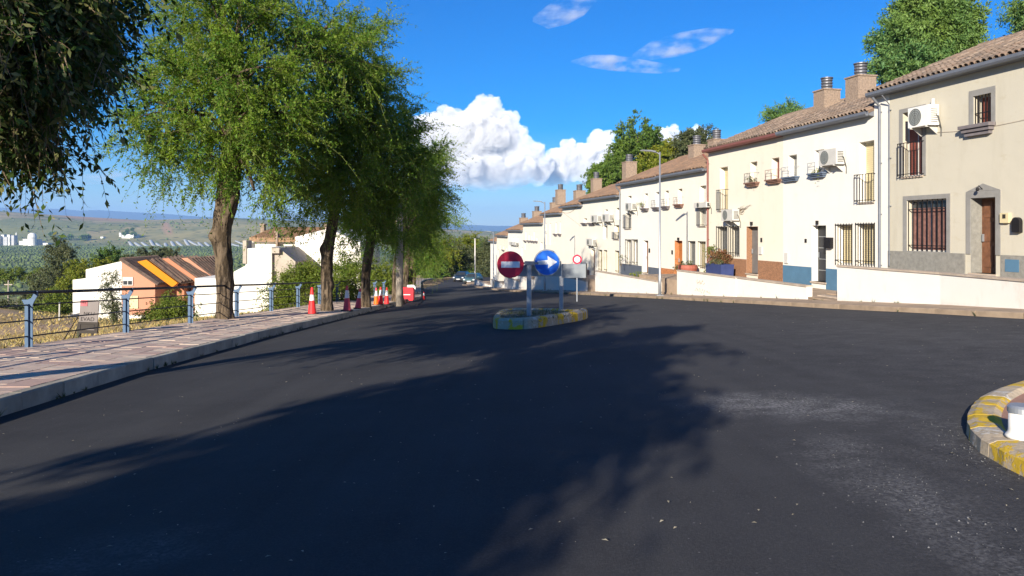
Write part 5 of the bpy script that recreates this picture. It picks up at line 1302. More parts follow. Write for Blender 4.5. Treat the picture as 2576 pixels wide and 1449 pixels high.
        for a_ in range(ni):
            for b_ in range(nj):
                f0, f1 = (a_+0.5)/ni, (a_+0.5)/ni; g0, g1 = b_/nj, (b_+1.05)/nj
                up = Vector((0.03, -0.02, 0.05)); A_ = V[0].lerp(V[3], f0); B_ = V[1].lerp(V[2], f0); tl.tube([A_.lerp(B_, g0)+up, A_.lerp(B_, min(g1, 1))+up*0.6], [0.10, 0.12], 5)
        s = tl.build('roof_tiles', M['roofdark'], rf); s['kind'] = 'stuff'
        if i:
            a, b = (s0, r0_); mb = MB(); wdt = 0.55
            mb.add([(a[0]-wdt, a[1]-0.05, a[2]+0.02), (a[0], a[1]-0.05, a[2]+0.06), (b[0], b[1]-0.05, b[2]+0.06), (b[0]-wdt*.8, b[1]-0.05, b[2]-0.02), (a[0]-wdt, a[1]+0.3, a[2]-0.25), (a[0], a[1]+0.3, a[2]-0.2), (b[0], b[1]+0.3, b[2]-0.2), (b[0]-wdt*.8, b[1]+0.3, b[2]-0.25)], [(0, 3, 2, 1), (4, 5, 6, 7), (0, 4, 7, 3), (1, 2, 6, 5), (0, 1, 5, 4), (3, 7, 6, 2)]); mb.build('parapet', M[mparap], tt)
    # big white house behind the second tree
    Y2 = 52.0
    o2 = at(520, 840, Y2); b2 = o2.z - 1.2
    t = empty('village_house', (o2.x, Y2, b2), 0, 'large white house with brown hipped roof and chimneys behind the tree row', 'house', 'houses on the slope below the pavement')
    q = lambda px, py, dy=0.0: (at(px, py, Y2+dy).x-o2.x, dy, at(px, py, Y2+dy).z-b2)
    def body(pts, y0, y1, m, nm='wall'):
        mb = MB(); mb.prism_y([(q(px, py, y0)[0], max(-0.5, q(px, py, y0)[2])) for px, py in pts], y0, y1); return mb.build(nm, M[m], t)
    body([(490, 900), (490, 700), (588, 700), (588, 684), (618, 668), (618, 625), (683, 622), (683, 900)], 0, 6, 'white', 'front_wall')
    body([(683.3, 900), (683.3, 624), (702, 624), (743, 658), (743, 900)], 0.3, 5.5, 'concrete', 'shaded_wall')  # greyer material paints shade into this part of the white house
    body([(630, 900), (630, 598), (742, 598), (742, 900)], 6.2, 13, 'cream', 'upper_wall')
    body([(742.4, 900), (742.4, 596), (826, 575), (905, 610), (930, 900)], 5.0, 12.9, 'white', 'gable_wall')
    # hipped roof
    e0, e1, e2, e3 = q(627, 601, 5.7), q(743, 603, 5.7), q(822, 574, 9.5), q(690, 574, 9.5)
    mb = MB(); v = [e0, e1, e2, e3]; mb.add(v+[(x, y, z-0.2) for x, y, z in v], [(0, 1, 2, 3), (4, 7, 6, 5), (0, 4, 5, 1), (1, 5, 6, 2), (2, 6, 7, 3), (3, 7, 4, 0)]); rf = mb.build('roof', M['rooftan'], t)
    V = [Vector(a) for a in v]; tl = MB()
    for a_ in range(26):
        f = (a_+0.5)/26; A_ = V[0].lerp(V[1], f); B_ = V[3].lerp(V[2], f)
        for b_ in range(12): tl.tube([A_.lerp(B_, b_/12)+Vector((0, 0, .05)), A_.lerp(B_, (b_+1.05)/12)+Vector((0, 0, .03))], [0.10, 0.09], 5)
    s = tl.build('roof_tiles', M['rooftan'], rf); s['kind'] = 'stuff'
    for (x0, x1, y0, y1, dy, m) in ((655, 664, 566, 596, 8, 'brick'), (813, 826, 563, 585, 8.5, 'brick'), (693, 698, 585, 607, 5.6, 'brick')):
        a, b = q(x0, y1, dy), q(x1, y0, dy); mb = MB(); mb.box(a[0], b[0], dy, dy+0.5, a[2]-0.6, b[2]); mb.box(a[0]-0.06, b[0]+0.06, dy-0.06, dy+0.56, b[2], b[2]+0.1); mb.build('chimney', M[m], t)
    def w2(x0, y0, x1, y1, dy, m='shutwhite', sh=0.5):
        a, b = q(x0, y1, dy), q(x1, y0, dy); mb = MB(); mb.box(a[0], b[0], dy-0.05, dy-0.002, a[2], b[2]); w_ = mb.build('window', M[m], t); xm = (a[0]+b[0])/2; f = 0.06
        g = MB(); z1 = a[2]+(b[2]-a[2])*sh
        g.box(a[0]+f, xm-f/2, dy-0.065, dy-0.051, a[2]+f, z1); g.box(xm+f/2, b[0]-f, dy-0.065, dy-0.051, a[2]+f, z1); g.build('pane', M['glass'], w_)
    w2(725, 620, 742, 641, 6.2, sh=0.45); w2(622, 606, 634, 625, 5.9, sh=0.98); w2(690, 682, 695, 708, 0.3, 'boarddark')
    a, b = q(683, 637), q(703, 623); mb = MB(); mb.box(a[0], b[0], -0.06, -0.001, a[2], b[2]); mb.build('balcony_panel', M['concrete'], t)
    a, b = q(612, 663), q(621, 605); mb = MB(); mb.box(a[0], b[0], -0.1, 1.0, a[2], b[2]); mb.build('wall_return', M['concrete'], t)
    # small roof left of it, seen at its foot
    a, b, c_ = q(588, 672, 7), q(612, 672, 7), q(592, 650, 7)
    # low utility hut, red panel, lamp post on the lane
    Y3 = 58.0; p = at(170, 838, Y3)
    hut = empty('utility_hut', (p.x, Y3, p.z-1.2), 0, 'small white utility hut with pinkish lower part below the railing', 'hut')
    k3 = Y3/FOC; mb = MB(); mb.box(-17*k3, 24*k3, 0, 2.0, 0, 1.2+38*k3); mb.build('wall', M['white'], hut); mb = MB(); mb.prism_y([(-19*k3, 1.2+38*k3), (26*k3, 1.2+38*k3), (5*k3, 1.2+46*k3)], -0.1, 2.1); mb.build('roof', M['greystone'], hut)
    mb = MB(); mb.box(-17*k3-.01, -1*k3, -0.03, -0.002, 0, 1.2+14*k3); mb.build('pink_base', M['salmon'], hut); mb = MB(); mb.box(2.0*k3, 2.8*k3, -0.02, -0.002, 0.2, 1.2+34*k3); mb.build('drainpipe', M['metalgrey'], hut)
    p = at(272, 838, 57); b_ = empty('red_gate', (p.x, 57, p.z-0.6), 0, 'rust red metal gate panel beside the slender tree', 'gate'); k4 = 57/FOC
    mb = MB(); mb.box(-9*k4, 10*k4, 0, 0.12, 0, 0.6+28*k4); mb.build('panel', M['boxred'], b_); mb = MB(); mb.box(-11*k4, -9.1*k4, -0.1, 0.2, 0, 0.6+29*k4); mb.build('post', M['brownwood'], b_)
    p = at(148, 838, 50); b_ = empty('lane_post', (p.x, 50, p.z-0.8), 0, 'thin pale post standing in front of the dark shrubs', 'post'); mb = MB(); mb.tube([(0, 0, 0), (0.05, 0, 0.8+76*50/FOC)], 0.045, 8); mb.build('shaft', M['shutwhite'], b_); mb = MB(); mb.lathe([(0.06, 0.8+76*50/FOC), (0.06, 0.85+76*50/FOC)], 8, (0.05, 0)); mb.build('cap', M['metalgrey'], b_)
    p = at(20, 735, 75); b_ = empty('field_pole', (p.x, 75, float(terrain(p.x, 75))-0.3), 0, 'thin wooden pole in the brown field far left', 'pole'); mb = MB(); mb.tube([(0, 0, 0), (0.05, 0, 4.2)], [0.09, 0.06], 8); mb.build('shaft', M['concrete'], b_); mb = MB(); mb.box(-0.35, 0.45, -0.03, 0.03, 3.75, 3.85); mb.build('crossbar', M['concrete'], b_)
    # pale rock in the field
    p = at(52, 712, 82); bm = bmesh.new(); bmesh.ops.create_icosphere(bm, subdivisions=3, radius=0.85)
    for v in bm.verts: v.co *= 1+0.25*mnoise.noise(v.co*1.6+Vector((3, 1, 7))); v.co.z *= 0.75
    me = bpy.data.meshes.new('rock'); bm.to_mesh(me); bm.free(); tag(link('rock', me, None, (p.x, 82, float(terrain(p.x, 82))+0.3), mat=M['boulder']), 'pale rounded rock lying in the brown field', 'rock')
below()

# ------------------------------------------------------------------ far town, farmhouse and greenhouses across the valley
def far_things():
    def on_land(px, py, Y0=700):
        Y = Y0
        while Y < 3300:
            p = at(px, py, Y)
            if float(terrain(p.x, Y)) >= p.z: return Y
            Y += 10
        return 3000
    def bld(px, w_, top, bot, Y, m, label, shape='box', grp='factory buildings across the valley', nm='far_building', cat='building'):
        Y = on_land(px, bot) + (Y % 7)*2; k = Y/FOC; p = at(px, bot, Y); z = float(terrain(p.x, Y)); t = empty(nm, (p.x, Y, z-1), 0, label, cat, grp); H = (HY-top)*k+EYE-z+1; W = w_*k
        mb = MB()
        if shape == 'box': mb.box(-W/2, W/2, 0, W*0.8+6, 0, H)
        elif shape == 'silo': mb.lathe([(W/2, 0), (W/2, H*0.75), (W*0.42, H*0.9), (W*0.2, H)], 16)
        mb.build('wall', M[m], t)
        if shape == 'box':
            r = MB(); r.box(-W/2-0.5, W/2+0.5, -0.5, W*0.8+6.5, H+0.01, H+1.0); r.build('roof', M['fargrey'], t)
            for k_ in range(2): g = MB(); x = -W*0.25+k_*W*0.5; g.box(x-W*0.1, x+W*0.1, -0.25, -0.02, H*0.35, H*0.7); g.build('window', M['fargrey'], t)
        else:
            r = MB(); r.lathe([(W*0.53, H*0.60), (W*0.53, H*0.64)], 16); r.build('band', M['fargrey'], t)
    Y = 1990
    for i, (px, w_, top, bot, m, sh, lab) in enumerate([
        (-12, 16, 594, 618, 'farwhite', 'box', 'whitish factory block cut by the photo edge across the valley'), (6, 7, 591, 618, 'farwhite', 'box', 'tall narrow white factory tower, first of two'), (13, 10, 597, 618, 'fargrey', 'box', 'greyish factory block between two white towers'),
        (21, 6, 591, 618, 'farwhite', 'box', 'tall narrow white factory tower, second of two'), (30, 10, 593, 618, 'fargrey', 'box', 'grey factory block with shaded side'), (41, 3, 585, 602, 'farwhite', 'silo', 'thin white chimney like silo above the factory'),
        (52, 10, 607, 617, 'farwhite', 'box', 'low white shed left of the domed tank'), (63, 11, 602, 618, 'farwhite', 'box', 'white block adjoining the domed tank'), (81, 20, 586, 618, 'farwhite', 'silo', 'white domed storage tank, largest round thing across the valley'), (89, 13, 603, 618, 'fargrey', 'box', 'grey block in front of the domed tank'), (102, 9, 608, 617, 'farwhite', 'box', 'small white shed right of the domed tank'), (114, 12, 612, 618, 'farwhite', 'box', 'low pale shed at the right end of the factory')]):
        bld(px, w_, top, bot, Y + (i % 3)*18 + (40 if sh == 'box' and w_ > 9 else 0), m, lab, sh)
    bld(321, 30, 590, 602, 2330, 'farwhite', 'long white farmhouse before dark trees on the far hillside', 'box', None, 'farmhouse', 'house')
    bld(302, 5, 586, 596, 2340, 'farwhite', 'small white tower at the left of the farmhouse', 'box', None, 'farm_tower', 'building'); bld(338, 5, 586, 595, 2340, 'farwhite', 'small white tower at the right of the farmhouse', 'box', None, 'farm_tower', 'building')
    bld(256, 7, 596, 602, 2300, 'farwhite', 'tiny white cottage left of the farmhouse', 'box', None, 'cottage', 'house')
    # greenhouses
    prof = [(math.cos(math.pi*k/8)*4.2, math.sin(math.pi*k/8)*2.4) for k in range(9)]; mb = MB(); mb.prism_y(prof, -90, 90); me = mb.mesh('cover', M['plastic'])
    rs = random.Random(5); n = 0
    for i in range(17):
        px = 330 + i*17.5; Y = on_land(px, 615+rs.uniform(-3, 3)); p = at(px, 618, Y); z = float(terrain(p.x, Y)); za = float(terrain(p.x+42, Y-80)); zb_ = float(terrain(p.x-42, Y+80))
        t = empty('greenhouse', (p.x, Y, z), math.radians(28+rs.uniform(-3, 3)), 'white plastic greenhouse in the long row across the valley', 'greenhouse', 'greenhouses across the valley')
        link('cover', me, t, (0, 0, 0), (math.atan2(zb_-za, 180), 0, 0))
far_things()

# ------------------------------------------------------------------ trees
def unit(v): return v/np.maximum(np.linalg.norm(v, axis=-1, keepdims=True), 1e-9)
def foliage(lobes, nleaf, leaf=(0.07, 0.028), clump=0.55, per_clump=220, per_spray=14, spray=0.5, droop=0.6, seed=1, outer=0.5, hang=0.0, stray=1.1, long=1.5):
    """leaf quads set along drooping sprays; sprays gathered into boughs; boughs spread through the lobes, thicker near their skins"""
    g = np.random.default_rng(seed)
    C = np.array([l[0] for l in lobes], float); R = np.array([l[1] for l in lobes], float)
    vol = np.prod(R, 1)**0.75; nc = max(4, int(nleaf/per_clump))
    k = g.choice(len(lobes), nc, p=vol/vol.sum()); d = unit(g.normal(size=(nc, 3))); rad = outer + (1-outer)*g.random((nc, 1))**0.7
    cc = C[k] + d*R[k]*rad; out = unit(d*R[k].mean(1, keepdims=True) + 0.3*g.normal(size=(nc, 3)))
    ns = max(1, per_clump//per_spray)
    csz = clump*(0.6+0.8*g.random((nc, 1, 1)))
    # a bough: sprays lie along a line that runs outwards and bends down at its tip
    al = g.uniform(-1.1, 1.1, (nc, ns, 1)); bd = unit(out + np.array([0, 0, 0.15]))
    sp = cc[:, None] + bd[:, None]*csz*al*long + unit(g.normal(size=(nc, ns, 3)))*csz*(0.42-0.16*al)*g.random((nc, ns, 1))**0.5
    sp[..., 2] -= (np.maximum(al, 0)**2*csz*0.5)[..., 0]
    ax = unit(out[:, None]*0.9 + g.normal(size=(nc, ns, 3))*0.55 + np.array([0, 0, -0.15-hang]))
    sp = sp.reshape(-1, 3); ax = ax.reshape(-1, 3); m = len(sp)
    t = (np.arange(per_spray)+g.random((m, per_spray)))/per_spray
    Ls = spray*(0.5+0.7*g.random((m, 1))+stray*(g.random((m, 1)) < 0.12))
    pos = sp[:, None] + ax[:, None]*(t*Ls)[..., None]
    pos[..., 2] -= droop*(t*Ls)**2/np.maximum(spray, .1)*0.9
    side = unit(np.cross(ax, g.normal(size=ax.shape)))
    sg = np.where(np.arange(per_spray) % 2 == 0, 1.0, -1.0)[None, :, None]
    ld = unit(ax[:, None]*0.55 + side[:, None]*sg*0.8 + g.normal(size=pos.shape)*0.45 + np.array([0, 0, -0.25-hang]))
    nrm = unit(g.normal(size=pos.shape)*0.9 + np.array([0, 0, 0.9])); wv = unit(np.cross(ld, nrm))
    s = (0.55+0.9*g.random(pos.shape[:2]+(1,))); a = pos; ln = ld*leaf[0]*s; wd = wv*leaf[1]*0.5*s
    V = np.stack([a, a+ln*0.45+wd, a+ln, a+ln*0.45-wd], 2).reshape(-1, 3)
    F = np.arange(len(V)).reshape(-1, 4)
    # the fine twigs that carry the leaves: one ribbon from the bough to the spray, one along the spray
    tip = sp + ax*Ls; tip[:, 2] -= droop*(Ls[:, 0])**2/max(spray, .1)*0.9; mid = sp + ax*Ls*0.5; mid[:, 2] -= droop*(Ls[:, 0]*.5)**2/max(spray, .1)*0.9
    org = np.repeat(cc - out*csz[:, 0]*0.3, ns, 0); wv = unit(np.cross(ax, g.normal(size=ax.shape)))*(0.028*leaf[0]+0.0006)
    T = np.concatenate([np.stack([a_-wv*1.6, a_+wv*1.6, b_+wv*k_, b_-wv*k_], 1) for a_, b_, k_ in ((org, sp, 1.2), (sp, mid, 1.0), (mid, tip, 0.4))]).reshape(-1, 3)
    foliage.twigs = (T, np.arange(len(T)).reshape(-1, 4))
    return V, F, cc

def trunk_mesh(pts, seg=20, furrow=0.05, seed=1, burls=()):
    """furrowed trunk: pts are (x, y, z, radius)"""
    P = np.array(pts, float); L_ = np.concatenate([[0], np.cumsum(np.linalg.norm(np.diff(P[:, :3], axis=0), axis=1))])
    n = max(12, int(L_[-1]/0.09)); u = np.linspace(0, L_[-1], n)
    c = np.stack([np.interp(u, L_, P[:, i]) for i in range(4)], 1)
    for _ in range(3): c[1:-1] = (c[:-2]+2*c[1:-1]+c[2:])/4
    th = np.arange(seg)/seg*2*np.pi; U, T = np.meshgrid(u, th, indexing='ij')
    f = np.sin(T*7 + 1.7*np.sin(U*2.1+seed) + fbm(U*2.0, T*1.0, seed)*1.2)*0.45 + fbm(U*3.2, np.cos(T)*2.5+np.sin(T)*1.7, seed+3)*0.55
    r = c[:, 3:4]*(1+furrow*f); r = r + c[:, 3:4]*0.45*np.exp(-U/0.22)*(1+0.25*np.sin(T*4+seed))*0.5
    for (bu, bt, ba) in burls:
        dT = np.angle(np.exp(1j*(T-bt))); r = r + c[:, 3:4]*ba*np.exp(-((U-bu)/0.22)**2 - (dT/0.7)**2)
    X = c[:, 0:1]+r*np.cos(T); Y = c[:, 1:2]+r*np.sin(T); Z = np.repeat(c[:, 2:3], seg, 1)
    idx = np.arange(n*seg).reshape(n, seg); nx = np.roll(idx, -1, 1)
    F = np.stack([idx[:-1], nx[:-1], nx[1:], idx[1:]], -1).reshape(-1, 4)
    return np.stack([X, Y, Z], -1).reshape(-1, 3), F

def tree(name, label, base, trunk, lobes, lm, nleaf, group=None, bark='bark', cat='tree', limb=0.09, nl=26, furrow=0.06, seed=1, burls=(), twigs=True, extra=None, **kw):
    """trunk points and lobes are in metres from the base"""
    t = empty(name, base, 0, label, cat, group)
    V, F = trunk_mesh(trunk, 22 if furrow > 0.03 else 10, furrow, seed, burls)
    tr = link('trunk', np_mesh('trunk', V, F, M[bark], True), t)
    W_, FF, cc = foliage(lobes, nleaf, seed=seed, **kw)
    g = random.Random(seed); top = Vector(trunk[-1][:3]); low = Vector(trunk[-2][:3]) if len(trunk) > 1 else top
    mb = MB(); idx = list(range(len(cc))); g.shuffle(idx)
    mids = []
    for l, r in lobes:
        q = Vector(l); m1 = top.lerp(q, 0.45)+Vector((g.uniform(-.3, .3), g.uniform(-.3, .3), 0.25)); st = low.lerp(top, g.uniform(0.75, 1.0))
        rr = trunk[-1][3]*g.uniform(0.45, 0.65); mb.tube([st, st.lerp(m1, .5), m1, q], [rr, rr*0.8, rr*0.55, rr*0.25], 7); mids.append((m1, q, rr))
    if twigs:
        for i in idx[:nl]:
            c = Vector(cc[i]); best = min(mids, key=lambda a: (a[1]-c).length); s0 = best[0].lerp(best[1], g.uniform(.3, 1)); m1 = s0.lerp(c, .5)+Vector((0, 0, 0.12)); mb.tube([s0, m1, c, c+(c-s0)*0.18-Vector((0, 0, .08))], [best[2]*0.28, best[2]*0.2, best[2]*.11, 0.006], 5)
    mb.build('branches', M[bark], tr, smooth=True)
    if twigs and furrow > 0.03:
        tw = link('twigs', np_mesh('twigs', *foliage.twigs, M['twig'] if lm == 'dark' else M['greentwig']), tr); tw['kind'] = 'stuff'
    cr = link('crown', np_mesh('crown', W_, FF, L[lm]), t)
    if extra:
        W_, FF, _ = foliage(extra[0], extra[1], seed=seed+50, leaf=extra[2], clump=0.4, per_clump=200, per_spray=10, spray=0.4, outer=0.2, stray=0.0, long=0.8); link('crown', np_mesh('crown', W_, FF, L[lm]), t)
    return t

def px_lobes(Y, base, lst, depth=0.9, jit=0.4, seed=1):
    """lobes sighted as (column, row, half width, half height) in a plane at depth Y -> metres from the base"""
    g = random.Random(seed); k = Y/FOC; r = []
    for q in lst:
        px, py, a, b = q[:4]; dy = q[4] if len(q) > 4 else g.uniform(-jit, jit)
        p = at(px, py, Y+dy); r.append(((p.x-base[0], dy+Y-base[1], p.z-base[2]), (a*k, (a+b)/2*k*depth, b*k)))
    return r
ROW = 'leafy trees in a row along the left pavement'
# nearest tree, mostly outside the photo to the left
b = Vector((-8.3, 6.6, Gf(-8.3, 6.6)+KH))
lb = px_lobes(6.4, b, [(60, -20, 150, 130), (-160, 10, 250, 200), (205, 60, 52, 42, .5), (150, -60, 80, 80, .2), (50, 150, 110, 65), (-20, 205, 110, 40, -.3), (75, 235, 34, 14, 0), (-70, 300, 130, 60, .1), (40, 310, 90, 40, -.2), (10, 360, 70, 24, .2), (105, 345, 40, 18, 0), (140, 375, 22, 10, .1), (0, 110, 120, 90, -.8), (80, 90, 95, 75, -.9), (30, 0, 140, 110, -.7), (0, 120, 120, 90, .9), (100, 50, 90, 90, 1.0), (170, 40, 50, 50, .7)], 1.0, .5, 5)
up = px_lobes(6.4, b, [(-460, 300, 240, 90), (-450, 100, 300, 330), (50, -230, 320, 200), (-300, -300, 420, 260)], 1.1, .5, 6) + [((2.9, -.3, 5.6), (2.3, 2.5, 1.7)), ((1.2, -1.6, 6.2), (2.6, 2.0, 2.0)), ((1.0, -3.0, 5.2), (1.9, 1.3, 1.4)), ((-1.5, 0, 7.0), (3, 2.8, 1.8)), ((-1.0, -3.6, 5.0), (1.9, 2.0, 1.3)), ((.2, -3.0, 4.6), (1.5, 1.5, 1.0))]
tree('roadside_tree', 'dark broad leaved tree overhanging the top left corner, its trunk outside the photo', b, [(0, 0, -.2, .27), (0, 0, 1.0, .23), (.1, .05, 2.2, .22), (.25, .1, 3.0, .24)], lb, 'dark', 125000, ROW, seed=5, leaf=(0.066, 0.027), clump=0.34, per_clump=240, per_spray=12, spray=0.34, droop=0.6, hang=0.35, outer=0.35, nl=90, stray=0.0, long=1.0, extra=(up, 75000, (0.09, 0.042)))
# tree behind the viewer that shades the road
b = Vector((-6.75, -8.0, Gf(-6.75, -8.0)+KH))
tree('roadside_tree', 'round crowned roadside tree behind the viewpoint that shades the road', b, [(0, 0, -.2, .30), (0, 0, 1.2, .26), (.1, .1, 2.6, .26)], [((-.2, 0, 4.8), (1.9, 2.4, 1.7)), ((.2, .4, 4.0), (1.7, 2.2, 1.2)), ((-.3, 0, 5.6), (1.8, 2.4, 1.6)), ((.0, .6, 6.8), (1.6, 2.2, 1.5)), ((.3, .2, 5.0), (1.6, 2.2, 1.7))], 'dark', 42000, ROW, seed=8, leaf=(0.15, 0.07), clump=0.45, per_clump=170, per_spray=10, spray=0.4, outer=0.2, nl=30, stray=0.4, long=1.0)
# first full tree of the row
def base_at(px, py, dz=0.0): p = gp(px, py, KH+0.03); return Vector((p.x, p.y, p.z-dz))
b = base_at(567, 803); Y = b.y; k = Y/FOC
tp = lambda px, py, r: (at(px, py, Y).x-b.x, 0, at(px, py, Y).z-b.z, r*k)
lb = px_lobes(Y, b, [(545, 60, 165, 130), (455, 140, 58, 92), (410, 270, 105, 95), (365, 345, 70, 48), (650, 120, 130, 150), (620, 270, 150, 130), (500, 350, 120, 90), (470, 420, 85, 55), (690, 390, 100, 90), (760, 90, 120, 110), (840, 50, 60, 55), (640, 480, 50, 36), (620, -80, 150, 90), (720, 280, 100, 110), (860, 130, 90, 80), (545, 420, 70, 50, -.9), (570, 330, 120, 100, -1.5), (610, 410, 80, 45, -1.0), (480, 200, 130, 120, -1.2), (600, 180, 130, 120, -1.6), (560, 20, 150, 110, -1.2)], .85, 1.6, 2)
tree('roadside_tree', 'tall feathery green tree with thick furrowed trunk, nearest whole one of the row', b, [tp(567, 812, 20), tp(566, 760, 19.5), tp(563, 680, 20), tp(559, 600, 22), tp(562, 540, 25), tp(575, 480, 27), tp(583, 420, 24), tp(600, 340, 19)], lb, 'elm', 165000, ROW, seed=2, leaf=(0.085, 0.036), clump=0.42, per_clump=330, per_spray=22, spray=0.66, droop=0.20, hang=-0.06, outer=0.55, nl=80, furrow=0.17, burls=((2.75, 3.3, .5), (1.2, 0.3, .2)))
b = base_at(824, 781); Y = b.y; k = Y/FOC
lb = px_lobes(Y, b, [(800, 190, 110, 120), (900, 120, 80, 90), (930, 220, 75, 90), (850, 300, 120, 110), (960, 170, 45, 42), (780, 400, 90, 75), (880, 420, 90, 75), (730, 480, 62, 50), (810, 500, 62, 42), (930, 330, 70, 75), (880, 75, 50, 36), (690, 520, 36, 26), (840, 440, 80, 60, -1.3), (860, 250, 110, 110, -1.4), (760, 330, 70, 90, -.8)], .85, 1.8, 3)
tree('roadside_tree', 'second tree of the row, its trunk knobbed and leaning right', b, [tp(822, 788, 15), tp(823, 740, 13.5), tp(821, 690, 14), tp(823, 650, 14.5), tp(830, 600, 13), tp(838, 550, 13), tp(848, 480, 12)], lb, 'elm', 125000, ROW, seed=3, leaf=(0.09, 0.038), clump=0.44, per_clump=300, per_spray=20, spray=0.70, droop=0.20, hang=-0.06, outer=0.55, nl=70, furrow=0.14, burls=((2.55, 3.2, .6), (1.1, .2, .35)))
b = base_at(921, 771); Y = b.y; k = Y/FOC
lb = px_lobes(Y, b, [(960, 400, 90, 90), (1010, 340, 60, 55), (910, 480, 75, 60), (980, 500, 70, 60), (1030, 410, 60, 55), (940, 560, 55, 40), (890, 555, 38, 30), (1000, 300, 40, 30)], .9, 2, 4)
tree('roadside_tree', 'third tree of the row with two cones at its foot', b, [tp(920, 778, 13), tp(919, 730, 11.5), tp(921, 680, 11.5), tp(927, 640, 12), tp(934, 590, 12), tp(942, 520, 11)], lb, 'elm2', 70000, ROW, seed=4, leaf=(0.098, 0.042), clump=0.5, per_clump=260, per_spray=18, spray=0.75, droop=0.22, hang=-0.05, nl=50, furrow=0.07)
b = base_at(998, 757); Y = b.y; k = Y/FOC
lb = px_lobes(Y, b, [(1040, 450, 75, 75), (1075, 410, 45, 45), (1010, 540, 65, 55), (1075, 520, 50, 50), (1088, 470, 26, 36), (1050, 580, 50, 36), (985, 590, 40, 30)], .9, 2, 5)
tree('roadside_tree', 'thick double stemmed tree of the row beside the red barrier', b, [tp(1000, 764, 15), tp(999, 730, 13.5), tp(1000, 690, 13), tp(1003, 650, 12), tp(1010, 600, 10)], lb, 'elm2', 60000, ROW, seed=6, leaf=(0.105, 0.045), clump=0.55, per_clump=240, per_spray=18, spray=0.8, droop=0.22, hang=-0.05, nl=44, furrow=0.12)
for i, (px, Y, lst, lab) in enumerate([
    (1019, 54, [(1060, 500, 55, 60), (1090, 560, 42, 50), (1045, 610, 42, 34), (1020, 560, 40, 40), (1092, 500, 18, 32)], 'smaller tree of the row directly behind the red barrier'),
    (1031, 66, [(1060, 560, 45, 48), (1080, 610, 38, 42), (1040, 630, 36, 30), (1086, 578, 18, 26)], 'deeper tree of the row, its trunk mostly hidden by the barrier'),
    (1040, 80, [(1062, 600, 36, 40), (1078, 640, 28, 36), (1050, 650, 26, 26)], 'last small tree at the far end of the row')]):
    x = (px-CX)/FOC*Y; b = Vector((x, Y, Gf(XL(Y), Y)+KH)); k = Y/FOC; H = b.z
    tp = lambda px_, py, r: (at(px_, py, Y).x-b.x, 0, at(px_, py, Y).z-b.z, r*k)
    tree('roadside_tree', lab, b, [(0, 0, -.3, .28), (0, 0, 1, .24), tp(px+6, 650, 7), tp(px+14, 600, 6)], px_lobes(Y, b, lst, 1.0, 2, 20+i), 'elm2', 26000, ROW, seed=20+i, leaf=(0.11, 0.046), clump=0.6, per_clump=220, per_spray=14, spray=0.85, droop=0.22, hang=-0.05, nl=24, furrow=0.05)
# trees where the street bends
FAR = 'trees where the street bends away'
for i, (px, Y, lst, lm, lab, n) in enumerate([
    (1076, 128, [(1075, 660, 26, 28), (1062, 640, 20, 22), (1085, 675, 24, 22)], 'poplar', 'dark green tree left of the pale trunk at the street bend', 12000),
    (1109, 134, [(1105, 640, 26, 26), (1125, 630, 22, 22), (1095, 655, 22, 22), (1115, 660, 24, 20)], 'lime', 'bright green tree with a pale thin trunk at the street bend', 16000),
    (1140, 142, [(1145, 625, 24, 22), (1130, 650, 24, 26), (1155, 655, 22, 26), (1140, 680, 24, 16)], 'olive', 'grey green tree behind the dark blue car', 14000),
    (1172, 150, [(1165, 614, 24, 16), (1185, 608, 26, 14), (1175, 640, 28, 26)], 'lime', 'tall yellow green tree at the middle of the street bend', 18000),
    (1200, 150, [(1200, 630, 22, 26), (1212, 618, 20, 14), (1205, 660, 26, 30)], 'poplar', 'green tree behind the thin white pole', 15000),
    (1226, 138, [(1222, 640, 18, 30), (1230, 625, 14, 20), (1220, 675, 18, 24)], 'olive', 'dark grey green tree against the end of the white row', 13000)]):
    x = (px-CX)/FOC*Y; z = float(terrain(x, Y)); b = Vector((x, Y, z)); k = Y/FOC
    tp = lambda px_, py, r: (at(px_, py, Y).x-b.x, 0, at(px_, py, Y).z-b.z, r*k)
    tree('street_tree', lab, b, [(0, 0, -.3, .26), (0, 0, 1.2, .22), tp(px, 680, 2.6), tp(px, 665, 2.2)], px_lobes(Y, b, lst, 1.0, 1.5, 40+i), lm, n, FAR, seed=40+i, leaf=(0.26, 0.13), clump=0.8, per_clump=120, per_spray=8, spray=0.8, droop=0.3, nl=12, furrow=0.0, outer=0.4)
def shrub(px, py, Y, a, b_, lm, n, label, leaf=(0.12, 0.06), zb=None, name='shrub', seed=1, extra=(), cat='shrub', group=None):
    x = (px-CX)/FOC*Y; z = float(terrain(x, Y)) if zb is None else zb; b = Vector((x, Y, z)); k = Y/FOC
    lst = [(px, py, a, b_, 0.0)] + [(q[0], q[1], q[2], q[3], q[4] if len(q) > 4 else 0.3) for q in extra]
    lb = px_lobes(Y, b, lst, 1.0, .3, seed); topz = max(0.4, lb[0][0][2]*0.6)
    return tree(name, label, b, [(0, 0, -.2, .09), (0, 0, topz*0.5, .07), (0, 0, topz, .05)], lb, lm, n, group, 'barkdark', cat, seed=seed, leaf=leaf, clump=0.4, per_clump=110, per_spray=9, spray=0.45, droop=0.3, nl=14, furrow=0.0, outer=0.35)
HEDGE = 'shrubs along the street bend'
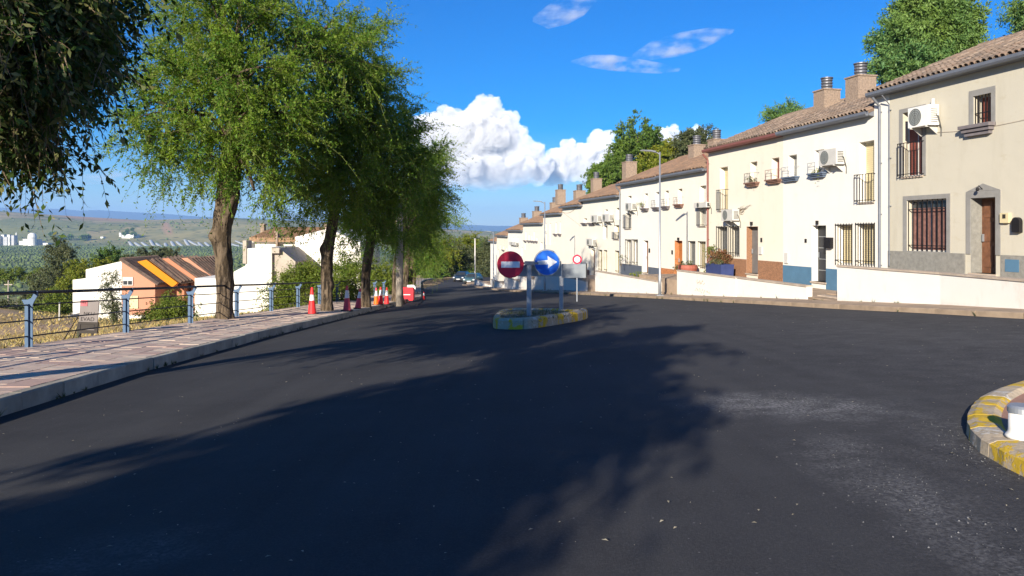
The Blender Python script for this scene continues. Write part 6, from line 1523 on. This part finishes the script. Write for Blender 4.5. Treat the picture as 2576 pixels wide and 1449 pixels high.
for i, (px, py, a, b_, Y, lm) in enumerate([(1085, 700, 20, 16, 122, 'poplar'), (1120, 690, 20, 14, 132, 'olive'), (1150, 690, 18, 12, 136, 'shrub'), (1190, 690, 18, 12, 137, 'poplar'), (1218, 690, 14, 16, 130, 'olive')]):
    shrub(px, py, Y, a, b_, lm, 5000, ['dark shrub nearest the left kerb of the bend', 'grey green shrub below the pale trunk', 'low bright shrub behind the dark blue car', 'low dark shrub behind the teal car', 'grey shrub by the end of the white row'][i], (0.24, 0.12), group=HEDGE, seed=60+i)

# trees behind the houses
BH = 'trees rising behind the houses'
for i, (px, Y, lst, lm, lab, n, leaf) in enumerate([
    (2335, 46, [(2335, 55, 95, 70), (2265, 100, 55, 52), (2395, 55, 52, 52), (2290, 165, 84, 40), (2225, 165, 26, 24), (2405, 115, 46, 42), (2335, -25, 66, 40), (2440, 95, 16, 22), (2350, 125, 80, 55)], 'pine', 'large blue green pine behind the beige house', 120000, (0.21, 0.075)),
    (2575, 40, [(2580, 40, 36, 50), (2600, 90, 40, 50)], 'pine', 'pine just entering at the upper right edge', 14000, (0.17, 0.05)),
    (1975, 58, [(1975, 292, 36, 26), (1945, 300, 16, 14), (2010, 285, 20, 14)], 'pine', 'pointed shrubby treetop peeping over the white roof', 7000, (0.2, 0.06)),
    (1610, 92, [(1605, 340, 52, 50), (1590, 400, 62, 60), (1640, 390, 50, 55), (1560, 440, 48, 40), (1530, 450, 34, 34)], 'poplar', 'tallest dark green tree behind the roofs, left of the chimneys', 46000, (0.26, 0.13)),
    (1690, 86, [(1690, 390, 55, 42), (1650, 430, 50, 45), (1720, 370, 40, 30)], 'lime', 'brighter green tree behind the middle roofs', 26000, (0.26, 0.13)),
    (1765, 80, [(1765, 360, 40, 38), (1740, 400, 40, 40), (1735, 355, 30, 26), (1785, 390, 25, 30)], 'olive', 'grey green tree beside the paired chimneys', 22000, (0.24, 0.10)),
    (1530, 98, [(1520, 440, 40, 34), (1500, 462, 26, 22), (1545, 430, 40, 42)], 'poplar', 'lower green tree at the left end of the group behind the roofs', 18000, (0.26, 0.13))]):
    x = (px-CX)/FOC*Y; z = float(terrain(x, Y)); b = Vector((x, Y, z)); k = Y/FOC
    lb = px_lobes(Y, b, lst, 1.0, 1.2, 70+i); tz = max(2.0, min(l[0][2] for l in lb))
    tree('backyard_tree', lab, b, [(0, 0, -.3, .3), (0, 0, tz*0.5, .26), (0, 0, tz, .2)], lb, lm, n, BH, seed=70+i, leaf=leaf, clump=0.55, per_clump=130, per_spray=10, spray=0.55, droop=0.15, hang=-0.35 if lm == 'pine' else 0.0, stray=0.4, long=1.0, nl=24, furrow=0.0, outer=0.35)

# trees and shrubs below the left pavement
VT = 'trees and shrubs on the slope below the pavement'
for i, (px, py, a, b_, Y, lm, n, lab, leaf, ex) in enumerate([
    (158, 660, 36, 50, 105, 'olive', 22000, 'tall grey green tree behind the white gabled house', (0.22, 0.10), [(150, 625, 26, 26), (190, 690, 30, 34), (130, 710, 30, 40)]),
    (105, 720, 34, 36, 92, 'olive', 14000, 'dark grey shrub at the edge of the brown field', (0.2, 0.10), [(80, 735, 22, 26), (130, 760, 30, 30)]),
    (195, 700, 44, 40, 84, 'lime', 20000, 'yellow green tree touching the white gable', (0.18, 0.09), [(230, 680, 34, 28), (170, 740, 44, 36), (255, 665, 26, 18)]),
    (130, 790, 50, 40, 72, 'shrub', 22000, 'bright green shrub left of the white gabled house', (0.15, 0.08), [(90, 775, 40, 30), (160, 760, 34, 34), (110, 815, 60, 26)]),
    (272, 650, 22, 22, 112, 'poplar', 9000, 'small dark tree showing over the gable ridge', (0.22, 0.11), [(285, 635, 14, 18), (258, 650, 18, 18)]),
    (390, 642, 42, 18, 130, 'olive', 12000, 'dark bushy tree behind the orange parapet', (0.26, 0.13), [(360, 650, 26, 16), (430, 645, 26, 18)]),
    (320, 655, 22, 14, 125, 'olive', 7000, 'low olive tree behind the dark roof ridge', (0.24, 0.12), [(300, 660, 16, 12)]),
    (418, 790, 48, 30, 46, 'shrub', 26000, 'rounded green bush in front of the orange house', (0.10, 0.05), [(440, 770, 34, 24), (385, 812, 36, 18), (455, 795, 26, 30)]),
    (720, 745, 38, 36, 37, 'shrub', 26000, 'bright shrub behind the railing left of the second tree', (0.09, 0.04), [(745, 700, 40, 26), (700, 770, 30, 26), (780, 690, 36, 26)]),
    (860, 700, 46, 34, 42, 'shrub', 24000, 'light green shrub between the second and third trunks', (0.10, 0.045), [(880, 670, 30, 26), (840, 740, 40, 34), (900, 740, 26, 34)]),
    (960, 700, 36, 36, 56, 'shrub', 16000, 'pale shrub behind the bare pole', (0.12, 0.06), [(1000, 710, 26, 30), (930, 680, 26, 24)]),
    (20, 775, 40, 10, 60, 'olive', 6000, 'scrubby low bush in the dry field at the left edge', (0.16, 0.07), [(8, 800, 10, 14)]),
    (40, 690, 46, 12, 150, 'shrub', 9000, 'far hedge clump beyond the brown field', (0.3, 0.15), [(0, 694, 30, 12), (90, 688, 34, 12)])]):
    shrub(px, py, Y, a, b_, lm, n, lab, leaf, seed=90+i, extra=ex, group=VT)
# slender thin leaved tree by the gable
b = at(284, 838, 44); z = b.z-0.4; b = Vector((b.x, 44, z)); k = 44/FOC
tree('slender_tree', 'slender sparse tree standing before the white gable wall', b, [(0, 0, -.1, .10), (0.03, 0, 1.0, .085), (0.0, 0, 2.0, .06)], px_lobes(44, b, [(284, 770, 24, 36, 0), (276, 735, 20, 34, 0), (284, 700, 14, 22, 0), (292, 790, 22, 24, 0)], 1, .2, 3), 'olive', 7000, VT, seed=33, leaf=(0.085, 0.038), clump=0.3, per_clump=60, per_spray=8, spray=0.35, nl=40, outer=0.2, furrow=0.0)
# street side plants on the terraces
def potplant(q, lm, n, label, d=0.75, leaf=(0.07, 0.04), seed=1, name='potted_plant'):
    r0, r1, z0, z1 = q; p = PW((r0+r1)/2, D0-d, z0); w_, h = (r1-r0)/2, (z1-z0)
    t = empty(name, p, RZ, label, 'plant', 'plants on the terraces and sills')
    V, F, cc = foliage([((0, 0, h*0.6), (w_*0.8, min(w_*.7, .35), h*0.4))], n, seed=seed, leaf=leaf, clump=0.12, per_clump=40, per_spray=6, spray=0.16, outer=0.2)
    link('leaves', np_mesh('leaves', V, F, L[lm]), t); mb = MB()
    for c in cc[:24]: mb.tube([(0, 0, -0.12), (c[0]*.5, c[1]*.5, c[2]*.5), tuple(c)], [0.012, 0.009, 0.005], 4)
    mb.build('stem', M['twig'], t); return t
potplant(rect(cF, 450, 440, 920, 610), 'rust', 2600, 'rusty red flowering plants massed under the barred windows', 0.25, seed=2)
potplant(rect(cF, 430, 360, 560, 470), 'shrub', 500, 'green stalks rising left of the rusty flowers', 0.3, seed=3)
potplant(rect(cF, 600, 700, 665, 850), 'shrub', 500, 'small green plant left of the blue planter', 0.8, seed=4)
potplant(rect(cF, 690, 560, 900, 680), 'olive', 500, 'dry twiggy plant in the blue planter box', 0.75, seed=5)
potplant(rect(cF, 140, 650, 290, 700), 'olive', 400, 'small plant in the round clay pot', 0.75, seed=6)
potplant(rect(cF, 0, 670, 95, 790), 'olive', 500, 'grey brown potted plant beside the round clay pot', 0.75, seed=7)
potplant(rect(c4, 280, 1208, 385, 1252), 'lime', 500, 'low yellow flowering plants on the slate plinth terrace', 0.8, seed=8)
potplant(rect(c4, 130, 1055, 215, 1150), 'olive', 160, 'nearly bare twiggy shrub before the slate plinth windows', 0.5, seed=9)
potplant(rect(c4, 275, 685, 312, 730), 'shrub', 300, 'leafy pot on the upper ledge of the slate plinth house', 0.14, (0.05, 0.03), seed=10)
potplant(rect(c4, 1045, 500, 1112, 550), 'olive', 260, 'withered pot plants on the brown upper ledge', 0.14, (0.05, 0.03), seed=11)
potplant(rect(cB, 425, 610, 450, 634), 'shrub', 120, 'small green pot on the slate blue upper ledge', 0.14, (0.05, 0.03), seed=12)
# dead creeper on the cream front
q = rect(c4, 950, 700, 1085, 775); p = PW(q[0], D0-0.02, q[2]); t = empty('dry_creeper', p, RZ, 'dry leafless creeper on the cream wall above the door', 'creeper'); g = random.Random(4); mb = MB(); W_, H_ = q[1]-q[0], q[3]-q[2]
for i in range(9):
    x, z = W_*g.uniform(0, .4), H_*g.uniform(0, .5); pts = [(x, 0, z)]
    for k in range(6): x += W_*g.uniform(.02, .14); z += H_*g.uniform(-.1, .18); pts.append((x, -0.01-0.02*g.random(), z))
    mb.tube(pts, [0.014-0.0018*j for j in range(7)], 5)
mb.build('stems', M['twig'], t)

# ------------------------------------------------------------------ small litter, dry grass, orchards
def scatter_road():
    g = np.random.default_rng(17); V = []; F = []
    def leaf(x, y, s, a): 
        z = Gf(x, y)+0.022; c, s_ = math.cos(a)*s, math.sin(a)*s; n = len(V)
        V.extend([(x-c, y-s_, z), (x-s_*0.4, y+c*0.4, z+s*0.35), (x+c, y+s_, z+s*0.1), (x+s_*0.4, y-c*0.4, z+s*0.3)]); F.append((n, n+1, n+2, n+3))
    for _ in range(620):
        y = 3.6 + 24*g.random()**1.6; x = -5.4 + (5.4+min(9.5, 1.0+y*0.62))*g.random()
        if x < XL(y)+0.15: continue
        leaf(x, y, 0.006+0.013*g.random()**2, g.random()*6.28)
    o = link('fallen_leaves', np_mesh('fallen_leaves', np.array(V), np.array(F), mat('dry_leaf', (0.46, 0.40, 0.26), 0.8, 0.35, 3)))
    tag(o, kind='stuff')
    V = []; F = []
    for pts, n, w_ in (((( 1895, 1012), (1975, 1022), (2090, 1030)), 240, .30), (((2100, 1120), (2260, 1235), (2560, 1430)), 190, .22), (((2350, 1062), (2440, 1135), (2560, 1215)), 170, .12)):
        P = [gp(*q) for q in pts]
        for _ in range(n):
            u = g.random()*(len(P)-1); i = int(u); c = P[i].lerp(P[i+1], u-i); x = c.x+g.normal()*w_; y = c.y+g.normal()*w_*0.8; z = Gf(x, y)+0.015; s = 0.0022+0.0040*g.random()**3; k = len(V)
            r = g.random(3)*0.6+0.7
            V.extend([(x-s*r[0], y, z), (x, y-s*r[1], z), (x+s*r[2], y, z), (x, y+s, z), (x, y, z+s*1.1), (x, y, z-s)])
            F.extend([(k, k+1, k+4), (k+1, k+2, k+4), (k+2, k+3, k+4), (k+3, k, k+4)])
    tag(link('gravel', np_mesh('gravel', np.array(V), np.array(F), mat('loose_chipping', (0.22, 0.215, 0.20), 0.9, 0.3, 3))), kind='stuff')
scatter_road()
def dry_grass():
    g = np.random.default_rng(4); n = 12000
    Y = 9 + 75*g.random(n)**1.4; X = -9.75 - (3 + Y*0.42)*g.random(n)**0.8
    keep = (X/Y > -0.75); X, Y = X[keep], Y[keep]; n = len(X); Z = terrain(X, Y)
    h = (0.05+0.12*g.random(n))*(0.6+Y/80); w_ = (0.012+0.010*g.random(n))*(0.8+Y/25); a = g.random(n)*6.28; lx, ly = g.normal(size=n)*0.12, g.normal(size=n)*0.12
    V = np.stack([np.stack([X-w_*np.cos(a), Y-w_*np.sin(a), Z-0.03], -1), np.stack([X+w_*np.cos(a), Y+w_*np.sin(a), Z-0.03], -1), np.stack([X+lx, Y+ly, Z+h], -1)], 1).reshape(-1, 3)
    tag(link('dry_grass', np_mesh('dry_grass', V, np.arange(len(V)).reshape(-1, 3), leaf_mat('dry_straw', (0.50, 0.36, 0.13), (0.40, 0.30, 0.11), (0.26, 0.26, 0.09), 0.2, 0.2))), kind='stuff')
dry_grass()
def island_weeds():
    g = np.random.default_rng(8); V = []; F = []
    x0, y0 = ISL.location.x, ISL.location.y
    for _ in range(900):
        x = x0 + g.normal()*0.75; y = y0 + g.normal()*1.2
        px = CX + FOC*x/y
        if not (1256 < px < 1440) or (x - (-0.6))*0.0 > 1: continue
        z = Gf(x, y)+0.21; h = 0.03+0.07*g.random(); k = len(V); a = g.random()*6.28; w_ = 0.012
        V.extend([(x-w_*math.cos(a), y-w_*math.sin(a), z), (x+w_*math.cos(a), y+w_*math.sin(a), z), (x+g.normal()*.03, y+g.normal()*.03, z+h)]); F.append((k, k+1, k+2))
    tag(link('weeds', np_mesh('weeds', np.array(V), np.array(F), L['olive'])), kind='stuff')
island_weeds()
def foot_weeds():
    """dry tufts and grit at the foot of the garden walls and along the kerbs"""
    g = np.random.default_rng(31); V = []; F = []
    def tuft(x, y, z, s):
        for _ in range(g.integers(5, 11)):
            a = g.random()*6.28; k = len(V); w_ = 0.006+0.006*g.random(); h = s*(0.4+g.random()); q = g.normal(size=2)*s*0.5
            V.extend([(x-w_*math.cos(a), y-w_*math.sin(a), z-0.01), (x+w_*math.cos(a), y+w_*math.sin(a), z-0.01), (x+q[0], y+q[1], z+h)]); F.append((k, k+1, k+2))
    for _ in range(150):
        r = -75+72*g.random(); d = DW-0.03-0.05*g.random() if g.random() < .6 else DK-0.02-0.04*g.random(); p = PW(r, d); tuft(p.x, p.y, Gf(p.x, p.y)+(0.12 if d > DK+.3 else 0.02), 0.05+0.11*g.random()**2)
    for _ in range(90):
        y = 7+40*g.random(); tuft(XL(y)+0.02+0.04*g.random(), y, Gf(XL(y), y)+0.02, 0.03+0.06*g.random()**2)
    for _ in range(90):
        y = 6+44*g.random(); tuft(RAILX-0.2-0.25*g.random(), y, Gf(XL(y), y)+KH+0.05, 0.06+0.12*g.random())
    tag(link('weeds', np_mesh('weeds', np.array(V), np.array(F), L['olive'])), kind='stuff')
foot_weeds()
def orchard():
    """rounded little trees in the valley floor and scrub on the hills, too many and too far to count"""
    g = np.random.default_rng(2); bm = bmesh.new(); bmesh.ops.create_icosphere(bm, subdivisions=1, radius=1.0); v0 = np.array([v.co[:] for v in bm.verts]); f0 = np.array([[v.index for v in f.verts] for f in bm.faces]); bm.free()
    n = 11000; Y = np.concatenate([430 + 1450*g.random(n-1300)**0.9, 1900+1250*g.random(1300)]); px = np.concatenate([-700 + 1520*g.random(n-1300), -700+1970*g.random(1300)])
    X = (px-CX)/FOC*Y; Y0 = Y.copy(); row = Y < 1890; Y[row] += 0
    Z = terrain(X, Y); s = np.where(row, 1.1+1.3*g.random(n)**2, (1.5+3.5*g.random(n)**2)*(fbm(X/150, Y/260, 12) > 0.15))
    V = (v0[None]*s[:, None, None]*(0.8+0.4*g.random((n, len(v0), 1)))*np.array([1.1, 1.1, 0.8]) + np.stack([X, Y, Z+s*0.6], -1)[:, None]).reshape(-1, 3)
    F = (f0[None] + (np.arange(n)*len(v0))[:, None, None]).reshape(-1, 3)
    tag(link('orchard', np_mesh('orchard', V, F, mat('orchard_green', (0.095, 0.130, 0.036), 0.9, 0.45, 0.006))), kind='stuff')
    # dark trees by the farmhouse
orchard()
for i, (px, py, a, b_, lab) in enumerate([(318, 583, 9, 14, 'dark conifer clump left behind the farmhouse'), (334, 582, 8, 15, 'dark conifer clump right behind the farmhouse')]):
    shrub(px, py+4, 2120, a, b_, 'poplar', 900, lab, (5.5, 3.5), name='far_tree', seed=120+i, cat='tree')
for i, (px, py, a, b_, lab) in enumerate([(170, 595, 22, 10, 'dark clump of trees beyond the domed tank'), (215, 600, 18, 10, 'second dark clump of trees beyond the domed tank'), (140, 592, 16, 9, 'small dark clump of trees next to the domed tank')]):
    shrub(px, py, 2050, a, b_, 'poplar', 1100, lab, (5.5, 3.5), name='far_tree', seed=130+i, cat='tree')

# ------------------------------------------------------------------ clouds, far beyond the haze
def cloud_mat(name, dens):
    n = N(name); n.t.nodes.remove(n.bsdf); v = n.new('ShaderNodeVolumePrincipled'); v.inputs['Color'].default_value = (0.99, 0.985, 0.98, 1)
    z = n.new('ShaderNodeSeparateXYZ'); n.lk(n.pos(), z.inputs[0]); f = n.noise(n.pos(), 0.0016, 5, 0.6)
    h = n.ramp(n.math('ADD', n.math('MULTIPLY', z.outputs['Z'], 0.0004), n.math('MULTIPLY', f, 0.25)), [(0.52, 0.0), (0.86, 1.0)])     # vapour thins out towards the base
    n.lk(n.math('MULTIPLY', n.math('MULTIPLY', h, n.ramp(f, [(0.30, 0.25), (0.5, 1.0)])), dens), v.inputs['Density']); n.mat.cycles.volume_step_rate = 0.35
    v.inputs['Anisotropy'].default_value = CLOUD_G; n.lk(v.outputs[0], n.out.inputs['Volume']); return n.mat
CLOUD_G = -0.5
def cumulus(name, label, Y, lst, seed, m):
    """a heap of billows fused into one closed body of vapour"""
    g = np.random.default_rng(seed); bm = bmesh.new(); bmesh.ops.create_icosphere(bm, subdivisions=3, radius=1.0)
    v0 = np.array([v.co[:] for v in bm.verts]); f0 = np.array([[v.index for v in f.verts] for f in bm.faces]); bm.free()
    k = Y/FOC; VV = []; FF = []; c0 = at(lst[0][0], lst[0][1], Y); cnt = 0; blobs = []
    for (px, py, a, b) in lst:
        p = np.array(at(px, py, Y)); blobs.append((p, a*k, b*k))
        for _ in range(12):                     # billows on the upper skin, and smaller ones on those
            d = g.normal(size=3); d[2] = abs(d[2])*0.9; d[1] = -abs(d[1])*0.8; d /= np.linalg.norm(d); s = 0.22+0.22*g.random(); c = p+d*np.array([a*k, a*k*0.7, b*k])*0.9; r = (a+b)/2*k*s
            blobs.append((c, r, r))
            for _ in range(4):
                e = g.normal(size=3); e[2] = abs(e[2]); e /= np.linalg.norm(e); rr = r*(0.3+0.25*g.random()); blobs.append((c+e*r*0.95, rr, rr))
    for p, a, b in blobs:
        VV.append(v0*np.array([a, (a+b)*0.42, b]) + p - np.array(c0)); FF.append(f0+cnt); cnt += len(v0)
    o = link(name, np_mesh(name, np.concatenate(VV), np.concatenate(FF), m), None, c0)
    md = o.modifiers.new('fuse', 'REMESH'); md.mode = 'VOXEL'; md.voxel_size = 3.2*k
    bpy.context.view_layer.update()
    me = bpy.data.meshes.new_from_object(o.evaluated_get(bpy.context.evaluated_depsgraph_get())); o.modifiers.clear(); o.data = me
    n = len(me.vertices); co = np.empty(n*3, np.float32); me.vertices.foreach_get('co', co); co = co.reshape(-1, 3)
    nr = np.empty(n*3, np.float32); me.vertex_normals.foreach_get('vector', nr); nr = nr.reshape(-1, 3)
    d = np.zeros(n)
    for w_, am in ((34, 7.0), (15, 3.6), (7.5, 2.0)):
        x = co/(w_*k); d += am*k*(np.abs(np.sin(x[:, 0]*3+1.7*np.sin(x[:, 1]*2.3+1))+np.sin(x[:, 2]*3.1+1.9*np.sin(x[:, 0]*2.1+2))+np.sin(x[:, 1]*2.9+1.5*np.sin(x[:, 2]*2.7)))-1.0)*0.5
    me.vertices.foreach_set('co', (co+nr*d[:, None]).astype(np.float32).ravel()); me.update()
    if not me.materials: me.materials.append(m)
    tag(o, label, 'cloud'); return o
CM = cloud_mat('cloud_vapour', 0.0038)
cumulus('cloud', 'towering white cumulus cloud above the middle of the street', 21000, [(1170, 360, 120, 80), (1100, 335, 55, 55), (1215, 300, 50, 48), (1235, 270, 30, 28), (1090, 400, 60, 80), (1260, 350, 55, 60), (1180, 430, 110, 50), (1300, 400, 70, 50), (1140, 310, 40, 30), (1240, 440, 110, 40), (1340, 430, 50, 35)], 3, CM)
cumulus('cloud', 'smaller white cumulus cloud beside the trees behind the roofs', 22000, [(1460, 410, 80, 45), (1420, 400, 45, 28), (1510, 370, 36, 34), (1535, 345, 16, 16), (1500, 430, 70, 36), (1400, 440, 60, 28)], 5, CM)
cumulus('cloud', 'white cloud showing between the trees over the middle roofs', 22500, [(1680, 345, 36, 24), (1720, 360, 30, 20), (1760, 345, 26, 20)], 7, CM)
# thin veils of high cloud: airy bodies of scattered vapour, loose at the rims
def wisp(label, Y, pts, th, seed, dens):
    c0 = at(pts[0][0], pts[0][1], Y); k = Y/FOC; P = [at(a, b, Y)-c0 for a, b, _ in pts]; R = [r*k for *_, r in pts]
    mb = MB(); n = 12; vs = []; fs = []
    for i, (p, r) in enumerate(zip(P, R)):
        for j in range(n): a = 2*math.pi*j/n; vs.append((p.x, p.y+th*k*math.cos(a)*(r/max(R)+.2), p.z+r*math.sin(a)))
    for i in range(len(P)-1):
        for j in range(n): fs.append((i*n+j, i*n+(j+1) % n, (i+1)*n+(j+1) % n, (i+1)*n+j))
    fs += [tuple(range(n))[::-1], tuple(range((len(P)-1)*n, len(P)*n))]
    nn = N('thin_cloud_vapour'); t = nn.t; t.nodes.remove(nn.bsdf); v = nn.new('ShaderNodeVolumePrincipled')
    v.inputs['Color'].default_value = (0.95, 0.95, 0.97, 1); v.inputs['Anisotropy'].default_value = 0.0
    f = nn.noise(nn.scale(nn.coord('Object'), 0.0016, 0.0012, 0.0042), 1.0, 6, 0.65)
    nn.lk(nn.math('MULTIPLY', nn.ramp(f, [(0.46, 0.0), (0.80, 1.0)]), dens), v.inputs['Density']); nn.lk(v.outputs[0], nn.out.inputs['Volume'])
    o = mb.add(vs, fs).build('cloud', nn.mat, None, c0); tag(o, label, 'cloud'); return o
WD = 0.0022
wisp('flat thin white streak of cloud low in the blue sky', 19000, [(1436, 155, 2), (1480, 154, 14), (1540, 158, 18), (1600, 165, 16), (1660, 172, 12), (1710, 176, 3)], 40, 1, WD*1.4)
wisp('feathered cloud slanting up right above the flat streak', 19500, [(1590, 140, 4), (1640, 126, 24), (1710, 112, 30), (1780, 95, 24), (1845, 78, 4)], 40, 2, WD)
wisp('small ragged veil of cloud at the top edge', 19200, [(1340, 48, 6), (1380, 42, 30), (1430, 24, 36), (1470, 4, 34), (1505, -10, 10)], 40, 3, WD*0.9)

wisp('faint pinkish cloud low above the far hills at the left', 19800, [(165, 452, 4), (215, 448, 18), (270, 440, 24), (320, 450, 18), (350, 458, 4)], 40, 4, WD*0.6)

# ------------------------------------------------------------------ haze
def haze():
    mb = MB(); mb.box(-15600, 15600, -15600, 15600, -75, 455)
    n = N('haze_air'); n.t.nodes.remove(n.bsdf); v = n.new('ShaderNodeVolumePrincipled'); v.inputs['Color'].default_value = (0.32, 0.55, 0.95, 1); v.inputs['Density'].default_value = 0.000095; v.inputs['Anisotropy'].default_value = 0.0
    n.lk(v.outputs[0], n.out.inputs['Volume']); tag(mb.build('haze', n.mat), kind='stuff')
haze()
